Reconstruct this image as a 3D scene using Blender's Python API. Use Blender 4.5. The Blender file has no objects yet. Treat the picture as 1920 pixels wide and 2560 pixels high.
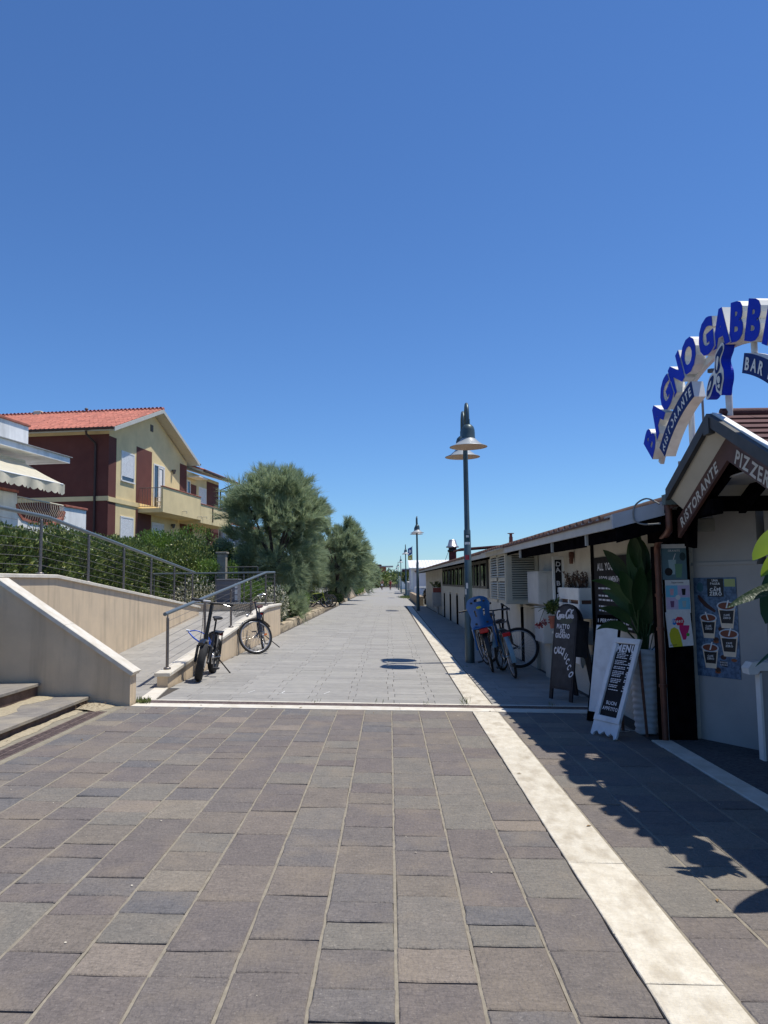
import bpy, math, random
import numpy as np
from mathutils import Vector, Matrix
random.seed(7); np.random.seed(7)
sc = bpy.context.scene
COL = sc.collection
R = math.radians
# ------------------------------------------------------------------ camera
YAW, PITCH, ROLL = -0.0060855, 0.0898084, -0.013
cd = bpy.data.cameras.new('camera'); cam = bpy.data.objects.new('camera', cd); COL.objects.link(cam); sc.camera = cam
cd.sensor_fit = 'VERTICAL'; cd.sensor_height = 36.0; cd.sensor_width = 27.0
cd.lens = 1923.0 / 2560.0 * 36.0; cd.clip_start = 0.05; cd.clip_end = 6000
fw = Vector((math.sin(YAW)*math.cos(PITCH), math.cos(YAW)*math.cos(PITCH), math.sin(PITCH)))
r0 = fw.cross(Vector((0, 0, 1))).normalized(); u0 = r0.cross(fw)
rr = r0*math.cos(ROLL)+u0*math.sin(ROLL); uu = -r0*math.sin(ROLL)+u0*math.cos(ROLL)
M = Matrix.Identity(4)
for i in range(3):
    M[i][0] = rr[i]; M[i][1] = uu[i]; M[i][2] = -fw[i]
M[2][3] = 1.45
cam.matrix_world = M
# ------------------------------------------------------------------ light
SUN = Vector((0.339, 0.09, 1.0)).normalized()
elev = math.asin(SUN.z)
w = bpy.data.worlds.new('World'); sc.world = w; w.use_nodes = True
nt = w.node_tree; nt.nodes.clear()
sky = nt.nodes.new('ShaderNodeTexSky'); sky.sky_type = 'NISHITA'; sky.sun_disc = False
sky.sun_elevation = elev; sky.sun_rotation = math.atan2(SUN.x, SUN.y)
sky.air_density = 1.0; sky.dust_density = 0.0; sky.ozone_density = 3.5; sky.altitude = 0
bg = nt.nodes.new('ShaderNodeBackground'); bg.inputs[1].default_value = 0.0845
wo = nt.nodes.new('ShaderNodeOutputWorld')
mulc = nt.nodes.new('ShaderNodeMix'); mulc.data_type = 'RGBA'; mulc.blend_type = 'MULTIPLY'; mulc.inputs[0].default_value = 1.0; mulc.inputs[7].default_value = (.77, 1.12, 1.56, 1)
nt.links.new(sky.outputs[0], mulc.inputs[6]); nt.links.new(mulc.outputs[2], bg.inputs[0]); nt.links.new(bg.outputs[0], wo.inputs[0])
sd = bpy.data.lights.new('sun', 'SUN'); sd.energy = 4.9; sd.angle = R(0.53); sd.color = (1.0, 0.95, 0.86)
so = bpy.data.objects.new('sun', sd); COL.objects.link(so); so.location = (0, 0, 50)
so.rotation_euler = SUN.to_track_quat('Z', 'Y').to_euler()
sc.view_settings.view_transform = 'Standard'; sc.view_settings.look = 'None'
sc.view_settings.exposure = 0.0; sc.view_settings.gamma = 1.0
try: sc.view_settings.use_curve_mapping = False
except Exception: pass
# ------------------------------------------------------------------ helpers
def gz(x): return -0.027*x
def lin(c): return tuple((v/12.92 if v <= .04045 else ((v+.055)/1.055)**2.4) for v in c)
def hexc(r, g, b): return lin((r/255., g/255., b/255.))
MATS = {}
def mat(name, col, rough=.7, var=.15, scale=6., bump=0., bscale=None, metal=0., col2=None, obrand=0., island=0., palette=None, fleck=0., isl2=None, streak=0., trans=0., spec=.5, emit=None, stretch=None, alpha=1., dirt=None, dirt2=None, coat=0., hue=0.):
    if name in MATS: return MATS[name]
    m = bpy.data.materials.new(name); m.use_nodes = True; t = m.node_tree; t.nodes.clear()
    N = t.nodes.new; L = t.links.new
    out = N('ShaderNodeOutputMaterial'); p = N('ShaderNodeBsdfPrincipled')
    p.inputs['Roughness'].default_value = rough; p.inputs['Metallic'].default_value = metal
    p.inputs['Specular IOR Level'].default_value = spec
    if coat: p.inputs['Coat Weight'].default_value = coat; p.inputs['Coat Roughness'].default_value = .1
    geo = N('ShaderNodeNewGeometry')
    mp = N('ShaderNodeMapping'); L(geo.outputs['Position'], mp.inputs[0])
    if stretch: mp.inputs['Scale'].default_value = stretch
    nz = N('ShaderNodeTexNoise'); nz.inputs['Scale'].default_value = scale; nz.inputs['Detail'].default_value = 6; nz.inputs['Roughness'].default_value = .6
    L(mp.outputs[0], nz.inputs[0])
    c2 = col2 or tuple(max(0, c*(1-2*var)) for c in col)
    c1 = col if col2 else tuple(min(1, c*(1+2*var)) for c in col)
    mr = N('ShaderNodeMapRange'); mr.inputs[1].default_value = .3; mr.inputs[2].default_value = .7; L(nz.outputs[0], mr.inputs[0])
    mx = N('ShaderNodeMix'); mx.data_type = 'RGBA'; mx.inputs[6].default_value = (*c2, 1); mx.inputs[7].default_value = (*c1, 1)
    L(mr.outputs[0], mx.inputs[0]); cur = mx.outputs[2]
    def scaleval(src, amt):
        nonlocal cur
        a = N('ShaderNodeMapRange'); a.inputs[3].default_value = 1-amt; a.inputs[4].default_value = 1+amt; L(src, a.inputs[0])
        hs = N('ShaderNodeHueSaturation'); L(a.outputs[0], hs.inputs['Value']); L(cur, hs.inputs['Color'])
        if hue:
            b = N('ShaderNodeMapRange'); b.inputs[3].default_value = .5-hue; b.inputs[4].default_value = .5+hue
            ml = N('ShaderNodeMath'); ml.operation = 'MULTIPLY'; ml.inputs[1].default_value = 7.13; L(src, ml.inputs[0])
            fr = N('ShaderNodeMath'); fr.operation = 'FRACT'; L(ml.outputs[0], fr.inputs[0]); L(fr.outputs[0], b.inputs[0]); L(b.outputs[0], hs.inputs['Hue'])
        cur = hs.outputs[0]
    if palette:
        # every stone its own tint: the tile's random number picks a colour, the noise only modulates it
        pr = N('ShaderNodeValToRGB'); pr.color_ramp.interpolation = 'CONSTANT'; els = pr.color_ramp.elements
        while len(els) > 1: els.remove(els[-1])
        for k_, (pos, c_) in enumerate(palette[1]):
            e_ = els[0] if k_ == 0 else els.new(pos); e_.position = pos; e_.color = (*c_, 1)
        if palette[0] == 'obj': oi_ = N('ShaderNodeObjectInfo'); L(oi_.outputs['Random'], pr.inputs[0])
        else: L(geo.outputs['Random Per Island'], pr.inputs[0])
        pm_ = N('ShaderNodeMix'); pm_.data_type = 'RGBA'; pm_.inputs[0].default_value = .62; L(cur, pm_.inputs[6]); L(pr.outputs[0], pm_.inputs[7]); cur = pm_.outputs[2]
    if fleck:
        fn_ = N('ShaderNodeTexNoise'); fn_.inputs['Scale'].default_value = 85; fn_.inputs['Detail'].default_value = 3; fn_.inputs['Roughness'].default_value = .8; L(geo.outputs['Position'], fn_.inputs[0])
        fr_ = N('ShaderNodeMapRange'); fr_.inputs[1].default_value = .60; fr_.inputs[2].default_value = .72; fr_.inputs[4].default_value = fleck; L(fn_.outputs[0], fr_.inputs[0])
        fx_ = N('ShaderNodeMix'); fx_.data_type = 'RGBA'; L(fr_.outputs[0], fx_.inputs[0]); L(cur, fx_.inputs[6]); fx_.inputs[7].default_value = (.40, .36, .31, 1); cur = fx_.outputs[2]
    if isl2:
        im_ = N('ShaderNodeMapRange'); im_.inputs[1].default_value = isl2[1]-.04; im_.inputs[2].default_value = isl2[1]+.04; L(geo.outputs['Random Per Island'], im_.inputs[0])
        ix = N('ShaderNodeMix'); ix.data_type = 'RGBA'; L(im_.outputs[0], ix.inputs[0]); L(cur, ix.inputs[6]); ix.inputs[7].default_value = (*isl2[0], 1); cur = ix.outputs[2]
    if streak:
        sn = N('ShaderNodeTexNoise'); sn.inputs['Scale'].default_value = 46; sn.inputs['Detail'].default_value = 8; sn.inputs['Roughness'].default_value = .75; sn.inputs['Distortion'].default_value = 1.2
        sm = N('ShaderNodeMapping'); sm.inputs['Scale'].default_value = (.55, 1.5, 1); sm.inputs['Rotation'].default_value = (0, 0, .5); L(geo.outputs['Position'], sm.inputs[0]); L(sm.outputs[0], sn.inputs[0])
        sr = N('ShaderNodeMapRange'); sr.inputs[1].default_value = .32; sr.inputs[2].default_value = .68; sr.inputs[3].default_value = 1-streak; sr.inputs[4].default_value = 1+streak; L(sn.outputs[0], sr.inputs[0])
        sh_ = N('ShaderNodeHueSaturation'); L(sr.outputs[0], sh_.inputs['Value']); L(cur, sh_.inputs['Color']); cur = sh_.outputs[0]
    if obrand:
        oi = N('ShaderNodeObjectInfo'); scaleval(oi.outputs['Random'], obrand)
    if island: scaleval(geo.outputs['Random Per Island'], island)
    for dirt in [d_ for d_ in (dirt, dirt2) if d_]:
        # weathering: (colour, amount, scale) irregular stains
        dn = N('ShaderNodeTexNoise'); dn.inputs['Scale'].default_value = dirt[2]; dn.inputs['Detail'].default_value = 8
        dm = N('ShaderNodeMapping'); L(geo.outputs['Position'], dm.inputs[0])
        if len(dirt) > 3: dm.inputs['Scale'].default_value = dirt[3]
        L(dm.outputs[0], dn.inputs[0])
        dr = N('ShaderNodeMapRange'); dr.inputs[1].default_value = .5; dr.inputs[2].default_value = .75; dr.inputs[4].default_value = dirt[1]; L(dn.outputs[0], dr.inputs[0])
        dx = N('ShaderNodeMix'); dx.data_type = 'RGBA'; L(dr.outputs[0], dx.inputs[0]); L(cur, dx.inputs[6]); dx.inputs[7].default_value = (*dirt[0], 1); cur = dx.outputs[2]
    L(cur, p.inputs['Base Color'])
    if bump:
        bn = N('ShaderNodeTexNoise'); bn.inputs['Scale'].default_value = bscale or scale*6; bn.inputs['Detail'].default_value = 5; L(mp.outputs[0], bn.inputs[0])
        bb = N('ShaderNodeBump'); bb.inputs['Strength'].default_value = bump; bb.inputs['Distance'].default_value = .01; L(bn.outputs[0], bb.inputs['Height']); L(bb.outputs[0], p.inputs['Normal'])
    if emit: p.inputs['Emission Color'].default_value = (*emit, 1); p.inputs['Emission Strength'].default_value = 1
    sh = p.outputs[0]
    if trans:
        tr = N('ShaderNodeBsdfTranslucent'); L(cur, tr.inputs[0]); ms = N('ShaderNodeMixShader'); ms.inputs[0].default_value = trans
        L(sh, ms.inputs[1]); L(tr.outputs[0], ms.inputs[2]); sh = ms.outputs[0]
    if alpha < 1: p.inputs['Alpha'].default_value = alpha
    L(sh, out.inputs[0]); MATS[name] = m
    return m

class MB:
    def __init__(s): s.v = []; s.f = []; s.smooth = []
    def add(s, vs, fs, sm=False):
        o = len(s.v); s.v += [tuple(v) for v in vs]; s.f += [tuple(i+o for i in f) for f in fs]; s.smooth += [sm]*len(fs); return s
    def box(s, x0, x1, y0, y1, z0, z1, bev=0.):
        if bev:
            b = min(bev, .49*(x1-x0), .49*(y1-y0), .49*(z1-z0))
            lv = [(z0, b), (z0+b, 0), (z1-b, 0), (z1, b)]; vs = []
            for z, i in lv:
                vs += [(x0+i, y0+i, z), (x1-i, y0+i, z), (x1-i, y1-i, z), (x0+i, y1-i, z)]
            # straight bevel of the top and bottom rims
            fs = [(3, 2, 1, 0), (12, 13, 14, 15)]
            for k in range(3):
                for j in range(4): a = k*4+j; c = k*4+(j+1) % 4; fs.append((a, c, c+4, a+4))
            return s.add(vs, fs)
        vs = [(x0,y0,z0),(x1,y0,z0),(x1,y1,z0),(x0,y1,z0),(x0,y0,z1),(x1,y0,z1),(x1,y1,z1),(x0,y1,z1)]
        return s.add(vs, [(3,2,1,0),(4,5,6,7),(0,1,5,4),(1,2,6,5),(2,3,7,6),(3,0,4,7)])
    def hexa(s, vs): return s.add(vs, [(3,2,1,0),(4,5,6,7),(0,1,5,4),(1,2,6,5),(2,3,7,6),(3,0,4,7)])
    def obox(s, c, dx, dy, dz):
        c = Vector(c); dx, dy, dz = Vector(dx), Vector(dy), Vector(dz)
        return s.hexa([c-dx-dy-dz, c+dx-dy-dz, c+dx+dy-dz, c-dx+dy-dz, c-dx-dy+dz, c+dx-dy+dz, c+dx+dy+dz, c-dx+dy+dz])
    def tube(s, pts, rad, seg=8, cap=True, flat=1.0):
        pts = [Vector(p) for p in pts]; n = len(pts)
        if not hasattr(rad, '__len__'): rad = [rad]*n
        t0 = (pts[1]-pts[0]).normalized(); a = Vector((0, 0, 1)) if abs(t0.z) < .9 else Vector((1, 0, 0)); u = t0.cross(a).normalized()
        vs = []
        for i, p in enumerate(pts):
            t = (pts[min(i+1, n-1)]-pts[max(i-1, 0)])
            if t.length < 1e-9: t = t0
            t.normalize(); u = (u-t*u.dot(t)).normalized(); v = t.cross(u)
            for k in range(seg):
                an = 2*math.pi*k/seg; vs.append(p+u*math.cos(an)*rad[i]+v*math.sin(an)*rad[i]*flat)
        fs = [(i*seg+k, i*seg+(k+1) % seg, (i+1)*seg+(k+1) % seg, (i+1)*seg+k) for i in range(n-1) for k in range(seg)]
        s.add(vs, fs, True)
        if cap:
            s.add(vs[:seg], [tuple(range(seg))[::-1]]); s.add(vs[-seg:], [tuple(range(seg))])
        return s
    def ring(s, c, ax, r, tr, seg=32, ts=8, a0=0, a1=2*math.pi, flat=1.0):
        c = Vector(c); ax = Vector(ax).normalized(); a = Vector((0, 0, 1)) if abs(ax.z) < .9 else Vector((1, 0, 0)); u = ax.cross(a).normalized(); v = ax.cross(u)
        full = abs(a1-a0-2*math.pi) < 1e-6; n = seg if full else seg+1; vs = []
        for i in range(n):
            an = a0+(a1-a0)*i/seg; d = u*math.cos(an)+v*math.sin(an)
            for k in range(ts):
                b = 2*math.pi*k/ts; vs.append(c+d*(r+tr*math.cos(b))+ax*tr*flat*math.sin(b))
        fs = []
        for i in range(seg):
            j = (i+1) % n
            for k in range(ts): fs.append((i*ts+k, j*ts+k, j*ts+(k+1) % ts, i*ts+(k+1) % ts))
        return s.add(vs, fs, True)
    def lathe(s, prof, c=(0, 0, 0), seg=24, ax=None, sm=True):
        c = Vector(c)
        if ax is None: u, v, w_ = Vector((1, 0, 0)), Vector((0, 1, 0)), Vector((0, 0, 1))
        else:
            w_ = Vector(ax).normalized(); a = Vector((0, 0, 1)) if abs(w_.z) < .9 else Vector((1, 0, 0)); u = w_.cross(a).normalized(); v = w_.cross(u)
        vs = []
        for r_, z in prof:
            for k in range(seg): an = 2*math.pi*k/seg; vs.append(c+u*r_*math.cos(an)+v*r_*math.sin(an)+w_*z)
        fs = [(i*seg+k, i*seg+(k+1) % seg, (i+1)*seg+(k+1) % seg, (i+1)*seg+k) for i in range(len(prof)-1) for k in range(seg)]
        s.add(vs, fs, sm)
        if prof[0][0] > 1e-4: s.add(vs[:seg], [tuple(range(seg))[::-1]])
        if prof[-1][0] > 1e-4: s.add(vs[-seg:], [tuple(range(seg))])
        return s
    def prism(s, poly, o, ux, uy, un, depth):
        """poly in (a,b), extruded by depth along un from origin plane"""
        o, ux, uy, un = Vector(o), Vector(ux), Vector(uy), Vector(un); n = len(poly)
        A = [o+ux*a+uy*b for a, b in poly]; B = [p+un*depth for p in A]
        return s.add(A+B, [tuple(range(n))[::-1], tuple(range(n, 2*n))]+[(i, (i+1) % n, (i+1) % n+n, i+n) for i in range(n)])
    def quad(s, a, b, c, d): return s.add([a, b, c, d], [(0, 1, 2, 3)])
    def shear(s):
        s.v = [(x, y, z+gz(x)) for x, y, z in s.v]; return s
    def xf(s, m): s.v = [tuple(m @ Vector(v)) for v in s.v]; return s
    def mesh(s, name, m):
        me = bpy.data.meshes.new(name); me.from_pydata(s.v, [], s.f); me.materials.append(m)
        me.polygons.foreach_set('use_smooth', s.smooth); me.update(); return me
    def build(s, name, m, parent=None, kind=None, label=None, fixn=True):
        me = s.mesh(name, m); o = bpy.data.objects.new(name, me); COL.objects.link(o)
        if parent is not None: o.parent = parent
        if kind: o['kind'] = kind
        if label: o['label'] = label
        return o
def tag(o, label=None, cat=None, group=None, kind=None):
    if label: o['label'] = label
    if cat: o['category'] = cat
    if group: o['group'] = group
    if kind: o['kind'] = kind
    return o
def empty(name, loc=(0, 0, 0), rz=0., label=None, cat=None, group=None, kind=None, mat4=None):
    o = bpy.data.objects.new(name, None); COL.objects.link(o); o.empty_display_size = .2
    if mat4 is not None: o.matrix_world = mat4
    else: o.location = loc; o.rotation_euler = (0, 0, rz)
    return tag(o, label, cat, group, kind)
KIDS = {}
def copy_tree(o, parent=None):
    c = o.copy(); COL.objects.link(c); c.parent = parent
    for ch in [x for x in list(COL.objects) if x.parent is o]: copy_tree(ch, c)
    return c
def npmesh(name, V, F, m, parent=None, kind=None):
    """V (n,3) array, F (k,q) array of same-size faces"""
    me = bpy.data.meshes.new(name); V = np.asarray(V, dtype=np.float32); F = np.asarray(F, dtype=np.int32); q = F.shape[1]
    me.vertices.add(len(V)); me.vertices.foreach_set('co', V.ravel())
    me.loops.add(F.size); me.loops.foreach_set('vertex_index', F.ravel())
    me.polygons.add(len(F)); me.polygons.foreach_set('loop_start', np.arange(0, F.size, q, dtype=np.int32))
    try: me.polygons.foreach_set('loop_total', np.full(len(F), q, dtype=np.int32))
    except Exception: pass
    me.materials.append(m); me.update(calc_edges=True)
    o = bpy.data.objects.new(name, me); COL.objects.link(o)
    if parent is not None: o.parent = parent
    if kind: o['kind'] = kind
    return o
# ---- lettering: outlines of the built-in font turned to mesh, glyph by glyph
GL = {}
def glyph(ch, bold=.0, ext=0.):
    k = (ch, bold, ext)
    if k in GL: return GL[k]
    cu = bpy.data.curves.new('g', 'FONT'); cu.body = ch; cu.size = 1.0; cu.offset = bold; cu.extrude = ext; cu.resolution_u = 3
    ob = bpy.data.objects.new('g', cu); COL.objects.link(ob)
    dg = bpy.context.evaluated_depsgraph_get(); dg.update()
    me = bpy.data.meshes.new_from_object(ob.evaluated_get(dg))
    vs = [tuple(v.co) for v in me.vertices]; fs = [tuple(p.vertices) for p in me.polygons]
    bpy.data.objects.remove(ob); bpy.data.meshes.remove(me); bpy.data.curves.remove(cu)
    if vs:
        x0 = min(v[0] for v in vs); x1 = max(v[0] for v in vs); vs = [(v[0]-x0, v[1], v[2]) for v in vs]; wd = x1-x0
    else: wd = .28
    GL[k] = (vs, fs, wd); return GL[k]
def text(mb, s_, o, ux, uy, h, bold=.02, jit=0., center=False, sx=1., gap=.1, slant=0., arc=0.):
    """write s_ on the plane (ux,uy) from point o, cap height h"""
    o, ux, uy = Vector(o), Vector(ux).normalized(), Vector(uy).normalized(); k = h/.70
    tot = sum((glyph(c, bold)[2]*sx+gap)*k for c in s_)-gap*k
    x = -tot/2 if center else 0.
    for c in s_:
        vs, fs, wd = glyph(c, bold); a = random.uniform(-jit, jit); ca, sa = math.cos(a), math.sin(a); dy = random.uniform(-jit, jit)*h*.4
        if arc: dy += -arc*((x/(tot or 1))**2)*tot
        P = []
        for vx, vy, vz in vs:
            px = vx*sx+slant*vy; qx, qy = px*ca-vy*sa, px*sa+vy*ca; P.append(o+ux*(x+qx*k)+uy*(qy*k+dy))
        if fs: mb.add(P, fs)
        x += (wd*sx+gap)*k
    return tot
def smoothpoly(pts, n=6, closed=True):
    """Catmull-Rom through 2-D points"""
    N_ = len(pts); out = []
    rng = range(N_) if closed else range(N_-1)
    for i in rng:
        g = lambda j: pts[j % N_] if closed else pts[max(0, min(N_-1, j))]
        p0, p1, p2, p3 = g(i-1), g(i), g(i+1), g(i+2)
        for k in range(n):
            t = k/n; out.append(tuple(.5*((2*p1[c])+(-p0[c]+p2[c])*t+(2*p0[c]-5*p1[c]+4*p2[c]-p3[c])*t*t+(-p0[c]+3*p1[c]-3*p2[c]+p3[c])*t**3) for c in range(len(pts[0]))))
    if not closed: out.append(pts[-1])
    return out
# ------------------------------------------------------------------ materials
PAL = [(0, (.176, .150, .136)), (.28, (.158, .137, .127)), (.46, (.190, .160, .130)), (.60, (.140, .128, .124)), (.70, (.112, .114, .120)), (.76, (.178, .164, .138)), (.90, (.158, .146, .124)), (.955, (.225, .190, .148))]
m_slate = mat('slate_paving', (.190, .160, .133), .78, scale=7, col2=(.105, .091, .083), palette=('obj', PAL), fleck=.5, obrand=.12, streak=.34, bump=1.0, bscale=55, hue=.008, stretch=(1.2, .8, 1), dirt=((.26, .21, .15), .45, 3.1))
m_slate2 = mat('slate_paving_far', (.190, .160, .133), .78, scale=7, col2=(.105, .091, .083), palette=('isl', PAL), fleck=.5, island=.12, streak=.34, bump=1.0, bscale=55, hue=.008, stretch=(1.2, .8, 1), dirt=((.26, .21, .15), .45, 3.1))
m_grey = mat('grey_paver', (.325, .31, .28), .8, scale=9, col2=(.26, .25, .232), obrand=.1, bump=.25, bscale=120, dirt=((.36, .35, .30), .35, 1.1))
m_grey2 = mat('grey_paver_far', (.325, .31, .28), .8, scale=9, col2=(.26, .25, .232), island=.1, bump=.25, bscale=120, dirt=((.36, .35, .30), .35, 1.1))
m_mortar = mat('pale_mortar', (.265, .232, .175), .9, var=.1, scale=20, bump=.4)
m_gap = mat('joint_shadow_bed', (.07, .06, .05), .95, var=.2, scale=30, bump=.4)  # dark colour stands for shadow down in the narrow cross joints
m_trav = mat('travertine', (.70, .65, .54), .6, scale=11, col2=(.55, .49, .38), bump=.5, bscale=60, obrand=.05, streak=.12, stretch=(1.3, .8, 1), dirt=((.30, .24, .16), .62, 7.5, (1.2, .6, 1)))
m_travw = mat('travertine_coping', (.74, .70, .61), .6, scale=9, col2=(.60, .54, .43), bump=.25, bscale=40, obrand=.05, dirt=((.40, .35, .25), .4, 4.))
m_stucco = mat('beige_stucco', (.72, .57, .385), .9, scale=3, col2=(.61, .49, .34), bump=.35, bscale=160, dirt=((.42, .33, .22), .45, 1.3, (1, 1, .45)), dirt2=((.36, .29, .20), .55, 3.2, (2.4, 2.4, .22)))
m_cast = mat('cast_iron', (.21, .155, .135), .6, var=.25, scale=30, metal=.4, bump=.2)
m_step = mat('step_slate', (.27, .245, .21), .75, scale=6, col2=(.17, .155, .145), bump=.5, bscale=60, obrand=.1, dirt=((.42, .36, .25), .6, 2.))
m_riser = mat('step_riser', (.13, .085, .07), .8, var=.2, scale=8, bump=.4)
m_sand = mat('dry_sand', (.44, .38, .26), .95, scale=25, col2=(.30, .25, .17), bump=.8, bscale=60)
m_steel = mat('brushed_steel', (.20, .18, .165), .42, var=.1, scale=30, metal=.6)
m_rail = mat('painted_handrail', (.15, .18, .195), .45, var=.06, scale=12, metal=.35)
m_soil = mat('dry_soil', (.17, .13, .085), .95, scale=5, col2=(.10, .08, .05), bump=.6)
m_land = mat('far_ground', (.20, .19, .15), .95, var=.15, scale=.4)
# ------------------------------------------------------------------ ground
g = MB(); nx, ny = 2, 2
g.add([(-900, -60, -.06+900*.0), (900, -60, -.30), (900, 2600, -.30), (-900, 2600, -.06)], [(0, 1, 2, 3)])
g = MB()
# one sheet to the horizon; it follows the cross fall of the street near by and levels out far off
xs = [-1500, -60, -12, 0, 12, 60, 1500]; ys = [-80, -10, 60, 200, 2500]
vv = [(x, y, max(-.5, min(.30, gz(x)))-.05) for y in ys for x in xs]
g.add(vv, [(j*7+i, j*7+i+1, (j+1)*7+i+1, (j+1)*7+i) for j in range(4) for i in range(6)])
g.build('ground', m_land, kind='structure')
PX0, PX1 = -3.08, 2.43
bed = MB().box(-3.4, 3.9, -3, 8.84, -.06, -.016).shear(); plaza = bed.build('plaza', m_gap, kind='structure')
mo = MB(); x = -3.0
strips = []
for i in range(-10, 3): strips.append((i*.30+.006, (i+1)*.30+.006-.0))
strips = [(i*.302, (i+1)*.302) for i in range(-10, 3)]
strips = [(a+.004, b+.004) for a, b in strips]
right = [(1.205+i*.306, 1.205+(i+1)*.306) for i in range(4)]
allst = strips+right
for a, b in allst: mo.box(a-.006, a+.008, -2.9, 8.84, -.03, -.0035)
mo.shear().build('joint_mortar', m_mortar, plaza, kind='stuff')
def tilemb(mb, x0, x1, y0, y1, top=0., wob=.0042, depth=.014, bev=.004):
    j = lambda s=wob: random.uniform(-s, s)
    n = 3; rim = []
    tl = [j(.0016) for _ in range(4)]
    def zc(u, v): return top+(tl[0]*(1-u)*(1-v)+tl[1]*u*(1-v)+tl[2]*u*v+tl[3]*(1-u)*v)
    P = []
    for k in range(n): P.append((k/n, 0))
    for k in range(n): P.append((1, k/n))
    for k in range(n): P.append((1-k/n, 1))
    for k in range(n): P.append((0, 1-k/n))
    outer = []
    for u, v in P:
        X = x0+(x1-x0)*u+j(); Y = y0+(y1-y0)*v+j(); outer.append((X, Y, u, v))
    cx, cy = (x0+x1)/2, (y0+y1)/2; vs = []
    for X, Y, u, v in outer: vs.append((X, Y, -depth))
    for X, Y, u, v in outer: vs.append((X, Y, zc(u, v)-bev))
    for X, Y, u, v in outer:
        dx, dy = cx-X, cy-Y; b = bev*1.3
        vs.append((X+max(-b, min(b, dx)), Y+max(-b, min(b, dy)), zc(u, v)))
    K = len(P); fs = []
    for l in range(2):
        for k in range(K): fs.append((l*K+k, l*K+(k+1) % K, (l+1)*K+(k+1) % K, (l+1)*K+k))
    fs.append(tuple(range(2*K, 3*K)))
    mb.add(vs, fs)
tiles = []
for (a, b) in allst:
    y = 1.4-random.uniform(0, .3); last = 0
    while y < 8.84:
        L = random.choice([.20, .26, .32, .38, .44, .5])*random.uniform(.92, 1.08)
        y1 = min(y+L, 8.838)
        if 8.838-y1 < .12: y1 = 8.838
        tiles.append((a+.0065, b-.0055, y+.0035, y1-.004)); y = y1
        if y1 >= 8.838: break
def inview(t):
    X, Y = (t[0]+t[1])/2, (t[2]+t[3])/2
    return Y > 2.2 and abs(X) < Y*.52+.25
vis = sorted([t for t in tiles if inview(t)], key=lambda t: -((t[1]-t[0])*(t[3]-t[2]))/((t[2]+t[3])/2)**3)
keep = set(vis[:300]); rest = MB()
for t in tiles:
    if t in keep:
        b_ = MB(); tilemb(b_, *t, top=random.uniform(-.002, .002)); b_.shear().build('paving_stone', m_slate, plaza)
    else: tilemb(rest, *t, top=random.uniform(-.002, .002))
rest.shear().build('paving_stones', m_slate2, plaza, kind='stuff')
# dark floor strip and pale kerb line before the entrance wall
st2 = MB(); 
ent = empty('entrance_strip', kind='structure'); y = 2.0
while y < 7.4:
    y1 = min(7.4, y+random.uniform(.8, 1.3)); b_ = MB(); tilemb(b_, 2.436, 2.625, y+.003, y1-.003, .002, .001); b_.shear().build('slab', m_travw, ent); y = y1
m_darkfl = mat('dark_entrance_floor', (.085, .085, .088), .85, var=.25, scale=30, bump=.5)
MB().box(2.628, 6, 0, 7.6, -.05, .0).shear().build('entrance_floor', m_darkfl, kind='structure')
# long travertine strip
strip = empty('white_stone_strip', kind='structure')
y = .6
for seg in [(.6, 8.84), (9.30, 45.9)]:
    y = seg[0]
    while y < seg[1]-.01:
        y1 = min(seg[1], y+random.uniform(1.1, 1.5))
        if seg[1]-y1 < .3: y1 = seg[1]
        b_ = MB(); f_ = lambda yy: .0034*max(0, yy-9)
        tilemb(b_, .914, 1.200, y+.003, y1-.003, .001, .0018, bev=.003)
        b_.v = [(vx+f_(vy)*.6, vy, vz) for vx, vy, vz in b_.v]
        b_.shear().build('slab', m_trav, strip); y = y1
b_ = MB(); tilemb(b_, 1.02, 2.15, 45.9, 46.3, .001, .001); b_.shear().build('slab', m_trav, strip)
# drain across the street
dr = empty('cross_drain', (0, 0, 0), 0, 'cast iron slotted drain between white kerb slabs across the walkway', 'drain')
x = -2.95
while x < 3.2:
    x1 = x+random.uniform(.9, 1.2)
    if not (x < .9 < x1 or x < 1.21 < x1 or True): pass
    b_ = MB(); tilemb(b_, x+.001, x1-.001, 8.845, 9.075, .003, .001, bev=.002); b_.shear().build('kerb_slab', m_travw, dr)
    b_ = MB(); tilemb(b_, x+.001, x1-.001, 9.285, 9.345, .003, .001, bev=.002); b_.shear().build('kerb_slab', m_travw, dr); x = x1
x = -2.9
while x < 3.1:
    fr = MB().box(x+.002, x+.498, 9.077, 9.092, -.03, .002).box(x+.002, x+.498, 9.268, 9.283, -.03, .002)
    bars = MB(); plate = .87 < x+.25 < 1.3
    sl = -.045; n_ = 20
    for k in range(n_+1):
        bx = x+.002+.496*k/n_; wd = .0075 if not plate else .0108
        bars.add([(bx-wd+sl, 9.092, -.02), (bx+wd+sl, 9.092, -.02), (bx+wd-sl, 9.268, -.02), (bx-wd-sl, 9.268, -.02), (bx-wd+sl, 9.092, .0), (bx+wd+sl, 9.092, .0), (bx+wd-sl, 9.268, .0), (bx-wd-sl, 9.268, .0)], [(4, 5, 6, 7), (0, 1, 5, 4), (1, 2, 6, 5), (2, 3, 7, 6), (3, 0, 4, 7)])
    fr.shear(); f_ = fr.build('grate_frame', m_cast, dr); bars.shear().build('grate_bars', m_cast, f_, kind='stuff'); x += .5
m_pit = mat('drain_pit', (.035, .03, .026), .95, var=.3, scale=20)
MB().box(-2.96, 3.2, 9.07, 9.29, -.05, -.035).shear().build('channel', m_pit, dr)
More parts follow.
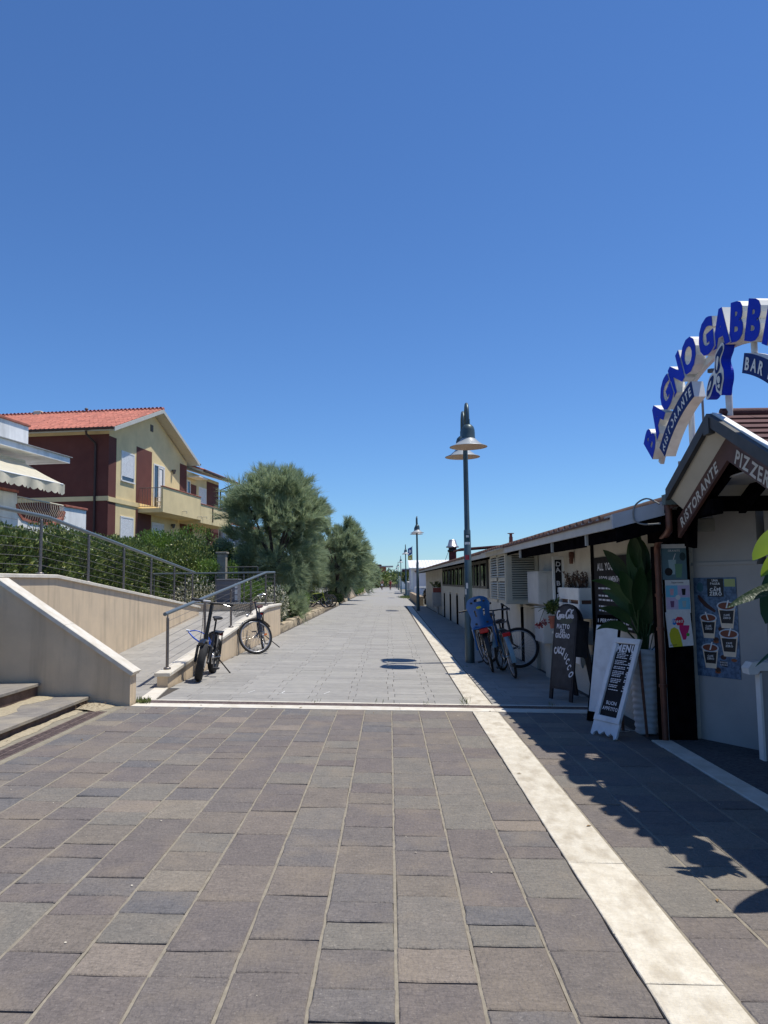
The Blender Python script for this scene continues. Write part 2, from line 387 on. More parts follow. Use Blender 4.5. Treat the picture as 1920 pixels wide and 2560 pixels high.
# promenade
prom = MB().box(-3.1, 3.2, 9.345, 46, -.06, -.012).shear().build('promenade', m_gap, kind='structure')
farp = MB(); farp.box(-3.4, 1.5, 46, 420, -.05, -.001).shear(); farp.build('promenade_far', m_grey2, kind='structure')
pav = []
y = 9.35; row = 0
while y < 45.9:
    y1 = y+.245; off = (-.55 if row % 2 else -.455)+random.uniform(-.02, .02); k = -6
    xl = -2.80 if y < 10.3 else -2.94
    xr_all = [(xl, .905), (1.21, 2.66-.0127*y)]
    for lo, hi in xr_all:
        k = -8
        while True:
            a = off+k*.495; b = a+.495; k += 1
            if a > hi: break
            a2, b2 = max(a, lo+.0035*max(0, y-9) if lo > 0 else lo), min(b, hi)
            if b2-a2 > .06: pav.append((a2+.0025, b2-.0025, y+.003, y1-.003))
    y = y1; row += 1
vis = sorted([t for t in pav if (t[0] < .9 and t[2] < 26) or t[2] < 18], key=lambda t: -((t[1]-t[0])*(t[3]-t[2]))/((t[2]+t[3])/2)**3)
keep = set(vis[:300]); rest = MB(); rest_far = MB()
for t in pav:
    if t in keep:
        b_ = MB(); tilemb(b_, *t, top=random.uniform(-.001, .001), wob=.001, bev=.003); b_.shear().build('paver', m_grey, prom)
    elif t[2] < 46: tilemb(rest, *t, top=random.uniform(-.001, .001), wob=.001, bev=.003)
rest.shear().build('pavers', m_grey2, prom, kind='stuff')
# scuffed white marks on the pavers
sc_ = MB()
for (xa, ya, xb, yb, wd) in [(-1.62, 9.98, -1.36, 9.985, .018), (-1.40, 9.98, -1.385, 10.2, .012), (-1.36, 9.985, -.86, 9.98, .006), (-.86, 9.98, -.80, 10.2, .012), (-1.83, 10.0, -1.78, 10.2, .012)]:
    d = Vector((xb-xa, yb-ya, 0)).normalized(); n_ = Vector((-d.y, d.x, 0))*wd/2; A, B = Vector((xa, ya, .004)), Vector((xb, yb, .004)); sc_.quad(A-n_, B-n_, B+n_, A+n_)
m_white = mat('chalky_white', (.75, .75, .72), .8, var=.05)
sc_.shear().build('paint_mark', m_white, prom)
# ------------------------------------------------------------------ steps at the left
steps = empty('steps', kind='structure')
def step(xn, zt, zb, xb):
    y = 1.5
    while y < 8.86:
        y1 = min(8.868, y+random.uniform(1.15, 1.3)); 
        if 8.868-y1 < .3: y1 = 8.868
        MB().box(xb, xn, y+.002, y1-.002, zt-.035, zt, .004).build('tread', m_step, steps); y = y1
    MB().box(xb, xn-.035, 1.5, 8.866, zb, zt-.036).build('riser', m_riser, steps)
step(-3.42, .195, .02, -4.05); step(-3.985, .352, .196, -4.6); step(-4.55, .52, .353, -5.2); step(-5.1, .69, .521, -5.8); step(-5.65, .86, .69, -6.4); step(-6.2, 1.03, .86, -7); step(-6.75, 1.2, 1.03, -7.6); step(-7.3, 1.38, 1.2, -9)
# side grate along the steps
sg = empty('side_drain', label='narrow cast iron grate running along the foot of the stone steps', cat='drain')
y = 2.0
while y < 8.45:
    MB().box(-3.262, -3.252, y, y+.498, -.03, .001).box(-3.098, -3.088, y, y+.498, -.03, .001).box(-3.18, -3.17, y, y+.498, -.03, .001).shear().build('grate_frame', m_cast, sg)
    b_ = MB()
    for k in range(16): b_.box(-3.252, -3.098, y+k*.031, y+k*.031+.016, -.02, .0)
    b_.shear().build('grate_bars', m_cast, sg, kind='stuff'); y += .5
MB().box(-3.27, -3.08, 2, 8.5, -.05, -.035).shear().build('channel', m_pit, sg)
cem = MB()
def drift(mb, x0, x1, y0, y1, h):
    n = int((y1-y0)/.06); m_ = 5
    vs = []
    for i in range(n+1):
        for j in range(m_+1):
            u = j/m_; ee = math.sin(math.pi*min(1, u+.02))*.3+(1-u)*.7
            wob = random.uniform(-.012, .012) if 0 < j else 0
            vs.append((x0+(x1-x0)*u*(.8+.35*math.sin(i*.35)*math.sin(i*.13+1))+wob, y0+(y1-y0)*i/n, (h*ee*(.5+.5*abs(math.sin(i*.21+.5)))+random.uniform(-.003, .003))*(1 if j < m_ else 0)+.001))
    mb.add(vs, [(i*(m_+1)+j, i*(m_+1)+j+1, (i+1)*(m_+1)+j+1, (i+1)*(m_+1)+j) for i in range(n) for j in range(m_)], True)
MB().box(-3.5, -3.265, 1.5, 8.84, -.05, -.002).box(-3.085, -3.02, 1.5, 8.84, -.05, -.001).box(-3.265, -3.085, 8.48, 8.84, -.05, -.0015).shear().build('cement_border', mat('cement_border', (.30, .27, .20), .9, scale=12, col2=(.2, .175, .13), bump=.5), kind='structure')
drift(cem, -3.42, -3.32, 1.6, 8.82, .022); drift(cem, -3.42, -3.15, 8.45, 8.86, .045)
cem.shear().build('sand_drift', m_sand, kind='stuff')
d2 = MB(); drift(d2, -4.0, -3.75, 2, 8.8, .02); d2.v = [(a, b, c+.196) for a, b, c in d2.v]; d2.build('sand_on_step', m_sand, kind='stuff')
# leaf litter twigs in the corner
lt = MB()
for k in range(60):
    a = random.uniform(0, 6.28); p = Vector((random.uniform(-3.42, -3.15), random.uniform(8.35, 8.8), .11+random.uniform(.01, .05))); L = random.uniform(.01, .035)
    lt.tube([p, p+Vector((math.cos(a), math.sin(a), random.uniform(-.3, .3)))*L], .0015, 4)
lt.build('dry_litter', mat('dry_leaf', (.23, .15, .09), .9, var=.3, scale=40), kind='stuff')
# ------------------------------------------------------------------ walls
def sloped_wall(mb, P, z0, thick_vec):
    """P: top outline [(point, z)], box wall below it down to z0"""
    pass
def poly_wall(name, prof, axis, a0, a1, m, parent=None, **k):
    """prof: (s,z) outline polygon; extruded from a0 to a1 along the other axis"""
    mb = MB()
    if axis == 'x': mb.prism(prof, (0, a0, 0), (1, 0, 0), (0, 0, 1), (0, 1, 0), a1-a0)
    else: mb.prism(prof, (a0, 0, 0), (0, 1, 0), (0, 0, 1), (1, 0, 0), a1-a0)
    return mb.build(name, m, parent, **k)
# stair side wall (runs across, stepped coping down to the right)
w1 = empty('stair_wall', (0, 0, 0), 0, 'beige rendered stair wall with slanting white stone coping beside the steps', 'wall')
sl = (1.587-.474)/1.592
zc = lambda x: .455+sl*(-2.955-x)
poly_wall('wall_body', [(-7.2, -.1), (-2.975, -.1), (-2.975, zc(-2.975)-.045), (-4.52, zc(-4.52)-.045), (-4.75, zc(-4.52)-.04), (-7.2, zc(-4.52)-.04)], 'x', 8.89, 9.10, m_stucco, w1)
def coping(mb, p0, p1, w0, w1_, t, bev=.008):
    """slab from p0 to p1 (centre line tops), half width vector w"""
    p0, p1 = Vector(p0), Vector(p1); d = (p1-p0).normalized(); wv = Vector(w0); up = wv.normalized().cross(d)
    if up.z < 0: up = -up
    b = bev
    prof = [(-1, -t), (1, -t), (1, -b), (1-b/wv.length, 0), (-1+b/wv.length, 0), (-1, -b)]
    A = [p0+wv*a+up*c for a, c in prof]; B = [p1+wv*a+up*c for a, c in prof]; n = len(prof)
    mb.add(A+B, [tuple(range(n)), tuple(range(n, 2*n))[::-1]]+[(i, i+n, (i+1) % n+n, (i+1) % n) for i in range(n)])
def coping_run(parent, pts, wv, t=.045, seglen=1.2):
    for a, b in zip(pts[:-1], pts[1:]):
        a, b = Vector(a), Vector(b); n = max(1, round((b-a).length/seglen))
        for k in range(n):
            p, q = a.lerp(b, k/n), a.lerp(b, (k+1)/n); d = (q-p).normalized()*.0015
            mb = MB(); coping(mb, p+d, q-d, wv, wv, t); mb.build('coping_stone', m_travw, parent)
coping_run(w1, [(-2.925, 8.995, zc(-2.955)), (-4.52, 8.995, zc(-4.52))], (0, .135, 0), .05, 1.0)
coping_run(w1, [(-4.53, 8.995, zc(-4.52)), (-7.2, 8.995, zc(-4.52))], (0, .135, 0), .05)
# ramp wall with its railing, beside the promenade
RZ = lambda y: .08+.0745*(min(max(y, 10.3), 18.6)-10.3)
CZ = lambda y: .273+.0745*(min(y, 18.6)-10.33)
w2 = empty('ramp_wall', (0, 0, 0), 0, 'low rendered wall along the ramp with white coping rising away, two bicycles against it', 'wall')
prof = [(10.36, -.1), (20.95, -.1), (20.95, CZ(30)-.045), (18.6, CZ(18.6)-.045), (10.36, CZ(10.36)-.045)]
poly_wall('wall_body', prof, 'y', -3.11, -2.965, m_stucco, w2)
coping_run(w2, [(-3.035, 10.33, CZ(10.33)), (-3.035, 18.6, CZ(18.6)), (-3.035, 20.98, CZ(18.6)+.002)], (.105, 0, 0), .045, 1.5)
# pale threshold slab leading from the wall end to the drain
thr = MB(); thr.hexa([(-3.02, 9.35, -.01), (-2.82, 9.35, -.01), (-2.955, 10.34, -.01), (-3.13, 10.34, -.01), (-3.02, 9.35, .003), (-2.82, 9.35, .003), (-2.955, 10.34, .003), (-3.13, 10.34, .003)]); thr.shear().build('threshold_slab', m_travw, kind='structure')
# ramp surface
ramp = MB(); YS = [9.1, 10.3, 18.6, 20.85]
rz = lambda y, x: (gz(x)-.003 if y < 10.3 else RZ(y)-.003)
vs = [(x, y, (.083 if y < 10.31 else RZ(y))-.012) for y in YS for x in (-4.6, -3.03)]
ramp.add(vs, [(0, 1, 3, 2), (2, 3, 5, 4), (4, 5, 7, 6)]); ramp = ramp.build('ramp', m_gap, kind='structure')
m_ramp = mat('ramp_paver', (.345, .325, .29), .8, scale=9, col2=(.27, .258, .235), obrand=.09, bump=.25, bscale=120)
y = 9.12; row = 0
while y < 20.8:
    y1 = min(20.84, y+.33); off = [0, .31, .12, .44][row % 4]
    xx = -4.6-off
    while xx < -3.11:
        a, b = max(xx, -4.595), min(xx+.62, -3.112 if y > 10.2 else -3.035); xx += .62
        if b-a > .05:
            b_ = MB(); tilemb(b_, a+.003, b-.003, y+.0035, y1-.0035, 0, .0015, bev=.003, depth=.012)
            zf = lambda yy: .083 if yy < 10.3 else RZ(yy)
            b_.v = [(p, q, r_+zf(q)) for p, q, r_ in b_.v]; b_.build('ramp_slab', m_ramp, ramp)
    y = y1; row += 1
# landing left part and second flight rising back towards the steps
T2 = lambda y: .70 if y > 18.6 else (.70+(18.6-y)*.0875 if y > 10.6 else 1.40)
lb = MB(); vs = [(x, y, z-.004) for y, z in [(20.85, .70), (18.6, .70), (10.6, 1.40), (9.1, 1.40), (5, 1.38)] for x in (-6.3, -4.65)]
lb.add(vs, [(2*i, 2*i+2, 2*i+3, 2*i+1) for i in range(4)]); lb.build('upper_ramp', m_ramp, kind='structure')
MB().box(-6.3, -4.6, 18.6, 20.85, .6, .698).build('landing', m_ramp, kind='structure')
w3 = empty('terrace_wall', (0, 0, 0), 0, 'tall beige retaining wall with white coping left of the ramp', 'wall')
ZT = lambda y: .91+(18.6-y)*(1.60-.91)/(18.6-10.6) if y > 10.6 else 1.60
poly_wall('wall_body', [(9.1, -.1), (18.62, -.1), (18.62, ZT(18.6)-.045), (10.6, 1.555), (9.1, 1.555)], 'y', -4.76, -4.60, m_stucco, w3)
coping_run(w3, [(-4.68, 18.66, ZT(18.6)), (-4.68, 10.6, 1.60)], (.115, 0, 0), .045, 1.6); coping_run(w3, [(-4.68, 10.6, 1.60), (-4.68, 8.9, 1.602)], (.115, 0, 0), .045, 1.6)
w4 = empty('landing_wall', (0, 0, 0), 0, 'low beige wall closing the ramp landing in front of the grey cabinet', 'wall')
MB().box(-6.5, -3.11, 20.86, 21.0, .3, .885).build('wall_body', m_stucco, w4); coping_run(w4, [(-6.5, 20.93, .925), (-3.15, 20.93, .925)], (0, .09, 0), .038, 1.5)
# ------------------------------------------------------------------ railings
def post(parent, x, y, z0, z1, r=.021, foot=True):
    mb = MB().tube([(x, y, z0), (x, y, z1-.05)], r, 12).tube([(x, y, z1-.05), (x, y, z1-.03)], [r, .009], 12).tube([(x, y, z1-.05), (x, y, z1)], .009, 8)
    if foot: mb.lathe([(.05, 0), (.05, .018), (.035, .028)], (x, y, z0), 16)
    o = mb.build('post', m_steel, parent)
    return o
def cables(parent, P, n, r=.003):
    """P: list of (x,y,z_low,z_high)"""
    for k in range(n):
        pts = [(x, y, zl+(zh-zl)*(k+.5)/n) for x, y, zl, zh in P]; MB().tube(pts, r, 5).build('cable', m_steel, parent)
r1 = empty('ramp_railing', (0, 0, 0), 0, 'steel cable railing with blue grey handrail standing on the low ramp wall', 'railing')
hz = lambda y: 1.053+.0775*(min(y, 19.06)-10.6)
for y in (10.62, 12.75, 14.85, 16.95, 19.0): post(r1, -3.05, y, CZ(y), hz(y)-.02)
post(r1, -3.05, 20.45, CZ(20), 1.72)
MB().tube([(-3.05, 10.48, hz(10.48)), (-3.05, 19.02, hz(19.02)), (-3.05, 20.45, 1.725)], .026, 12).build('handrail', m_rail, r1)
cables(r1, [(-3.05, y, CZ(y)+.07, hz(y)-.06) for y in (10.62, 12.75, 14.85, 16.95, 19.0, 20.45)], 6)
r2 = empty('terrace_railing', (0, 0, 0), 0, 'steel cable railing descending along the terrace wall coping in front of the clipped hedge', 'railing')
H2 = lambda y: ZT(y)+.80
ys = [8.2, 10.3, 11.95, 13.55, 15.12, 16.75, 18.3]
for y in ys: post(r2, -4.68, y, ZT(y), H2(y)-.02)
MB().tube([(-4.68, 7.0, 2.40), (-4.68, 9.0, 2.40), (-4.68, 10.5, 2.385), (-4.68, 10.8, 2.36), (-4.68, 18.5, H2(18.5))], .027, 12).build('handrail', m_rail, r2)
cables(r2, [(-4.68, y, ZT(y)+.07, H2(y)-.06) for y in ys], 6)
r3 = empty('landing_railing', (0, 0, 0), 0, 'level steel railing across the back of the ramp landing behind the bicycles', 'railing')
for x in (-6.4, -5.55, -4.72, -3.95): post(r3, x, 20.93, .925, 1.71, .018)
MB().tube([(-6.42, 20.93, 1.73), (-3.3, 20.93, 1.73), (-3.1, 20.6, 1.73)], .024, 10).build('handrail', m_rail, r3)
cables(r3, [(x, 20.93, .97, 1.69) for x in (-6.4, -3.1)], 6)

# bits of litter and grit lying on the paving
gr_ = MB()
for k in range(55):
    px_, py_ = random.uniform(-3, 2.2), random.uniform(2.3, 8.7); s_ = random.choice([.002, .003, .004, .006]); a_ = random.uniform(0, 3.1); c_, d_ = math.cos(a_)*s_, math.sin(a_)*s_
    gr_.add([(px_-c_, py_-d_, .004), (px_+d_, py_-c_, .004), (px_+c_, py_+d_, .0055), (px_-d_, py_+c_*.7, .007)], [(0, 1, 2, 3)])
gr_.shear().build('litter', mat('pale_litter', (.55, .50, .40), .9, var=.3, scale=50), kind='stuff')
lf_ = MB()
for k in range(26):
    px_, py_ = random.choice([(random.uniform(-3.3, -2.6), random.uniform(3, 8.6)), (random.uniform(.9, 1.6), random.uniform(3, 13)), (random.uniform(-3, 2), random.uniform(8.6, 9))]); s_ = random.uniform(.012, .028); a_ = random.uniform(0, 6.3); c_, d_ = math.cos(a_)*s_, math.sin(a_)*s_
    lf_.add([(px_-c_, py_-d_, .004), (px_+d_*.35, py_-c_*.35, .009), (px_+c_, py_+d_, .006), (px_-d_*.35, py_+c_*.35, .010)], [(0, 1, 2, 3)])
lf_.shear().build('fallen_leaves', mat('fallen_leaf', (.24, .15, .06), .8, var=.3, scale=30), kind='stuff')
# ------------------------------------------------------------------ yellow and maroon house
m_yel = mat('ochre_plaster', (.76, .61, .33), .9, var=.05, scale=1.2, bump=.15, bscale=80, dirt=((.45, .36, .2), .25, .7, (1, 1, .3)))
m_mar = mat('maroon_plaster', (.125, .037, .028), .9, var=.07, scale=1.5, bump=.15, bscale=80, dirt=((.19, .075, .06), .3, 1.))
m_tile = mat('terracotta_roof', (.52, .185, .125), .8, scale=2.5, col2=(.38, .12, .085), obrand=.2, island=.14)
m_rooft2 = mat('old_brown_tiles', (.10, .045, .035), .85, scale=4, col2=(.055, .03, .026), obrand=.2, island=.25, bump=.3)
m_wpaint = mat('white_paint', (.78, .78, .75), .6, var=.04, scale=5)
m_cream = mat('cream_trim', (.64, .58, .44), .7, var=.05, scale=5)
m_eave = mat('painted_eave', (.50, .50, .46), .7, var=.05, scale=5)
m_shut = mat('roller_shutter', (.72, .74, .76), .5, var=.04, scale=8)
m_glass = mat('window_glass', (.03, .035, .04), .05, var=.1, scale=1, spec=.9)
m_dark = mat('dark_interior', (.012, .012, .012), .9, var=.1)
m_gut = mat('brown_gutter', (.055, .03, .025), .5, var=.1, metal=.3)
m_redcap = mat('red_clay_cap', (.36, .12, .08), .8, var=.12, scale=6, bump=.2)
m_fence = mat('fence_grey_metal', (.12, .12, .125), .6, var=.1, metal=.4)
def rotm(loc, a_dir):
    """frame with local x along a_dir (horizontal), local y pointing out to the street side, z up"""
    a = Vector((a_dir[0], a_dir[1], 0)).normalized(); n = Vector((a.y, -a.x, 0)); m_ = Matrix.Identity(4)
    for i in range(3): m_[i][0] = a[i]; m_[i][1] = n[i]; m_[i][2] = (0, 0, 1)[i]; m_[i][3] = loc[i]
    return m_
def window(parent, u0, u1, z0, z1, y=0., shutter=1.0, depth=.14, fr=m_wpaint, sill=True):
    """opening surround, roller shutter and glass set in a wall whose face is local y=y"""
    t = .07; mb = MB()
    mb.box(u0-t, u0, y-.02, y+.035, z0, z1).box(u1, u1+t, y-.02, y+.035, z0, z1).box(u0-t, u1+t, y-.02, y+.036, z1, z1+t)
    wnd = mb.build('window', fr, parent)
    if sill: MB().box(u0-.1, u1+.1, y-.02, y+.07, z0-.06, z0).build('sill', fr, wnd)
    MB().box(u0, u1, y+.004, y+.006, z0, z1).build('pane', m_glass, wnd)
    n = int((z1-z0)*shutter/.06); sb = MB()
    for k in range(n): zt = z1-k*.06; sb.box(u0+.005, u1-.005, y+.008, y+.022, zt-.056, zt, .003)
    if n: sb.build('shutter', m_shut, wnd, kind='stuff')
    return wnd
hse = empty('yellow_house', label='two storey ochre and maroon house with terracotta gable roof and long balcony', cat='house', mat4=rotm((-12.8, 34.8, 0), (.1167, .9932)))
W = 9.45; D = 12.
# walls: ochre and maroon fields are separate coats of plaster, each its own slab
body = MB().prism([(0, -.3), (W, -.3), (W, 8.45), (W/2, 10.35), (0, 8.55)], (0, 0, 0), (1, 0, 0), (0, 0, 1), (0, -1, 0), D)
# local y is out towards the street, so the body goes to negative y
body.build('wall', m_yel, hse)
def panel(u0, u1, z0, z1, y=.012, m=m_mar): MB().box(u0, u1, y-.014, y, z0, z1).build('wall_panel', m, hse)
panel(0, .73, 5.47, 8.28); panel(0, .73, -.3, 5.25); panel(2.86, 4.66, 5.47, 8.28); panel(2.86, 4.66, -.3, 5.15); panel(8.42, 9.44, 5.47, 8.27)
MB().box(-.03, W, -.01, .05, 5.25, 5.47).build('belt_course', m_yel, hse)
# side wall facing the square: maroon below an ochre band
MB().box(-.014, -.002, -D, .011, 5.49, 8.36).build('wall_panel', m_mar, hse); MB().box(-.014, -.002, -D, .011, -.3, 5.28).build('wall_panel', m_mar, hse)
MB().box(-.05, -.015, -D, .049, 5.28, 5.49).build('belt_course', m_yel, hse)
window(hse, 1.30, 2.55, 6.40, 7.74, shutter=.86); window(hse, 1.30, 2.55, 3.3, 4.62); window(hse, 4.82, 6.2, 3.0, 4.58)
wd = window(hse, 4.95, 6.2, 5.45, 7.66, shutter=.0, sill=False)
MB().box(5.45, 5.52, .008, .03, 5.47, 7.64).box(6.1, 6.19, .008, .03, 5.47, 7.64).box(5.5, 6.15, .008, .03, 7.56, 7.65).build('door_frame', m_wpaint, wd)
MB().box(5.53, 5.9, .03, .045, 5.5, 7.5).build('curtain', m_wpaint, wd)
MB().box(4.42, 4.74, .005, .03, 9.35, 9.7).build('vent', mat('vent_grey', (.08, .075, .07), .8, var=.2, scale=30), hse)
for z in (7.62, 4.62): l_ = MB().lathe([(.05, -.12), (.09, .0), (.11, .10), (.12, .11)], (7.3, .13, z), 10); l_.box(7.24, 7.36, 0, .12, z+.02, z+.08); l_.build('wall_lamp', m_fence, hse)
# roof: ridge runs back from the gable, overhangs .5 beyond it
OV = .55; ap = 10.50; e0 = (-.62, 8.52); e1 = (W+.62, 8.46); mid = (4.75, ap)
def rslab(p, q, t, m, name, y0=-D, y1=OV):
    d = Vector((q[0]-p[0], 0, q[1]-p[1])).normalized(); n_ = Vector((-d.z, 0, d.x)); n_ = n_ if n_.z > 0 else -n_; mb = MB()
    A = Vector((p[0], 0, p[1])); B = Vector((q[0], 0, q[1]))
    mb.hexa([A-n_*t+Vector((0, y0, 0)), B-n_*t+Vector((0, y0, 0)), B-n_*t+Vector((0, y1, 0)), A-n_*t+Vector((0, y1, 0)), A+Vector((0, y0, 0)), B+Vector((0, y0, 0)), B+Vector((0, y1, 0)), A+Vector((0, y1, 0))])
    return mb.build(name, m, hse)
roof = rslab(e0, mid, .13, m_eave, 'roof'); rslab(mid, e1, .13, m_eave, 'roof')
# barge boards at the gable and gutters
for p, q in ((e0, mid), (mid, e1)):
    MB().prism([(p[0], p[1]-.16), (q[0], q[1]-.16), (q[0], q[1]+.03), (p[0], p[1]+.03)], (0, OV, 0), (1, 0, 0), (0, 0, 1), (0, 1, 0), .035).build('barge_board', m_eave, hse)
def gutter(parent, x, z, y0, y1, sgn):
    prof = [(-.07, .06), (-.06, 0), (-.03, -.035), (.03, -.035), (.06, 0), (.07, .06)]
    MB().prism(prof, (x+sgn*.08, y0, z), (1, 0, 0), (0, 0, 1), (0, 1, 0), y1-y0).build('gutter', m_gut, parent)
gutter(hse, e0[0], e0[1]-.04, -D, OV+.03, -1); gutter(hse, e1[0], e1[1]-.04, -D, OV+.03, 1)
MB().tube([(-.70, -.75, 8.42), (-.66, -.75, 8.25), (-.12, -.62, 7.95), (-.09, -.6, 7.8), (-.09, -.6, .2)], .055, 8).build('downpipe', m_gut, hse)
# roof tiles: tapered half pipes laid in columns, one mesh shared
def tile_mesh(L, r, name='roof_tile'):
    mb = MB(); seg = 5; vs = []
    for i, (yy, rad, zz) in enumerate([(0, r, .0), (L, r*.82, .012)]):
        for k in range(seg+1): a = math.pi*k/seg; vs.append((rad*math.cos(a), yy, rad*math.sin(a)*.95+zz))
    mb.add(vs, [(k, k+1, seg+2+k, seg+1+k) for k in range(seg)], True)
    vs2 = [(r*math.cos(math.pi*k/seg), 0, r*math.sin(math.pi*k/seg)*.95) for k in range(seg+1)]
    mb.add(vs2, [tuple(range(seg+1))]); return mb
m_bedd = mat('dark_tile_bed', (.06, .02, .015), .9, var=.2, scale=8)
def lay_tiles(parent, p, q, y0, y1, pitch, L, limit, m, r=None, name='roof_tile', bed=None):
    """columns climb from eave p to ridge q (x,z); spread along local y"""
    P = Vector((p[0], 0, p[1])); Q = Vector((q[0], 0, q[1])); d = (Q-P).normalized(); s_ = (Q-P).length; n_ = Vector((-d.z, 0, d.x)); n_ = n_ if n_.z > 0 else -n_
    r = r or pitch*.33; tm = tile_mesh(L*1.06, r); shared = tm.mesh(name, m); rest = MB(); cnt = 0; y = y1-pitch*.5
    base = MB(); A = P-d*.04+n_*.004; B = Q+n_*.004
    base.hexa([A+Vector((0, y0, 0)), B+Vector((0, y0, 0)), B+Vector((0, y1, 0)), A+Vector((0, y1, 0)), A+n_*.02+Vector((0, y0, 0)), B+n_*.02+Vector((0, y0, 0)), B+n_*.02+Vector((0, y1, 0)), A+n_*.02+Vector((0, y1, 0))])
    base.build('tile_bed', bed or m_rooft2, parent)
    while y > y0:
        k = 0
        while k*L < s_-L*.3:
            o = P+d*(k*L-.05)+n_*(.026+.006*(k % 2))+Vector((random.uniform(-.008, .008), y+random.uniform(-.01, .01), 0))
            ex = Vector((0, -1, 0)) if d.x > 0 else Vector((0, 1, 0)); mm = Matrix.Identity(4)
            for i in range(3): mm[i][0] = ex[i]; mm[i][1] = d[i]; mm[i][2] = n_[i]; mm[i][3] = o[i]
            if cnt < limit:
                ob = bpy.data.objects.new(name, shared); COL.objects.link(ob); ob.parent = parent; ob.matrix_local = mm; cnt += 1
            else: c = MB(); c.v = list(tm.v); c.f = list(tm.f); c.smooth = list(tm.smooth); c.xf(mm); rest.add(c.v, c.f[:5], True); rest.add(c.v[12:], [tuple(range(6))])
            k += 1
        y -= pitch
    if rest.f: rest.build(name+'s', m, parent, kind='stuff')
lay_tiles(hse, e0, mid, -D, OV+.02, .215, .42, 290, m_tile, r=.062, bed=m_bedd)
lay_tiles(hse, e1, mid, -D, OV+.02, .215, .42, 0, m_tile, r=.088)
MB().tube([(4.75, -D, ap+.03), (4.75, OV+.03, ap+.03)], .12, 8).build('ridge_cap', m_tile, hse)
MB().box(4.6, 4.9, -6.6, -6.2, ap, ap+.22, .02).build('vent', m_cream, hse); MB().lathe([(.05, 0), (.05, .18), (.10, .2), (.10, .25), (.02, .3)], (4.75, -3.7, ap), 8).build('chimney', m_fence, hse)
# balcony with solid parapet, end railing, white chair
MB().box(3.1, 8.28, .0, 1.3, 5.0, 5.2).build('balcony_slab', m_yel, hse)
MB().box(3.1, 8.28, 1.2, 1.3, 5.2, 6.26).build('balcony_parapet', m_yel, hse); MB().box(3.06, 8.3, 1.17, 1.34, 6.262, 6.31, .01).build('parapet_cap', m_redcap, hse)
rb = MB().tube([(3.14, .05, 6.22), (3.14, 1.18, 6.22)], .018, 6).tube([(3.14, .05, 5.3), (3.14, 1.18, 5.3)], .014, 6)
br = rb.build('balcony_railing', m_fence, hse)
for k in range(9): MB().tube([(3.14, .08+k*.135, 5.28), (3.14, .08+k*.135, 6.22)], .008, 5).build('baluster', m_fence, br)
MB().box(8.30, 13.6, .0, 1.3, 4.85, 5.05).build('balcony_slab', m_yel, hse); MB().box(8.30, 13.6, 1.2, 1.3, 5.05, 5.90).build('balcony_parapet', m_yel, hse); MB().box(8.3, 13.62, 1.17, 1.34, 5.902, 5.945, .01).build('parapet_cap', m_redcap, hse)
for u, z in ((5.6, 5.25), (7.8, 5.15), (8.6, 5.2), (12.6, 5.1)): MB().tube([(u, 1.3, z), (u, 1.55, z)], .02, 6).tube([(u, 1.55, z), (u, 1.55, z-.12)], .018, 6).build('spout', m_cream, hse)
MB().tube([(10.2, 1.33, 5.85), (10.2, 1.33, 5.0)], .03, 6).build('downpipe', m_gut, hse)
# lower wing
MB().prism([(W+.01, -.3), (15.0, -.3), (15.0, 8.0), (W+.01, 8.0)], (0, 0, 0), (1, 0, 0), (0, 0, 1), (0, -1, 0), 7).build('wall', m_yel, hse)
panel(12.75, 14.95, 4.0, 7.8); panel(10.0, 11.0, 5.4, 7.3); panel(8.5, 9.44, 2.0, 4.85); panel(9.5, 10.4, 2, 4.8); panel(12.75, 14.95, -.2, 4.7)
window(hse, 11.45, 12.6, 5.9, 7.22); window(hse, 9.55, 9.95, 5.9, 7.4, shutter=0); 
MB().box(9.5, 10.9, .05, .75, 7.62, 7.68).build('small_canopy', m_wpaint, hse)
def vslab(z0, z1, y0, y1, x0, x1, t, m, name):
    mb = MB(); mb.hexa([(x0, y0, z0-t), (x1, y0, z0-t), (x1, y1, z1-t), (x0, y1, z1-t), (x0, y0, z0), (x1, y0, z0), (x1, y1, z1), (x0, y1, z1)]); return mb.build(name, m, hse)
vslab(8.1, 9.6, .75, -4, W+.66, 16.6, .1, m_eave, 'roof')
tv = MB()
x = W+.75
while x < 16.6:
    for k in range(11): y = .78-k*.42; z = 8.1+(0.75-y)*(1.5/4.75); tv.tube([(x, y, z+.03), (x, y-.44, z+.03+.14)], .08, 6, cap=False)
    x += .21
tv.build('roof_tiles', m_tile, hse, kind='stuff')
MB().prism([(-.07, .06), (-.05, -.035), (.05, -.035), (.07, .06)], (W+.66, .84, 8.05), (0, 1, 0), (0, 0, 1), (1, 0, 0), 6.9).build('gutter', m_gut, hse)
MB().tube([(15.9, .8, 8.0), (15.1, .08, 7.5), (15.1, .06, 3)], .05, 6).build('downpipe', m_gut, hse)
MB().box(10.2, 12.5, -.9, -.85, 8.72, 8.78).build('solar_panel', m_dark, hse)
# white chair on the balcony
ch = empty('plastic_chair', mat4=hse.matrix_world @ Matrix.Translation((4.3, .75, 5.2)), label='white plastic chair standing on the ochre balcony behind its railing', cat='chair')
MB().box(-.22, .22, -.22, .22, .42, .45, .01).build('seat', m_wpaint, ch); MB().box(-.22, .22, .2, .24, .45, .85, .01).build('backrest', m_wpaint, ch)
for a, b in ((-.2, -.2), (.2, -.2), (-.2, .2), (.2, .2)): MB().tube([(a, b, 0), (a, b, .43)], .02, 6).build('leg', m_wpaint, ch)
for a in (-.23, .23): MB().tube([(a, -.2, .43), (a, -.2, .64), (a, .22, .66)], .016, 6).build('armrest', m_wpaint, ch)
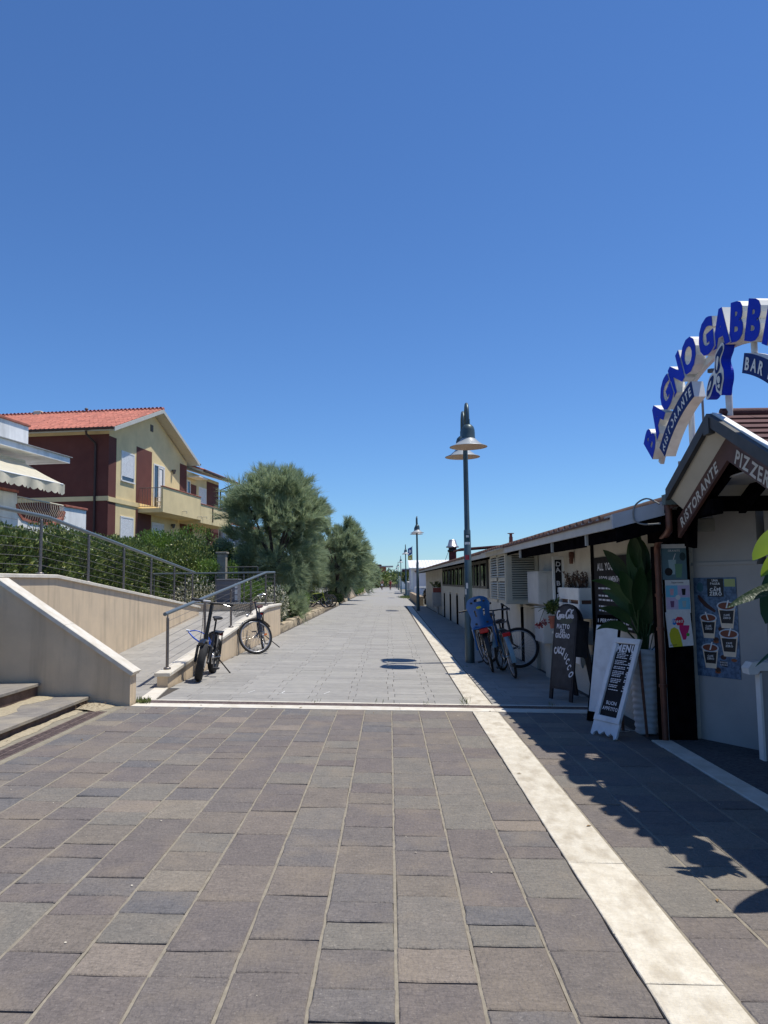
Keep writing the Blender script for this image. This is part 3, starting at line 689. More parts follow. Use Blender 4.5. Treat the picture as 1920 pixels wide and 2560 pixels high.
# pale block behind the tamarisk at the end of the house
gh = empty('grey_house', mat4=rotm((-11.6, 53.5, 0), (.1167, .9932)), label='pale lilac house wall seen between ochre balcony and tamarisk tree', cat='house')
m_lil = mat('lilac_plaster', (.42, .40, .42), .9, var=.08, scale=1.5)
MB().prism([(0, -.3), (9, -.3), (9, 5.6), (0, 5.6)], (0, 0, 0), (1, 0, 0), (0, 0, 1), (0, -1, 0), 6).build('wall', m_lil, gh)
for z in (3.2,): window(gh, .8, 2.4, z, z+1.2, shutter=0); window(gh, 3.4, 5., z, z+1.2, shutter=.6)
g_ = MB(); g_.hexa([(-.4, .5, 5.55), (9.4, .5, 5.55), (9.4, -3, 6.9), (-.4, -3, 6.9), (-.4, .5, 5.65), (9.4, .5, 5.65), (9.4, -3, 7.0), (-.4, -3, 7.0)]); g_.build('roof', m_tile, gh)
MB().box(-.2, 9, 0, 1.2, 2.6, 2.75).build('balcony_slab', m_lil, gh)
br = MB().tube([(-.2, 1.15, 3.6), (9, 1.15, 3.6)], .02, 6).build('balcony_railing', m_fence, gh)
for k in range(40): MB().tube([(-.2+k*.23, 1.15, 2.75), (-.2+k*.23, 1.15, 3.6)], .01, 4).build('baluster', m_fence, br)
# ------------------------------------------------------------------ white house with awning
m_wpl = mat('weathered_white_plaster', (.88, .88, .86), .9, var=.04, scale=2, bump=.2, bscale=60, dirt=((.36, .37, .36), .55, 1.6, (1.2, 1.2, .35)))
m_awn = mat('cream_awning', (.80, .74, .58), .8, var=.04, scale=4, trans=.35)
wh = empty('white_house', label='white weathered house with cream scalloped awning and curved balcony opening', cat='house', mat4=rotm((-11.43, 29.0, 0), (.129, .9917)))
MB().box(-12, -.1, -7, -.25, -.3, 3.0).build('wall', m_wpl, wh)
MB().box(-12, -.1, -.24, .0, -.3, 2.95).build('wall', m_wpl, wh)
MB().box(-12, -4.0, -7, -1.7, 3.0, 6.1).build('wall', m_mar, wh)
MB().box(-12, -.1, -1.69, -.01, 2.95, 3.01).build('balcony_floor', m_wpl, wh)
# parapet with a dipped opening: outline with the curved cut
cut = [(-1.6, 4.27), (-1.62, 4.1), (-1.72, 3.85), (-1.95, 3.68), (-2.4, 3.60), (-3.0, 3.575), (-3.6, 3.585), (-4.1, 3.66), (-4.32, 3.82), (-4.41, 4.1), (-4.42, 4.44)]
top = [(-.1, 3.0), (-.1, 4.26)]+[cut[0]]+cut[1:]+[(-12, 4.44), (-12, 3.0)]
MB().prism(top, (0, -.18, 0), (1, 0, 0), (0, 0, 1), (0, 1, 0), .18).build('parapet', m_wpl, wh)
MB().box(-1.60, -.06, -.23, .05, 4.262, 4.34, .01).build('parapet_cap', m_redcap, wh); MB().box(-12, -4.40, -.23, .05, 4.442, 4.53, .01).build('parapet_cap', m_redcap, wh)
n_ = len(cut); cb = MB(); ring_o = cut[1:-1]
inner = [(a+(.0), b) for a, b in ring_o]
P_ = [Vector((a, 0, b)) for a, b in ring_o]; vs = []
for i, p in enumerate(P_):
    t = (P_[min(i+1, len(P_)-1)]-P_[max(0, i-1)]).normalized(); nn = Vector((t.z, 0, -t.x)); nn = nn if nn.z < 0 or abs(nn.z) < .3 and (nn.x*(p.x+3) > 0) else -nn
    for yy, off in ((.03, 0), (.03, .09), (-.2, .09), (-.2, -.02)): vs.append(p-nn*(-off if False else 0)+nn*(off-.02)*1.0+Vector((0, yy, 0)))
cb.add(vs, [(i*4+k, i*4+(k+1) % 4, (i+1)*4+(k+1) % 4, (i+1)*4+k) for i in range(len(P_)-1) for k in range(4)]); cb.build('opening_trim', m_redcap, wh)
br = MB().tube([(-4.42, -.05, 4.34), (-1.62, -.05, 4.30)], .03, 8).build('balcony_railing', m_cream, wh)
for k in range(20):
    u = -4.32+k*.137; zb = 3.63 if -4.1 < u < -1.9 else 3.80
    MB().tube([(u, -.05, 4.33), (u, -.03, 4.12), (u+.09, .07, 3.86), (u+.1, .0, zb)], .011, 5).build('baluster', m_cream, br)
MB().box(-12, -2.35, -2, .6, 5.70, 5.90).build('roof_slab', m_wpl, wh); MB().box(-12, -2.28, -2, .66, 5.902, 5.93).build('slab_edge', mat('grey_lead', (.3, .3, .3), .6, var=.1), wh)
MB().box(-12, -3.93, -6, .02, 5.93, 6.70).build('wall', m_wpl, wh); MB().box(-12, -3.88, -6, .07, 6.702, 6.78, .01).build('parapet_cap', m_redcap, wh)
aw = MB(); nu, nv = 44, 10; vs = []
for i in range(nu+1):
    for j in range(nv+1):
        u = -9.5+(5.3)*i/nu+.0; v = j/nv; y = .1+1.2*v; z = 5.47-.72*v-.03*math.sin(math.pi*v)-.02*math.sin(u*2.1)*v*0; vs.append((u+(.25*v if i == nu else 0), y, z+.012*math.sin(u*5+v*3)))
aw.add(vs, [(i*(nv+1)+j, i*(nv+1)+j+1, (i+1)*(nv+1)+j+1, (i+1)*(nv+1)+j) for i in range(nu) for j in range(nv)], True)
ao = empty('awning', mat4=wh.matrix_world.copy(), label='cream sun awning with scalloped valance hanging over the white balcony', cat='awning')
aw.build('fabric', m_awn, ao)
va = MB(); u = -9.5
while u < -4.0:
    n = 7; top_ = [(u+.27*k/n, 1.31+.02*math.sin((u+.27*k/n)*4), 4.75) for k in range(n+1)]
    bot = [(u+.27*k/n, 1.33+.05*math.sin((u+.27*k/n)*7+1), 4.46-.07*math.sin(math.pi*k/n)) for k in range(n+1)]
    va.add(top_+bot, [(k, k+1, n+2+k, n+1+k) for k in range(n)], True); u += .27
va.build('valance', m_awn, ao); MB().tube([(-9.5, 1.3, 4.74), (-3.95, 1.3, 4.74)], .03, 6).build('front_bar', m_wpaint, ao); MB().box(-9.5, -4.2, 0., .12, 5.42, 5.53).build('casing', m_cream, ao)
# ------------------------------------------------------------------ vegetation
m_tam = mat('tamarisk_foliage', (.40, .47, .27), .7, scale=1.1, col2=(.22, .29, .175), island=.25, trans=.48, hue=.02)
m_hed = mat('pittosporum_leaf', (.145, .205, .050), .4, scale=1.3, col2=(.045, .080, .024), isl2=((.27, .30, .09), .84), island=.35, trans=.25, spec=.5, hue=.02)
m_hedl = mat('light_shrub_leaf', (.19, .30, .055), .45, scale=1.3, col2=(.085, .15, .033), island=.35, trans=.3, hue=.015)
m_vari = mat('variegated_leaf', (.09, .12, .045), .5, scale=9, col2=(.05, .075, .03), isl2=((.66, .62, .46), .60), island=.2, trans=.2)
m_bark = mat('tamarisk_bark', (.085, .065, .052), .95, scale=8, col2=(.04, .03, .026), bump=1, stretch=(3, 3, .6))
m_grass = mat('grass_blades', (.21, .25, .085), .8, scale=2, col2=(.12, .16, .05), island=.3, trans=.3)
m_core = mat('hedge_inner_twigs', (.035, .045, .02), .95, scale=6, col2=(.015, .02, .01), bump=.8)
rng = np.random.default_rng(5)
def leaves(P, Nrm, L, Wd, name, m, parent, curl=.0, kind=None, up=None, q=1):
    """one folded quad per leaf; P (n,3) base, Nrm (n,3) growing direction"""
    n = len(P); d = Nrm/np.linalg.norm(Nrm, axis=1, keepdims=True); r_ = rng.normal(size=(n, 3)); s = np.cross(d, r_); s /= np.linalg.norm(s, axis=1, keepdims=True)
    L_ = L*rng.uniform(.6, 1.3, (n, 1)); W_ = Wd*rng.uniform(.7, 1.25, (n, 1))
    nn = np.cross(s, d); mid = P+d*L_*.5+nn*curl*L_
    V = np.stack([P, mid-s*W_*.5, P+d*L_, mid+s*W_*.5], 1).reshape(-1, 3); F = np.arange(4*n).reshape(n, 4)
    return npmesh(name, V, F, m, parent, kind)
def fbm(P, sc_, seed):
    r = np.zeros(len(P)); a = 1.; r2 = np.random.default_rng(seed)
    for o in range(3):
        k = r2.normal(size=(4, 3))*sc_*(2**o); ph = r2.uniform(0, 6.28, 4)
        for i in range(4): r += a*np.sin(P@k[i]+ph[i])
        a *= .55
    return r/4
def hedge(name, x0, x1, y0, y1, zt, n, L, label, m=m_hed, z0=0., wob=.22, cat='hedge', group=None, rough=.10, top_fn=None, Wd=None):
    t = empty(name, ((x0+x1)/2, (y0+y1)/2, z0), 0, label, cat, group)
    cx, cy = (x0+x1)/2, (y0+y1)/2
    X, Y = x1-x0, y1-y0; Z = zt-z0
    # points over the three faces the street sees plus the top and ends
    areas = np.array([Y*Z, X*Y, X*Z, X*Z, Y*Z*.3]); pick = rng.choice(5, n, p=areas/areas.sum()); u = rng.uniform(0, 1, n); v = rng.uniform(0, 1, n)
    P = np.zeros((n, 3)); N_ = np.zeros((n, 3))
    f = pick == 0; P[f] = np.c_[np.full(f.sum(), x1), y0+Y*u[f], z0+Z*v[f]]; N_[f] = (1, 0, .35)
    f = pick == 1; P[f] = np.c_[x0+X*v[f], y0+Y*u[f], np.full(f.sum(), zt)]; N_[f] = (0, 0, 1)
    f = pick == 2; P[f] = np.c_[x0+X*u[f], np.full(f.sum(), y0), z0+Z*v[f]]; N_[f] = (0, -1, .35)
    f = pick == 3; P[f] = np.c_[x0+X*u[f], np.full(f.sum(), y1), z0+Z*v[f]]; N_[f] = (0, 1, .35)
    f = pick == 4; P[f] = np.c_[np.full(f.sum(), x0), y0+Y*u[f], z0+Z*v[f]]; N_[f] = (-1, 0, .35)
    # rounded top edges
    edge = np.clip((P[:, 2]-(zt-.3))/.3, 0, 1); P[:, 0] = cx+(P[:, 0]-cx)*(1-.12*edge**2*(pick != 1)); 
    if top_fn is not None: P[:, 2] = z0+(P[:, 2]-z0)*top_fn(P[:, 0], P[:, 1])
    w_ = fbm(P, 1.6, 3)*wob+fbm(P, 5., 8)*wob*.45
    P += N_*(w_-rng.exponential(rough, n))[:, None]
    D_ = N_+rng.normal(size=(n, 3))*.55+np.array([0, 0, .35])
    leaves(P, D_, L, Wd or L*.42, 'foliage', m, t, .06, 'stuff')
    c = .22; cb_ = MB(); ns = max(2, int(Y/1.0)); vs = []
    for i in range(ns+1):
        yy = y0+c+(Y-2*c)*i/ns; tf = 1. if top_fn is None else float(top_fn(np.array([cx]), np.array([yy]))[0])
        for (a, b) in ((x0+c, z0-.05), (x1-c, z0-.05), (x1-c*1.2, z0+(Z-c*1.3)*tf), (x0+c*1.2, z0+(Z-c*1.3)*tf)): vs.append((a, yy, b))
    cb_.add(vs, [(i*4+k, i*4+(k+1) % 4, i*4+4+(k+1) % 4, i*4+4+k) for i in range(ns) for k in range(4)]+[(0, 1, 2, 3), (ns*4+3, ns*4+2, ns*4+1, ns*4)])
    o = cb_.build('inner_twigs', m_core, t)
    for ch_ in t.children: ch_.matrix_parent_inverse = Matrix.Translation(-t.location)
    return t
def blob(name, c, r, n, L, label, m=m_hed, cat='shrub', group=None, Wd=None, up=.3, squash=1., core=True, lumps=5):
    """rounded shrub made of several leafy lobes"""
    t = empty(name, (c[0], c[1], c[2]), 0, label, cat, group); P = []; N_ = []
    r = np.array(r, float)
    for k in range(lumps):
        off = rng.normal(size=3)*r*.33; rr_ = r*rng.uniform(.5, .85); off[2] = abs(off[2])*.6
        m_ = n//lumps; d = rng.normal(size=(m_, 3)); d /= np.linalg.norm(d, axis=1, keepdims=True); rad = rng.uniform(.72, 1.05, (m_, 1))**.6
        P.append(np.array([0, 0, r[2]*.85])+off+d*rad*rr_); N_.append(d+rng.normal(size=(m_, 3))*.4+np.array([0, 0, up]))
    P = np.concatenate(P); N_ = np.concatenate(N_); k = P[:, 2] > .02; P, N_ = P[k], N_[k]
    leaves(P, N_, L, Wd or L*.45, 'foliage', m, t, .05, 'stuff')
    if core:
        mb = MB(); mb.tube([(0, 0, -.05), (.02, 0, r[2]*.5), (0, .03, r[2])], [r[0]*.1+.01, r[0]*.06+.008, .01], 6); mb.build('stem', m_bark, t)
    return t
def tamarisk(name, x, y, z, H, rad, n, label, trunk_lean=(0, 0), seed=1, group='feathery tamarisk trees along the promenade garden', zc=.62, squash=.78, L=.32, nclump=130, Wn=.014):
    rg = np.random.default_rng(seed); t = empty(name, (x, y, z), 0, label, 'tree', group)
    cz = H*zc; tr = MB(); tops = []
    base = [Vector((0, 0, -.1)), Vector((.05*trunk_lean[0], 0, H*.15)), Vector((trunk_lean[0]*.4, trunk_lean[1]*.4, H*.32))]
    tr.tube(smoothpoly([tuple(p) for p in base], 4, False), [.19*H/6*(1-.05*i) for i in range(9)], 9)
    for k in range(7):
        a = k*2.4+rg.uniform(-.4, .4); e = Vector((math.cos(a)*rad*.6, math.sin(a)*rad*.6, H*(.58+.28*rg.random()))); p0 = base[2]-Vector((0, 0, .1)); m1 = p0.lerp(e, .45)+Vector((0, 0, .12*H*.3)); 
        pts = smoothpoly([tuple(p0), tuple(m1), tuple(e)], 4, False); tr.tube(pts, [max(.012, .1*H/6*(1-i/9)) for i in range(len(pts))], 6); tops.append(e)
    tr.build('trunk', m_bark, t)
    # plume clumps over a lumpy crown; every clump is a fan of fine sprays
    lob = rg.normal(size=(9, 3)); lob /= np.linalg.norm(lob, axis=1, keepdims=True); lr = rg.uniform(.82, 1.12, 9)
    C = []; Dn = []
    while len(C) < nclump:
        d = rg.normal(size=3); d /= np.linalg.norm(d)
        if d[2] < -.92: continue
        s = 1.+.0; w_ = np.exp((lob@d-1)*5); s = (w_*lr).sum()/w_.sum()
        rr_ = rg.uniform(.35, 1.0)**.5*s
        sq = np.array([rad, rad, H*(1-zc)*.92]); sq2 = np.array([rad, rad, H*(zc-.12)])
        p = d*rr_*(sq if d[2] > 0 else sq2); C.append(p+np.array([trunk_lean[0]*.5, trunk_lean[1]*.5, cz])); Dn.append(d*.75+np.array([0, 0, .55])+rg.normal(size=3)*.25)
    C = np.array(C); Dn = np.array(Dn); Dn /= np.linalg.norm(Dn, axis=1, keepdims=True)
    per = n//nclump
    idx = np.repeat(np.arange(nclump), per); N = len(idx); T = rg.uniform(0, 1, N); Lc = rad*.42*rg.uniform(.6, 1.25, nclump)[idx]
    # sub-branches inside a clump
    nb = 9; sb = rg.normal(size=(nclump, nb, 3))*.42; bsel = rg.integers(0, nb, N); bd = Dn[idx]+sb[idx, bsel]; bd /= np.linalg.norm(bd, axis=1, keepdims=True)
    droop = np.zeros((N, 3)); droop[:, 2] = -.18*Lc*T**2.5
    P = C[idx]+bd*(T*Lc)[:, None]+droop+rg.normal(size=(N, 3))*.025*(1.3-T)[:, None]*rad
    D_ = bd*1.2+rg.normal(size=(N, 3))*.38; D_[:, 2] += .15
    D_ /= np.linalg.norm(D_, axis=1, keepdims=True); r_ = rg.normal(size=(N, 3)); s = np.cross(D_, r_); s /= np.linalg.norm(s, axis=1, keepdims=True)
    L_ = (L*rg.uniform(.5, 1.2, N))[:, None]; W_ = Wn*rg.uniform(.7, 1.4, (N, 1)); tip = P+D_*L_; tip[:, 2] -= .03*L_[:, 0]
    V = np.stack([P-s*W_*.5, P+s*W_*.5, tip+s*W_*.12, tip-s*W_*.12], 1).reshape(-1, 3)
    npmesh('crown', V, np.arange(4*N).reshape(N, 4), m_tam, t)
    return t
tamarisk('tamarisk_tree', -4.22, 28.0, .1, 5.6, 1.66, 115000, 'largest feathery tamarisk tree in front of the ochre house end', (.1, 0), 11, L=.28, nclump=210)
tamarisk('tamarisk_tree', -4.45, 36.0, .1, 4.15, 1.25, 36000, 'second tamarisk tree just behind the big one, darker and slimmer', (-.1, 0), 12, L=.30, nclump=110)
tamarisk('tamarisk_tree', -3.25, 47.5, .1, 5.15, 1.45, 50000, 'wide tamarisk tree with two dark trunks beyond the yellow bicycle', (.1, 0), 13, L=.34, nclump=130, Wn=.02)
tamarisk('tamarisk_tree', -3.6, 57.0, .1, 4.2, 1.7, 36000, 'tamarisk tree leaning towards the walkway above the second ramp', (.3, 0), 14, L=.4, nclump=110, Wn=.025)
tamarisk('tamarisk_tree', -4.0, 78.0, .1, 4.0, 2.2, 26000, 'low rounded tamarisk tree above the parked dark cart', (0, 0), 15, L=.45, nclump=90, Wn=.035)
tamarisk('tamarisk_tree', -4.1, 100.0, .1, 4.1, 2.4, 20000, 'last tamarisk tree before the distant pink building', (.2, 0), 16, L=.5, nclump=80, Wn=.045)
hedge('clipped_hedge', -8.4, -6.5, 8.0, 23.0, 2.62, 85000, .085, 'long clipped evergreen hedge behind the steel terrace railing', z0=.6, top_fn=lambda x, y: .96+np.clip((12.5-y)/4, 0, .12)+.02*np.sin(y*1.7)-.07*np.clip((y-13)/5, 0, 1))
hedge('garden_hedge', -11.4, -9.6, 23.0, 38.0, 3.1, 42000, .10, 'second hedge under the ochre house windows', z0=.3)
blob('laurel_shrub', (-8.3, 28.6, .3), (1.35, 1.5, 1.75), 20000, .10, 'bright green bushy laurel rising above the hedge before the ochre house', m_hedl, lumps=8)
blob('laurel_shrub', (-6.7, 25.5, .3), (1.1, 1.2, 1.1), 14000, .09, 'dense shrub left of the stone gate pillar', m_hed, lumps=7)
hedge('dark_hedge', -7.6, -6.0, 26.0, 62.0, 2.75, 60000, .11, 'dark tall hedge in the shade behind the tamarisk trunks', z0=.0, wob=.35)
hedge('creeper_hedge', -5.9, -5.2, 23.5, 26.5, 2.1, 9000, .08, 'leafy creeper hedge right of the grey utility cabinet', m=m_hedl, z0=.1)
blob('variegated_shrub', (-3.36, 22.0, .07), (.42, .62, .62), 5200, .075, 'cream and green variegated shrub at the end of the ramp wall', m_vari, up=.5, lumps=6)
blob('variegated_shrub', (-5.5, 22.3, .3), (.75, .5, .62), 4600, .075, 'variegated shrub left of the grey utility cabinet behind the landing', m_vari, up=.5, lumps=6)
blob('laurel_shrub', (-4.0, 23.0, .3), (.5, .5, .65), 3500, .08, 'green shrub right of the grey utility cabinet behind the railing', m_hedl, lumps=5)
tamarisk('tamarisk_shrub', -3.42, 25.6, .05, 1.15, .62, 9000, 'small feathery tamarisk bush behind the stone kerb', (0, 0), 21, group=None, zc=.5, L=.13, nclump=60, Wn=.009)
blob('broadleaf_shrub', (-3.75, 30.0, .05), (.7, 1.1, .7), 6000, .10, 'bright broadleaf shrub between tamarisk bush and yellow bicycle', m_hedl, lumps=6)
blob('broadleaf_shrub', (-3.5, 73.0, .05), (.7, 1.5, .75), 3500, .16, 'rounded green bush beyond the far ramp wall', m_hedl, lumps=5)
blob('low_dark_shrub', (-3.7, 47.0, .05), (.85, 1.8, .42), 5000, .10, 'low dark ground shrub beside the two trunks', m_hed, lumps=6)
for i, (px_, y_, lb_) in enumerate([(-6.5, 128, 'dark pine clump left of the distant beige wall'), (-3.0, 160, 'rounded dark pine crown behind the two cyclists'), (1.5, 190, 'far pine crown to the right of the cyclists')]):
    blob('pine_tree', (px_, y_, .0), (5.5 if i else 3.5, 4, 2.0 if i else 1.6), 3000, .5, lb_, m_hed, 'tree', lumps=7)
# garden bed soil and grass by the kerb
MB().box(-6.4, -3.06, 20.98, 110, -.02, .035).shear().build('garden_bed', m_soil, kind='structure')
n = 26000; P = np.c_[rng.uniform(-3.9, -3.12, n), 20.98+rng.uniform(0, 1, n)**1.5*14.3, np.full(n, .115)]; P[:, 2] = .115
D_ = rng.normal(size=(n, 3))*.5+np.array([.0, 0, 1]); leaves(P, D_, .10, .012, 'grass', m_grass, None, .05, 'stuff')
# weeds growing in the drain
for (wx, wy, k, h_) in [(-2.86, 9.05, 60, .075), (.86, 9.28, 16, .12), (-.9, 9.27, 5, .06), (-.15, 9.27, 4, .07), (.42, 9.28, 5, .05), (1.9, 9.27, 6, .07), (1.25, 13.4, 6, .03)]:
    P = np.c_[wx+rng.normal(size=k)*.03, wy+rng.normal(size=k)*.015, np.full(k, gz(wx))]; D_ = rng.normal(size=(k, 3))*.4+np.array([0, 0, 1]); leaves(P, D_, h_, .008 if k < 40 else .02, 'drain_weeds', m_grass, None, .05, 'stuff')
# ------------------------------------------------------------------ rough stone kerb
m_rock = mat('kerb_sandstone', (.50, .42, .28), .9, scale=6, col2=(.30, .235, .16), bump=.9, bscale=25, obrand=.14)
kerb = empty('stone_kerb', (0, 0, 0), 0, 'rough sandstone block kerb edging the planted bed along the walkway', 'kerb')
def rock(parent, x0, x1, y0, y1, z0, z1, name='stone'):
    nx, ny, nz_ = 3, 4, 3; vs = {}; mb = MB(); pts = []; idx = {}
    def P(i, j, k):
        if (i, j, k) not in idx:
            u, v, w_ = i/nx, j/ny, k/nz_; b = .8+.2*(1-(2*w_-1)**4*.5)
            e = (abs(2*u-1)**4+abs(2*v-1)**4)*.35
            x = x0+(x1-x0)*(.5+(u-.5)*(1-.16*(w_**3)*1)); y = y0+(y1-y0)*(.5+(v-.5)*(1-.05*w_**3)); z = z0+(z1-z0)*w_*(1-.12*e*w_)
            q = .010; idx[(i, j, k)] = len(pts); pts.append((x+random.uniform(-q, q), y+random.uniform(-q, q), z+random.uniform(-q, q)))
        return idx[(i, j, k)]
    fs = []
    for i in range(nx):
        for j in range(ny): fs.append((P(i, j, nz_), P(i+1, j, nz_), P(i+1, j+1, nz_), P(i, j+1, nz_)))
    for k in range(nz_):
        for j in range(ny): fs.append((P(nx, j, k), P(nx, j+1, k), P(nx, j+1, k+1), P(nx, j, k+1))); fs.append((P(0, j+1, k), P(0, j, k), P(0, j, k+1), P(0, j+1, k+1)))
        for i in range(nx): fs.append((P(i, 0, k), P(i+1, 0, k), P(i+1, 0, k+1), P(i, 0, k+1))); fs.append((P(i+1, ny, k), P(i, ny, k), P(i, ny, k+1), P(i+1, ny, k+1)))
    mb.add(pts, fs); return mb.shear().build(name, m_rock, parent)
def kerb_run(par, y0, y1, lo, hi, x=-3.02):
    y = y0
    while y < y1: L = min(random.uniform(lo, hi), y1-y+.05); rock(par, x-.30+random.uniform(-.02, .02), x+random.uniform(-.02, .02), y, y+L-.02, -.03, .20+random.uniform(-.025, .02)); y += L
kerb_run(kerb, 21.0, 25.4, 1.0, 1.5); kerb_run(kerb, 25.4, 29.0, .22, .5); kerb_run(kerb, 29.0, 35.4, .5, 1.2)
k2 = empty('stone_kerb', (0, 0, 0), 0, 'short rough kerb piece beyond the yellow bicycle', 'kerb'); kerb_run(k2, 43.6, 45.5, .9, 1.1)
k3 = empty('stone_kerb', (0, 0, 0), 0, 'rough stone kerb under the low dark shrub before the far ramp', 'kerb'); kerb_run(k3, 52, 58.5, .9, 1.6, x=-3.0)
k4 = empty('stone_kerb', (0, 0, 0), 0, 'row of kerb blocks from the far ramp wall to the dark cart', 'kerb'); kerb_run(k4, 72, 104, 2., 3.5)
# utility cabinet behind the landing
cb = empty('utility_cabinet', (-4.48, 21.6, .0), 0, 'grey street utility cabinet with white stickers behind the landing railing', 'cabinet')
m_cabg = mat('cabinet_grey', (.15, .15, .165), .55, var=.05, scale=4)
MB().box(-.32, .27, -.22, .22, .7, 1.53).build('body', m_cabg, cb); MB().box(-.34, .29, -.24, .24, 1.532, 1.57, .01).build('lid', m_cabg, cb); MB().box(-.32, .27, -.23, .23, .2, .69).build('plinth', m_cabg, cb)
MB().box(-.30, .17, -.226, -.221, .78, 1.49).build('door', m_cabg, cb)
for z in (1.38, 1.21, 1.05): MB().box(.19, .265, -.224, -.2205, z-.07, z+.07).build('sticker', m_white, cb)
# stone gate pillar and gate
sp = empty('gate_pillar', (-5.15, 23.9, .0), 0, 'old grey stone gate pillar rising behind the landing railing', 'pillar')
m_oldst = mat('old_grey_stone', (.34, .31, .25), .95, scale=6, col2=(.2, .18, .15), bump=.7)
MB().box(-.17, .09, -.14, .14, .1, 2.36, .015).build('shaft', m_oldst, sp); MB().box(-.21, .13, -.18, .18, 2.362, 2.42, .01).build('cap', m_oldst, sp)
gt = empty('garden_gate', (-4.85, 23.9, .0), 0, 'dark metal bar gate beside the stone pillar', 'gate'); gf = MB().tube([(-.9, .06, 1.95), (.75, .06, 1.95)], .015, 6).tube([(.75, .06, .2), (.75, .06, 1.95)], .025, 6).tube([(-.9, .06, .2), (-.9, .06, 1.95)], .025, 6).build('gate_frame', m_fence, gt)
for k in range(10): MB().tube([(-.75+k*.15, .06, .2), (-.75+k*.15, .06, 1.95)], .009, 5).build('bar', m_fence, gt)
# small beige pier and white sign frame in the garden
bp = empty('garden_pier', (-5.95, 40.5, 0), 0, 'small brown pier with flat cap beyond the big tamarisk', 'pillar'); MB().box(-.2, .2, -.2, .2, 0, 1.75).build('shaft', m_oldst, bp); MB().box(-.24, .24, -.24, .24, 1.752, 1.8).build('cap', m_oldst, bp)
# the next ramp farther along
fr_ = empty('far_ramp_wall', (0, 0, 0), 0, 'beige wall of the next ramp beyond the trees, its coping sloping away', 'wall')
MB().box(-5.0, -3.22, 62.2, 62.4, -.1, .92).build('wall_body', m_stucco, fr_); poly_wall('wall_side', [(62.4, -.1), (70.8, -.1), (70.8, .2), (64, .92), (62.4, .92)], 'y', -3.4, -3.2, m_stucco, fr_)
coping_run(fr_, [(-5.0, 62.3, .97), (-3.15, 62.3, .97)], (0, .13, 0), .05, 2); coping_run(fr_, [(-3.3, 62.4, .97), (-3.3, 64, .97), (-3.3, 71, .24)], (.14, 0, 0), .05, 4)
fl = empty('far_ramp_railing', (0, 0, 0), 0, 'thin metal railing on the next ramp under the trees', 'railing')
MB().tube([(-7, 62.3, 1.95), (-3.3, 62.3, 1.95), (-3.3, 64, 1.95), (-3.3, 71, 1.22)], .03, 6).build('handrail', m_steel, fl)
for p in [(-6.8, 62.3, .9, 1.93), (-5.6, 62.3, .9, 1.93), (-4.5, 62.3, .9, 1.93), (-3.32, 62.3, .95, 1.93), (-3.3, 64, .95, 1.93), (-3.3, 65.7, .8, 1.75), (-3.3, 67.4, .6, 1.58), (-3.3, 69.1, .4, 1.4), (-3.3, 70.9, .22, 1.22)]: MB().tube([p[:3], (p[0], p[1], p[3])], .025, 5).build('post', m_steel, fl)
for k in range(4): MB().tube([(-7, 62.3, 1.1+k*.2), (-3.3, 62.3, 1.1+k*.2), (-3.3, 64, 1.1+k*.2), (-3.3, 71, .38+k*.2)], .012, 4).build('cable', m_steel, fl)
tp = empty('terracotta_planter', (-4.35, 61.5, .05), 0, 'dark brown planter standing against the far ramp wall', 'planter'); MB().lathe([(.28, 0), (.42, .95), (.46, .96), (.46, 1.05), (.38, 1.05), (.36, .9)], (0, 0, 0), 14).build('pot', m_riser, tp)
lw = empty('far_garden_wall', (0, 0, 0), 0, 'low beige garden wall along the far bed past the dark cart', 'wall'); MB().box(-4.0, -3.75, 112, 165, -.1, 1.1).build('wall_body', m_stucco, lw)
lw = empty('end_wall', (0, 0, 0), 0, 'long low beige wall closing the far end of the walkway', 'wall'); MB().box(-8.5, 4.5, 180, 180.5, -.1, 1.0).build('wall_body', mat('brownish_render', (.28, .22, .16), .9, var=.1), lw)
pk = empty('distant_building', (0, 0, 0), 0, 'distant pinkish grey building with red upper block above the cyclists', 'building')
m_pink = mat('faded_pink_plaster', (.20, .155, .15), .9, var=.15, scale=.3); m_pred = mat('faded_red_plaster', (.36, .13, .10), .9, var=.15, scale=.3)
MB().box(-9, -2.35, 200, 212, -.2, 5.6).build('wall', m_pink, pk); MB().box(-2.3, -.9, 204, 210, -.2, 5.2).build('wall', m_pred, pk); MB().box(-3.0, 1.0, 203, 211, 5.2, 5.5).build('roof', m_eave, pk); MB().box(-9.4, -2.1, 199.5, 212, 5.6, 5.8).build('roof', m_rooft2, pk)
for k in range(5): window(pk, 0, 0, 0, 0) if False else MB().box(-8.4+k*1.25, -7.7+k*1.25, 199.94, 200.0, 3.4, 4.6).build('window', m_glass, pk)
# ------------------------------------------------------------------ beach restaurant building at the right
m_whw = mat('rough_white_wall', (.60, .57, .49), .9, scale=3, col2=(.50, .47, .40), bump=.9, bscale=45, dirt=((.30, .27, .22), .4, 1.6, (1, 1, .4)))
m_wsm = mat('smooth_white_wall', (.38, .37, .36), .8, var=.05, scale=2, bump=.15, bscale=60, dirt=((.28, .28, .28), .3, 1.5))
m_pan = mat('white_boards', (.58, .56, .50), .65, scale=3, col2=(.50, .48, .42), bump=.2, bscale=50, dirt=((.3, .27, .22), .3, 2.))
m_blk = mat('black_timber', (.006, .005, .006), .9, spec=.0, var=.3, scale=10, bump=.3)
m_fas = mat('grey_white_fascia', (.46, .45, .42), .6, var=.06, scale=3)
m_louv = mat('cream_louvre', (.50, .46, .36), .65, var=.05, scale=4)
m_box = mat('white_plastic_box', (.56, .55, .52), .5, var=.04, scale=4)
m_brn = mat('brown_timber', (.13, .055, .035), .7, var=.2, scale=6, stretch=(1, 1, 4), bump=.3)
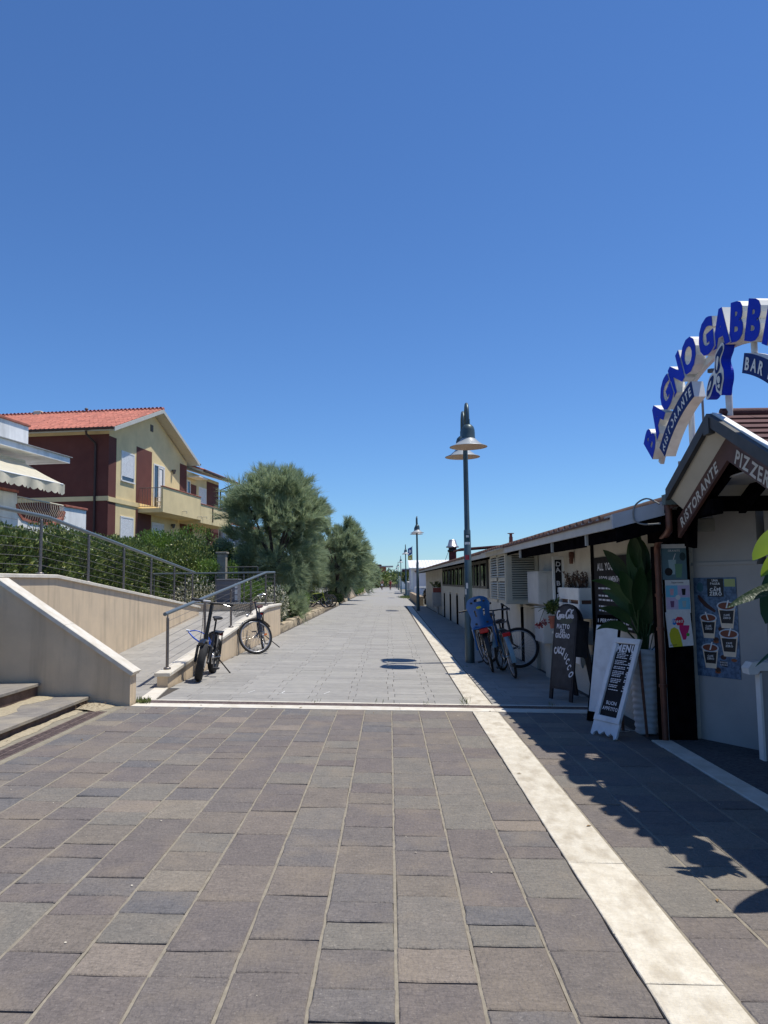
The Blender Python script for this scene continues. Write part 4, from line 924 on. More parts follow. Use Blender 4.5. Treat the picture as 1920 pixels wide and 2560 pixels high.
m_cop = mat('copper_brown_pipe', (.13, .05, .032), .45, var=.15, scale=8, metal=.35)
m_brick = mat('red_brick', (.28, .10, .07), .85, var=.2, scale=8, bump=.4)
bld = empty('beach_restaurant', (2.74, 0, 0), .0127, 'long low white beach restaurant with overhanging tiled eaves in deep shade', 'building')
Z0 = -.14
MB().box(0, 5.0, 7.50, 46, Z0, 2.02).build('wall', m_whw, bld)
# roof: soffit boards, fascia, tiles
E0, ZE = -.60, 1.93
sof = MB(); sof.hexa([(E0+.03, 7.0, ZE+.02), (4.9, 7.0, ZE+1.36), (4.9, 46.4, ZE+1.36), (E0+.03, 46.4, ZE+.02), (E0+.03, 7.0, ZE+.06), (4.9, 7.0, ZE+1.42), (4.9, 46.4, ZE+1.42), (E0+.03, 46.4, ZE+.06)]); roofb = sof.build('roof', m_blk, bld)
for a, b in ((7.0, 13.2), (13.2, 20), (20, 28), (28, 37), (37, 46.4)): MB().box(E0-.025, E0, a+.002, b-.002, ZE-.03, ZE+.095).build('fascia_board', m_fas, bld)
MB().box(E0-.02, 2, 46.4, 46.43, ZE-.01, ZE+.09).build('fascia_board', m_fas, bld)
lay_tiles(bld, (E0, ZE+.060), (4.9, ZE+1.52), 7.05, 46.3, .27, .45, 90, m_rooft2, r=.045)
m_fbl = mat('skylit_fascia', (.50, .52, .55), .55, var=.05)  # blue tint of the sky light is put into the board colour
MB().hexa([(E0-.024, 6.972, ZE-.03), (.35, 6.972, ZE+.205), (.35, 6.998, ZE+.205), (E0-.024, 6.998, ZE-.03), (E0-.024, 6.972, ZE+.10), (.35, 6.972, ZE+.335), (.35, 6.998, ZE+.335), (E0-.024, 6.998, ZE+.10)]).build('rake_board', m_fbl, bld)
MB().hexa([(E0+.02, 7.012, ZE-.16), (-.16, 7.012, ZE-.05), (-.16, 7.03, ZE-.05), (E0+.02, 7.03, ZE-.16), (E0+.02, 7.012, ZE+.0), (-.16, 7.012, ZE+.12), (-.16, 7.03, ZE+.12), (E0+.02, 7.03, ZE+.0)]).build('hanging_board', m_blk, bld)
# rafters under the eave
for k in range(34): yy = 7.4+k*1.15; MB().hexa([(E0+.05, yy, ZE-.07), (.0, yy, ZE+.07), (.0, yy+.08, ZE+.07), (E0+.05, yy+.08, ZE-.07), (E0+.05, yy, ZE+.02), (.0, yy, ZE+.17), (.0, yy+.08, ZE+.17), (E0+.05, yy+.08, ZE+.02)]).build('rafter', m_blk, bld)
# dark hinged boards hanging below the fascia
for a, b, dz in ((7.05, 8.1, .14), (8.15, 9.7, .15), (9.75, 11.9, .15)):
    mb = MB(); mb.hexa([(E0+.03, a, ZE-dz), (E0+.055, a, ZE-dz), (E0+.055, b-.10, ZE-dz), (E0+.03, b-.10, ZE-dz), (E0+.03, a, ZE+.0), (E0+.055, a, ZE), (E0+.055, b+.04, ZE), (E0+.03, b+.04, ZE)]); mb.build('hanging_board', m_blk, bld)
    MB().box(E0-.0, E0+.03, b-.10, b-.075, ZE-dz, ZE-.012).build('board_edge', m_fas, bld)
# window band with timber frames
MB().box(-.05, -.001, 19.3, 33.2, 1.19, 1.225).build('window_sill', m_pan, bld)
y = 19.4; k = 0
while y < 32.6:
    y1 = y+1.32+.0*k; wn = MB().box(-.06, .0, y, y+.07, 1.226, 1.95).box(-.06, 0, y1-.07, y1, 1.226, 1.95).box(-.06, 0, y+.07, y1-.07, 1.226, 1.29).box(-.06, 0, y+.07, y1-.07, 1.88, 1.95).build('window', mat('window_timber_grey', (.085, .08, .07), .6, var=.1), bld)
    MB().box(-.03, -.025, y+.07, y+.62, 1.29, 1.88).build('pane', m_glass, wn); MB().box(-.045, -.04, y+.70, y1-.07, 1.29, 1.88).build('pane', m_glass, wn); MB().box(-.05, -.002, y+.62, y+.70, 1.29, 1.88).build('mullion', m_blk, wn); MB().box(-.02, -.012, y+.07, y+.60, 1.29, 1.88).build('curtain', mat('faded_curtain', (.22, .21, .19), .9, var=.1), wn)
    y = y1+.06; k += 1
# white boarded panels with dark slots between
y = 13.4
for e in (14.55, 16.9, 19.3, 21.8, 24.3, 26.9, 29.5, 32.2):
    MB().box(-.055, -.001, y, e-(.02 if e < 19 else .25), -.10, 1.0 if e > 19 else .98).build('boarded_panel', m_pan, bld); MB().box(-.054, -.0005, e-(.018 if e < 19 else .248), e+.298 if e < 19 else e+.418, -.12, .92).build('dark_slot', m_blk, bld); y = e+(.30 if e < 19 else .42)
MB().box(-.06, -.001, 19.3, 33.2, 1.001, 1.188).build('boarded_panel', m_pan, bld)
# louvred air conditioning enclosure under the eave
lo = empty('louvred_enclosure', (0, 0, 0), 0, 'cream louvred shutter box fixed high on the wall above the bicycles', 'enclosure')
LX, LY0, LY1, LZ0, LZ1 = 2.02, 13.3, 15.35, 1.03, 1.93
MB().box(LX+.02, 2.57, LY0+.02, LY1, LZ0, LZ1).build('case', m_blk, lo)  # black case stands for the shadow between the slats
def louv(parent, ax, p0, u0, u1, z0, z1, n, m=m_louv):
    for k in range(n):
        za = z0+(z1-z0)*k/n; zb = z0+(z1-z0)*(k+.72)/n; mb = MB()
        if ax == 'y': mb.hexa([(u0, p0-.028, za), (u1, p0-.028, za), (u1, p0-.022, za), (u0, p0-.022, za), (u0, p0-.004, zb), (u1, p0-.004, zb), (u1, p0+.004, zb), (u0, p0+.004, zb)])
        else: mb.hexa([(p0-.028, u0, za), (p0-.022, u0, za), (p0-.022, u1, za), (p0-.028, u1, za), (p0-.004, u0, zb), (p0+.004, u0, zb), (p0+.004, u1, zb), (p0-.004, u1, zb)])
        mb.build('slat', m, parent)
MB().box(LX, LX+.085, LY0-.012, LY0+.019, LZ0, LZ1).box(2.50, 2.56, LY0-.012, LY0+.019, LZ0, LZ1).box(LX+.085, 2.5, LY0-.012, LY0+.019, LZ0, LZ0+.07).box(LX+.085, 2.5, LY0-.012, LY0+.019, LZ1-.06, LZ1).build('frame', m_louv, lo)
louv(lo, 'y', LY0, LX+.086, 2.499, LZ0+.072, LZ1-.062, 19)
fx = LX
MB().box(fx-.02, fx+.018, LY0+.02, LY0+.13, LZ0, LZ1).box(fx-.02, fx+.018, LY1-.1, LY1, LZ0, LZ1).box(fx-.02, fx+.018, 14.27, 14.4, LZ0, LZ1).box(fx-.02, fx+.018, LY0+.13, LY1-.1, LZ0, LZ0+.06).box(fx-.02, fx+.018, LY0+.13, LY1-.1, LZ1-.06, LZ1).box(fx-.02, fx+.018, LY0+.13, LY1-.1, 1.42, 1.49).build('shutter_frame', m_louv, lo)
for a, b in ((LY0+.13, 14.27), (14.4, LY1-.1)):
    louv(lo, 'x', fx, a, b, LZ0+.065, 1.415, 7); louv(lo, 'x', fx, a, b, 1.495, LZ1-.065, 8)
lid = MB(); lid.hexa([(1.83, 13.1, 1.96), (2.3, 13.1, 2.07), (2.3, 15.4, 2.07), (1.83, 15.4, 1.96), (1.83, 13.1, 1.975), (2.3, 13.1, 2.085), (2.3, 15.4, 2.085), (1.83, 15.4, 1.975)]); lid.build('lid', m_louv, lo)
# meter cabinets
def cabinet(x0, x1, y0, y1, z0, z1, label):
    c = empty('meter_cabinet', (x0, y0, z0), 0, label, 'cabinet', None); w_, d, h = x1-x0, y1-y0, z1-z0
    MB().box(0, w_, 0, d, 0, h, .006).build('body', m_box, c); MB().box(.012, w_*.5-.003, -.007, -.0005, .02, h-.02).build('door', m_box, c); MB().box(w_*.5+.003, w_-.012, -.007, -.0005, .02, h-.02).build('door', m_box, c)
    MB().box(-.008, -.0005, .03, d-.03, .02, h-.02).build('door', m_box, c); MB().box(-.01, w_, -.015, d, h+.001, h+.015).build('lid', m_box, c)
cabinet(2.31, 2.585, 12.0, 12.95, 1.06, 1.56, 'upper white meter cabinet with twin doors beside the louvred box')
cabinet(2.34, 2.59, 11.85, 12.55, .47, 1.01, 'lower white meter cabinet under the other one by the sandwich board')
MB().box(2.44, 2.6, 11.9, 12.3, -.1, .465).build('buttress', m_whw, None, 'structure')
# small things on the wall
dv = empty('light_switch_box', (2.59, 10.85, 1.78), 0, 'small red brown lamp bracket on the wall under the eave', 'lamp'); MB().box(-.06, 0, -.03, .03, -.05, .05, .01).build('housing', m_brn, dv); MB().lathe([(.025, -.12), (.032, -.05)], (-.035, 0, 0), 10).build('shade', m_brn, dv)
nb = empty('hanging_name_board', (2.455, 11.25, .98), 0, 'narrow white framed blackboard hanging on the wall left of the crate planter', 'board')
MB().box(-.085, -.05, -.015, .015, 0, .80).box(.05, .085, -.015, .015, 0, .80).box(-.05, .05, -.015, .015, 0, .05).box(-.05, .05, -.015, .015, .75, .80).build('frame', m_wpaint, nb)
m_chalkb = mat('chalkboard', (.014, .014, .017), .75, spec=.2, var=.2, scale=12)
m_chalk = mat('chalk_white', (.66, .66, .69), .8, var=.06, scale=40)
MB().box(-.05, .05, -.006, .008, .05, .75).build('slate', m_chalkb, nb); tb = MB()
for i, s_ in enumerate('DA BERE'): text(tb, s_, (0, -.008, .66-i*.095), (1, 0, 0), (0, 0, 1), .065, center=True, jit=.12, sx=1.1)
tb.build('lettering', m_chalk, nb)
# crate planter
cr = empty('crate_planter', (2.46, 10.05, .0), 0, 'white slatted pallet planter on the wall behind the sandwich board', 'planter')
for z0, z1 in ((1.17, 1.33), (.93, 1.12), (.60, .78), (.34, .46)): MB().box(-.012, .0, 0, 1.25, z0, z1, .003).build('plank', m_wpaint, cr); MB().box(.001, .15, -.012, .0, z0, z1, .003).build('plank', m_wpaint, cr)
for y_ in (.02, .6, 1.15): MB().box(.001, .03, y_, y_+.07, .3, 1.31).build('batten', m_wpaint, cr)
MB().box(.03, .15, .01, 1.24, 1.05, 1.28).build('soil_tray', m_brn, cr)
# dry plants standing in the crate
m_dryp = mat('withered_plant', (.10, .055, .035), .9, var=.3, scale=30)
def sprig(parent, n, h, r_, m, spread, L=.03, stem=True):
    P = []; D_ = []; st = MB()
    for k in range(n):
        a = random.uniform(0, 6.28); b = Vector((random.uniform(-1, 1)*spread[0], random.uniform(-1, 1)*spread[1], 0)); e = b+Vector((math.cos(a)*r_, math.sin(a)*r_, h*random.uniform(.55, 1))); m1 = b.lerp(e, .5)+Vector((random.uniform(-.03, .03), random.uniform(-.03, .03), .02))
        pts = smoothpoly([tuple(b), tuple(m1), tuple(e)], 4, False); st.tube(pts, .003, 4, cap=False)
        for p in pts[2:]:
            for q in range(7): P.append(np.array(p)+np.random.normal(size=3)*.008); D_.append(np.random.normal(size=3)*.7+np.array([0, 0, .6]))
    st.build('stem', m, parent); leaves(np.array(P), np.array(D_), L, L*.45, 'foliage', m, parent, .05, 'stuff')
for i, yy in enumerate((10.15, 10.42, 10.72, 11.0)):
    dp = empty('withered_plant', (2.55, yy, 1.28), 0, ['withered brown plant at the near end of the crate planter', 'second withered plant in the crate, tallest twigs', 'third withered plant in the crate planter', 'withered plant at the far end of the crate, trailing'][i], 'plant'); sprig(dp, 6, .26, .06, m_dryp, (.03, .07), .03)
# terracotta pot with red flower
fp = empty('flower_pot', (2.30, 10.95, .72), 0, 'terracotta pot on the wall behind the arched sandwich board', 'pot'); MB().lathe([(.045, .04), (.06, .18), (.07, .185), (.07, .215), (.06, .215)], (0, 0, 0), 16).build('pot', m_redcap, fp); MB().box(-.02, .28, -.02, .02, -.03, -.005).build('bracket', m_wpaint, fp)
rf = empty('red_flower', (2.30, 10.95, .95), 0, 'green potted plant with drooping red flower stems reaching left', 'plant')
sprig(rf, 10, .20, .06, m_hed, (.03, .03), .06)
fs_ = MB()
for e in ((-.22, -.05, .05), (-.20, 0, -.12), (-.30, .1, .08)): fs_.tube(smoothpoly([(0, 0, 0), (e[0]*.5, e[1], .10), e], 5, False), .004, 4)
fs_.build('stem', m_hed, rf)
m_redf = mat('red_petal', (.30, .02, .025), .6, var=.15, scale=20)
n = 60; P = np.tile([-.20, 0, -.14], (n, 1))+rng.normal(size=(n, 3))*.02; leaves(P, rng.normal(size=(n, 3)), .035, .03, 'flower', m_redf, rf, .1, 'stuff')
n = 40; P = np.tile([-.12, 0, -.10], (n, 1))+rng.normal(size=(n, 3))*.02; leaves(P, rng.normal(size=(n, 3)), .03, .025, 'flower', m_redf, rf, .1, 'stuff')
# ALL YOU CAN blackboard
ay = empty('wall_blackboard', (0, 0, 0), 0, 'tall black menu board on the wall partly hidden by the large leaves', 'board')
bx = 2.605; MB().box(bx, bx+.02, 8.10, 9.85, .86, 1.71).build('slate', m_chalkb, ay); MB().box(bx-.012, bx+.022, 9.86, 9.95, -.1, 1.88).build('post', m_blk, ay); tb = MB(); ux = (0, -1, 0)
text(tb, 'ALL YOU CAN', (bx-.003, 9.68, 1.55), ux, (0, 0, 1), .085, sx=1.25, jit=.04, bold=.025); text(tb, 'REGOLAMENTO', (bx-.003, 9.6, 1.41), ux, (0, 0, 1), .065, sx=1.25, jit=.03, bold=.025)
for z in (1.34, 1.25, 1.20, 1.12, 1.07, 1.0, .955, .91): 
    y_ = 9.66
    while y_ > 8.5: L = random.uniform(.05, .16); tb.quad((bx-.003, y_, z), (bx-.003, y_-L, z), (bx-.003, y_-L, z-.020), (bx-.003, y_, z-.020)); y_ -= L+.035
tb.build('lettering', m_chalk, ay)
# ---- sandwich board
def plane_empty(name, base, rgt, lean, label, cat):
    """board frame: local x to the reader's right, y up the board, z out of its face"""
    r_ = Vector((rgt[0], rgt[1], 0)).normalized(); n0 = Vector((r_.y, -r_.x, 0)); up = (Vector((0, 0, 1))*math.cos(lean)-n0*math.sin(lean)); n_ = r_.cross(up); m_ = Matrix.Identity(4)
    for i in range(3): m_[i][0] = r_[i]; m_[i][1] = up[i]; m_[i][2] = n_[i]; m_[i][3] = base[i]
    return empty(name, label=label, cat=cat, mat4=m_)
def strokes(mb, lines, s, o, r=.008, z=.003):
    """hand drawn strokes as flat ribbons"""
    for ln in lines:
        pts = smoothpoly(ln, 6, False); L_, R_ = [], []
        for i, p in enumerate(pts):
            a, b = pts[max(0, i-1)], pts[min(len(pts)-1, i+1)]; t = Vector((b[0]-a[0], b[1]-a[1])); t = t.normalized() if t.length else Vector((1, 0)); w_ = r*(.65+.5*abs(t.y)); nx_, ny_ = -t.y*w_, t.x*w_
            L_.append((o[0]+p[0]*s+nx_, o[1]+p[1]*s+ny_, z)); R_.append((o[0]+p[0]*s-nx_, o[1]+p[1]*s-ny_, z))
        n = len(L_); mb.add(L_+R_, [(i, i+1, n+i+1, n+i) for i in range(n-1)])
m_sbd = mat('dark_sandwich_board', (.020, .021, .027), .6, spec=.3, var=.2, scale=8, bump=.1)
sb = plane_empty('sandwich_board', (1.998, 9.935, -.05), (.20, -.375), .135, 'dark arched sandwich board chalked with the fish stew of the day', 'sandwich board')
Wb, Hb = .425, 1.20
def arch(w_, h, r_=.19, n=10, inset=0):
    pts = [(inset, .0), (w_-inset, .0)]
    for k in range(n+1): a = math.pi*k/n*1.; pts.append((w_/2+(w_/2-inset)*math.cos(a), h-r_+(r_-inset)*math.sin(a)))
    return pts
outer = [(0, 0), (.055, 0), (.055, .13), (Wb-.055, .13), (Wb-.055, 0), (Wb, 0)]+arch(Wb, Hb)[2:]
MB().prism(outer, (0, 0, -.022), (1, 0, 0), (0, 1, 0), (0, 0, 1), .022).build('front_panel', m_sbd, sb)
MB().prism(arch(Wb, Hb, inset=.03)[2:]+[(.03, .16), (Wb-.03, .16)], (0, 0, .0), (1, 0, 0), (0, 1, 0), (0, 0, 1), .002).build('slate', mat('sandwich_slate', (.028, .030, .036), .7, var=.2, scale=10), sb)
m_ov = mat('olive_disc', (.055, .065, .045), .7, var=.1)
MB().prism([(Wb/2+.135*math.cos(a), .995+.055*math.sin(a)) for a in [2*math.pi*k/20 for k in range(20)]], (0, 0, .0025), (1, 0, 0), (0, 1, 0), (0, 0, 1), .0006).build('logo_disc', m_ov, sb)
tb = MB(); cc = [[(.16, .30), (.12, .36), (.03, .30), (-.02, .12), (.02, -.01), (.12, .02), (.19, .10)], [(.26, .16), (.20, .15), (.19, .04), (.24, .0), (.29, .08), (.27, .16)], [(.41, .14), (.36, .17), (.32, .08), (.36, .0), (.42, .05)], [(.54, .15), (.48, .16), (.46, .03), (.51, .0), (.555, .15), (.54, .02), (.60, .05)],
 [(.62, .14), (.68, .15)], [(.92, .34), (.86, .40), (.74, .30), (.70, .12), (.75, -.02), (.86, .01), (.93, .12)], [(.99, .16), (.93, .15), (.92, .04), (.97, .0), (1.02, .08), (1.0, .16)], [(1.04, .06), (1.12, .28), (1.14, .40), (1.09, .34), (1.08, .04), (1.14, .04)], [(1.24, .15), (1.18, .16), (1.16, .03), (1.21, .0), (1.255, .15), (1.24, .02), (1.31, .05)], [(.0, -.06), (.14, -.09), (.30, -.05)], [(.80, .40), (.98, .46), (1.12, .40), (1.26, .44)]]
strokes(tb, cc, .235, (.055, 1.02), .0095, .0045)
text(tb, 'PIATTO', (Wb*.42, .885, .0045), (1, 0, 0), (0, 1, 0), .052, sx=.74, center=True, jit=.06, bold=.045); text(tb, 'DEL', (Wb*.42, .832, .0045), (1, 0, 0), (0, 1, 0), .044, sx=.75, center=True, jit=.05, bold=.045); text(tb, 'GIORNO', (Wb*.42, .765, .0045), (1, 0, 0), (0, 1, 0), .056, sx=.72, center=True, jit=.06, bold=.045)
for i, c in enumerate('CACCIUCCO'):
    t = i/8; px_ = .045+.285*t**.92; py_ = .56+.04*math.sin(t*3)-.24*t**2.3; an = .1-1.0*t; cx_, sx_ = math.cos(an), math.sin(an)
    text(tb, c, (px_, py_, .0045), (cx_, sx_, 0), (-sx_, cx_, 0), .080+(.018 if i == 4 else 0)+.012*(i == 8), bold=.045, sx=.52)
tb.build('lettering', m_chalk, sb)
bp_ = plane_empty('tmp', (0, 0, 0), (1, 0), 0, '', ''); bpy.data.objects.remove(bp_)
bk = MB(); bk.prism([(0, 0), (.07, 0), (.09, .5), (Wb/2, .62), (Wb-.09, .5), (Wb-.07, 0), (Wb, 0)]+arch(Wb, Hb)[2:], (0, 0, 0), (1, 0, 0), (0, 1, 0), (0, 0, 1), .022)
ang = -.33
rx = Matrix.Translation((0, Hb-.02, -.045)) @ Matrix.Rotation(-ang, 4, 'X') @ Matrix.Translation((0, -Hb+.02, 0)); bk.xf(rx); bk.build('back_panel', m_sbd, sb)
side = MB()
side.build('x', m_sbd, sb) if False else None
for xx in (.0, Wb-.02): MB().box(xx, xx+.02, .55, 1.0, -.2, -.02).build('side_cheek', m_sbd, sb)
# ---- white menu board with scrolled foot
mn = plane_empty('menu_board', (1.925, 7.64, -.05), (.15, -.325), .375, 'white framed leaning chalk menu board with scrolled foot nearest the walkway', 'menu board')
Wm, Hm = .36, .98
foot = [(0, .015), (.03, .0), (.045, .03), (.085, .05), (.12, .02), (.15, .035), (.18, .06), (.21, .035), (.24, .02), (.275, .05), (.315, .03), (.33, 0), (.36, .015)]
def frame_prism(mb, outerp, w_, z0, z1): mb.prism(outerp, (0, 0, z0), (1, 0, 0), (0, 1, 0), (0, 0, 1), z1-z0)
fmb = MB(); frame_prism(fmb, foot+[(.36, .16), (0, .16)], 0, -.02, .0); fmb.box(0, .055, .161, Hm-.056, -.02, .012, .004).box(Wm-.055, Wm, .161, Hm-.056, -.02, .012, .004).box(0, Wm, Hm-.055, Hm, -.02, .012, .004).box(0, Wm, .145, .20, -.019, .013, .004)
m_mw = mat('worn_white_frame', (.66, .68, .70), .55, var=.04, scale=6, dirt=((.4, .4, .4), .4, 9))
fmb.build('frame', m_mw, mn); MB().box(.055, Wm-.055, .20, Hm-.055, -.015, -.008).build('slate', m_chalkb, mn); tb = MB()
text(tb, 'MENU', (Wm/2+.005, .845, -.005), (1, 0, 0), (0, 1, 0), .070, center=True, jit=.05, bold=.05, sx=.9)
yy = .825
for blk, nl in ((4, 0), (3, 0), (2, 0), (4, 0), (3, 0), (2, 0), (1, 0)):
    for i in range(blk):
        x_ = .075+random.uniform(0, .008); 
        lim = random.uniform(.17, .23)
        while x_ < lim: L = random.uniform(.012, .04); tb.quad((x_, yy, -.005), (x_+L, yy+.001, -.005), (x_+L, yy+.009, -.005), (x_, yy+.008, -.005)); x_ += L+.006
        if random.random() < .75: x2 = .262+random.uniform(0, .012); tb.quad((x2, yy, -.005), (x2+.022, yy, -.005), (x2+.022, yy+.011, -.005), (x2, yy+.011, -.005))
        yy -= .0165
    yy -= .012
text(tb, 'BUON', (Wm/2-.005, .315, -.005), (1, 0, 0), (0, 1, 0), .034, center=True, jit=.08); text(tb, 'APPETITO', (Wm/2-.005, .26, -.005), (1, 0, 0), (0, 1, 0), .034, center=True, jit=.06, sx=.85)
tb.build('lettering', m_chalk, mn)
bl = MB()
for xx in (.02, Wm-.05):
    A = Vector((xx+.015, Hm-.08, -.03)); wq = mn.matrix_world.inverted() @ Vector((2.40, 7.52 if xx < .1 else 7.60, -.06)); wq.x = xx+.015; bl.tube([A, wq], .014, 6)
bl.build('rear_leg', m_brn, mn)
# white board behind it
wb = plane_empty('white_sign_board', (2.075, 8.36, -.05), (.20, -.27), .20, 'plain white board leaning behind the menu board', 'board')
MB().box(.012, .30, .10, 1.02, -.012, .0, .003).build('panel', m_mw, wb); MB().box(0, .012, 0, 1.02, -.03, .002).box(.30, .312, 0, 1.02, -.03, .002).box(0.012, .30, .0, .099, -.03, -.012).box(.012, .30, 1.021, 1.13, -.03, -.005).build('frame', m_blk, wb)
tb = MB(); text(tb, '1 PERSONA', (.16, 1.05, -.003), (1, 0, 0), (0, 1, 0), .038, center=True, jit=.06, sx=.9); tb.build('lettering', m_chalk, wb)
# ------------------------------------------------------------------ big leaved plant in ribbed pot
m_leafd = mat('broad_leaf', (.034, .085, .024), .42, scale=3, col2=(.018, .050, .016), trans=.22, spec=.35, obrand=.3, bump=.5, bscale=70, stretch=(1, 1, .3))
m_leafb = mat('sunlit_banana_leaf', (.34, .46, .030), .4, scale=3, col2=(.25, .37, .022), trans=.5, spec=.5)  # bright colour stands for sunlight on the top banana leaves
def leafblade(mb, base, d, L, Wd, droop=.5, fold=.18, n=10, twist=0., side=None, split=0.):
    d = Vector(d).normalized(); s = Vector(side) if side else d.cross(Vector((0, 0, 1)))
    if s.length < .01: s = Vector((1, 0, 0))
    s = (s-d*s.dot(d)).normalized(); p = Vector(base); rows = []
    for i in range(n+1):
        t = i/n; w_ = Wd*.5*(math.sin(math.pi*min(1, t*.93+.05))**.75)*(1-.25*t) if t < 1 else .002
        up = s.cross(d).normalized(); tw = twist*t; ss = s*math.cos(tw)+up*math.sin(tw); uu2 = ss.cross(d).normalized()
        rows.append([p-ss*w_+uu2*fold*w_*2, p-ss*w_*.5+uu2*fold*w_*.8, p.copy(), p+ss*w_*.5+uu2*fold*w_*.8, p+ss*w_+uu2*fold*w_*2])
        d = (d+Vector((0, 0, -1))*droop/n).normalized(); s = (s-d*s.dot(d)).normalized(); p = p+d*(L/n)
    vs = [v for r_ in rows for v in r_]
    mb.add(vs, [(i*5+j, i*5+j+1, (i+1)*5+j+1, (i+1)*5+j) for i in range(n) for j in range(4)], True)
pt = empty('ribbed_pot', (2.515, 7.78, -.072), 0, 'tall white wavy ribbed planter pot beside the menu board', 'pot')
prof = []
for k in range(57): z = k/56*.82; r_ = .098+.040*(z/.82)**.8; prof.append((r_+.006*math.sin(k*1.57), z))
prof += [(.130, .82), (.126, .78), (.03, .76)]
pm = MB().lathe(prof, (0, 0, 0), 32); pm.v = [(x, y, z+.006*math.sin(3*math.atan2(y, x)+z*9)) for x, y, z in pm.v]; pm.build('pot', m_mw, pt)
pl = empty('strelitzia_plant', (2.515, 7.78, .70), 0, 'tall plant with big dark paddle leaves growing from the ribbed pot', 'plant')
spec_ = [((-.30, .05, 1.0), .50, .55, .17, 1.1), ((-.12, -.05, 1.2), .62, .50, .20, .5), ((.02, -.05, 1.3), .60, .62, .20, .35), ((.05, .0, 1.5), .40, .50, .19, .3), ((-.22, .1, .9), .38, .42, .15, 1.5), ((.22, -.1, 1.0), .48, .42, .15, 1.0), ((.14, .1, 1.2), .66, .45, .17, .7), ((-.04, -.25, 1.0), .45, .48, .18, .8),
 ((.10, .1, .8), .20, .35, .14, 1.1), ((-.16, -.1, 1.0), .24, .38, .15, 1.2), ((.04, -.15, 1.1), .30, .46, .17, .6), ((-.38, .0, .62), .26, .34, .13, 1.6), ((.3, -.1, .7), .22, .3, .11, 1.4), ((.06, .15, 1.4), .75, .40, .17, .4), ((-.02, .05, 1.2), .5, .5, .19, .9),
 ((-.45, -.1, .9), .34, .42, .16, 1.4), ((.18, 0, 1.3), .82, .38, .15, .5), ((-.28, 0, 1.3), .72, .44, .17, .9), ((.25, -.1, 1.2), .34, .40, .16, .9), ((-.10, -.1, 1.2), .86, .40, .16, .5), ((.12, -.1, 1.0), .55, .42, .18, .9), ((-.25, -.2, 1.1), .55, .40, .17, 1.1), ((.0, .1, 1.3), .36, .5, .18, .5)]
for i, (d, st, L, Wd, dr_) in enumerate(spec_):
    d = Vector(d).normalized(); b = Vector((random.uniform(-.05, .05), random.uniform(-.05, .05), 0)); e = b+d*st; mid_ = b.lerp(e, .5)-Vector((d.x, d.y, 0))*.05
    pts = smoothpoly([tuple(b), tuple(mid_), tuple(e)], 5, False); MB().tube(pts, [.012]*4+[.009]*(len(pts)-8 if len(pts) > 8 else 0)+[.007]*min(4, len(pts)-4) if False else .009, 6).build('stem', m_leafd, pl)
    lm = MB(); dd = Vector((d.x*1.2, d.y*1.2, d.z)); leafblade(lm, e, dd, L*random.uniform(.85, 1.1), Wd*random.uniform(.75, 1.1), dr_*random.uniform(.8, 1.7), twist=random.uniform(-.9, .9), side=(.9+random.uniform(-.2, .1), -.35+random.uniform(-.5, .5), random.uniform(-.3, .3)), fold=.12); lm.build('leaf', m_leafd, pl)
for e in ((.32, .0, .55), (.36, -.1, .28)): MB().tube(smoothpoly([(.06, 0, 0), (e[0]*.5, e[1], e[2]*.6), e], 5, False), .005, 5).build('stem', m_leafd, pl); lm = MB(); leafblade(lm, e, (.6, 0, .5), .12, .06, .8); lm.build('leaf', m_leafd, pl)
# cable lying under the pot
cw = empty('loose_cable', (2.28, 7.75, -.05), 0, 'thin pale cable coiled on the ground behind the menu board', 'cable'); MB().ring((0, 0, .01), (0, 0, 1), .06, .004, 20, 5).tube(smoothpoly([(.06, 0, .01), (.16, -.05, .01), (.3, .02, .01)], 5, False), .004, 5).build('wire', m_box, cw)
# ------------------------------------------------------------------ entrance: black pier, posters, diagonal wall, gabled porch
pr = empty('black_pier', (0, 0, 0), 0, 'black timber pier with three posters beside the copper downpipe', 'pillar')
MB().box(2.60, 2.88, 7.42, 7.52, -.12, 1.98).build('panel', m_blk, pr); MB().box(2.54, 2.598, 7.40, 7.50, -.12, 1.75).build('post', m_blk, pr); MB().box(2.596, 2.604, 7.395, 7.419, -.08, 1.74).build('trim', m_box, pr)
dp = empty('downpipe', (0, 0, 0), 0, 'copper brown downpipe bending from the porch gutter down to the ground', 'pipe')
pts = smoothpoly([(2.50, 6.86, 2.12), (2.50, 6.86, 1.95), (2.505, 6.90, 1.86), (2.545, 7.26, 1.79), (2.565, 7.38, 1.74), (2.57, 7.40, 1.60)], 4, False)+[(2.57, 7.40, -.07)]
MB().tube(pts, .031, 12).build('pipe', m_cop, dp)
for z in (1.27, .42, .95): MB().lathe([(.04, 0), (.04, .03)], (2.57, 7.40, z), 12).build('bracket', m_cop, dp)
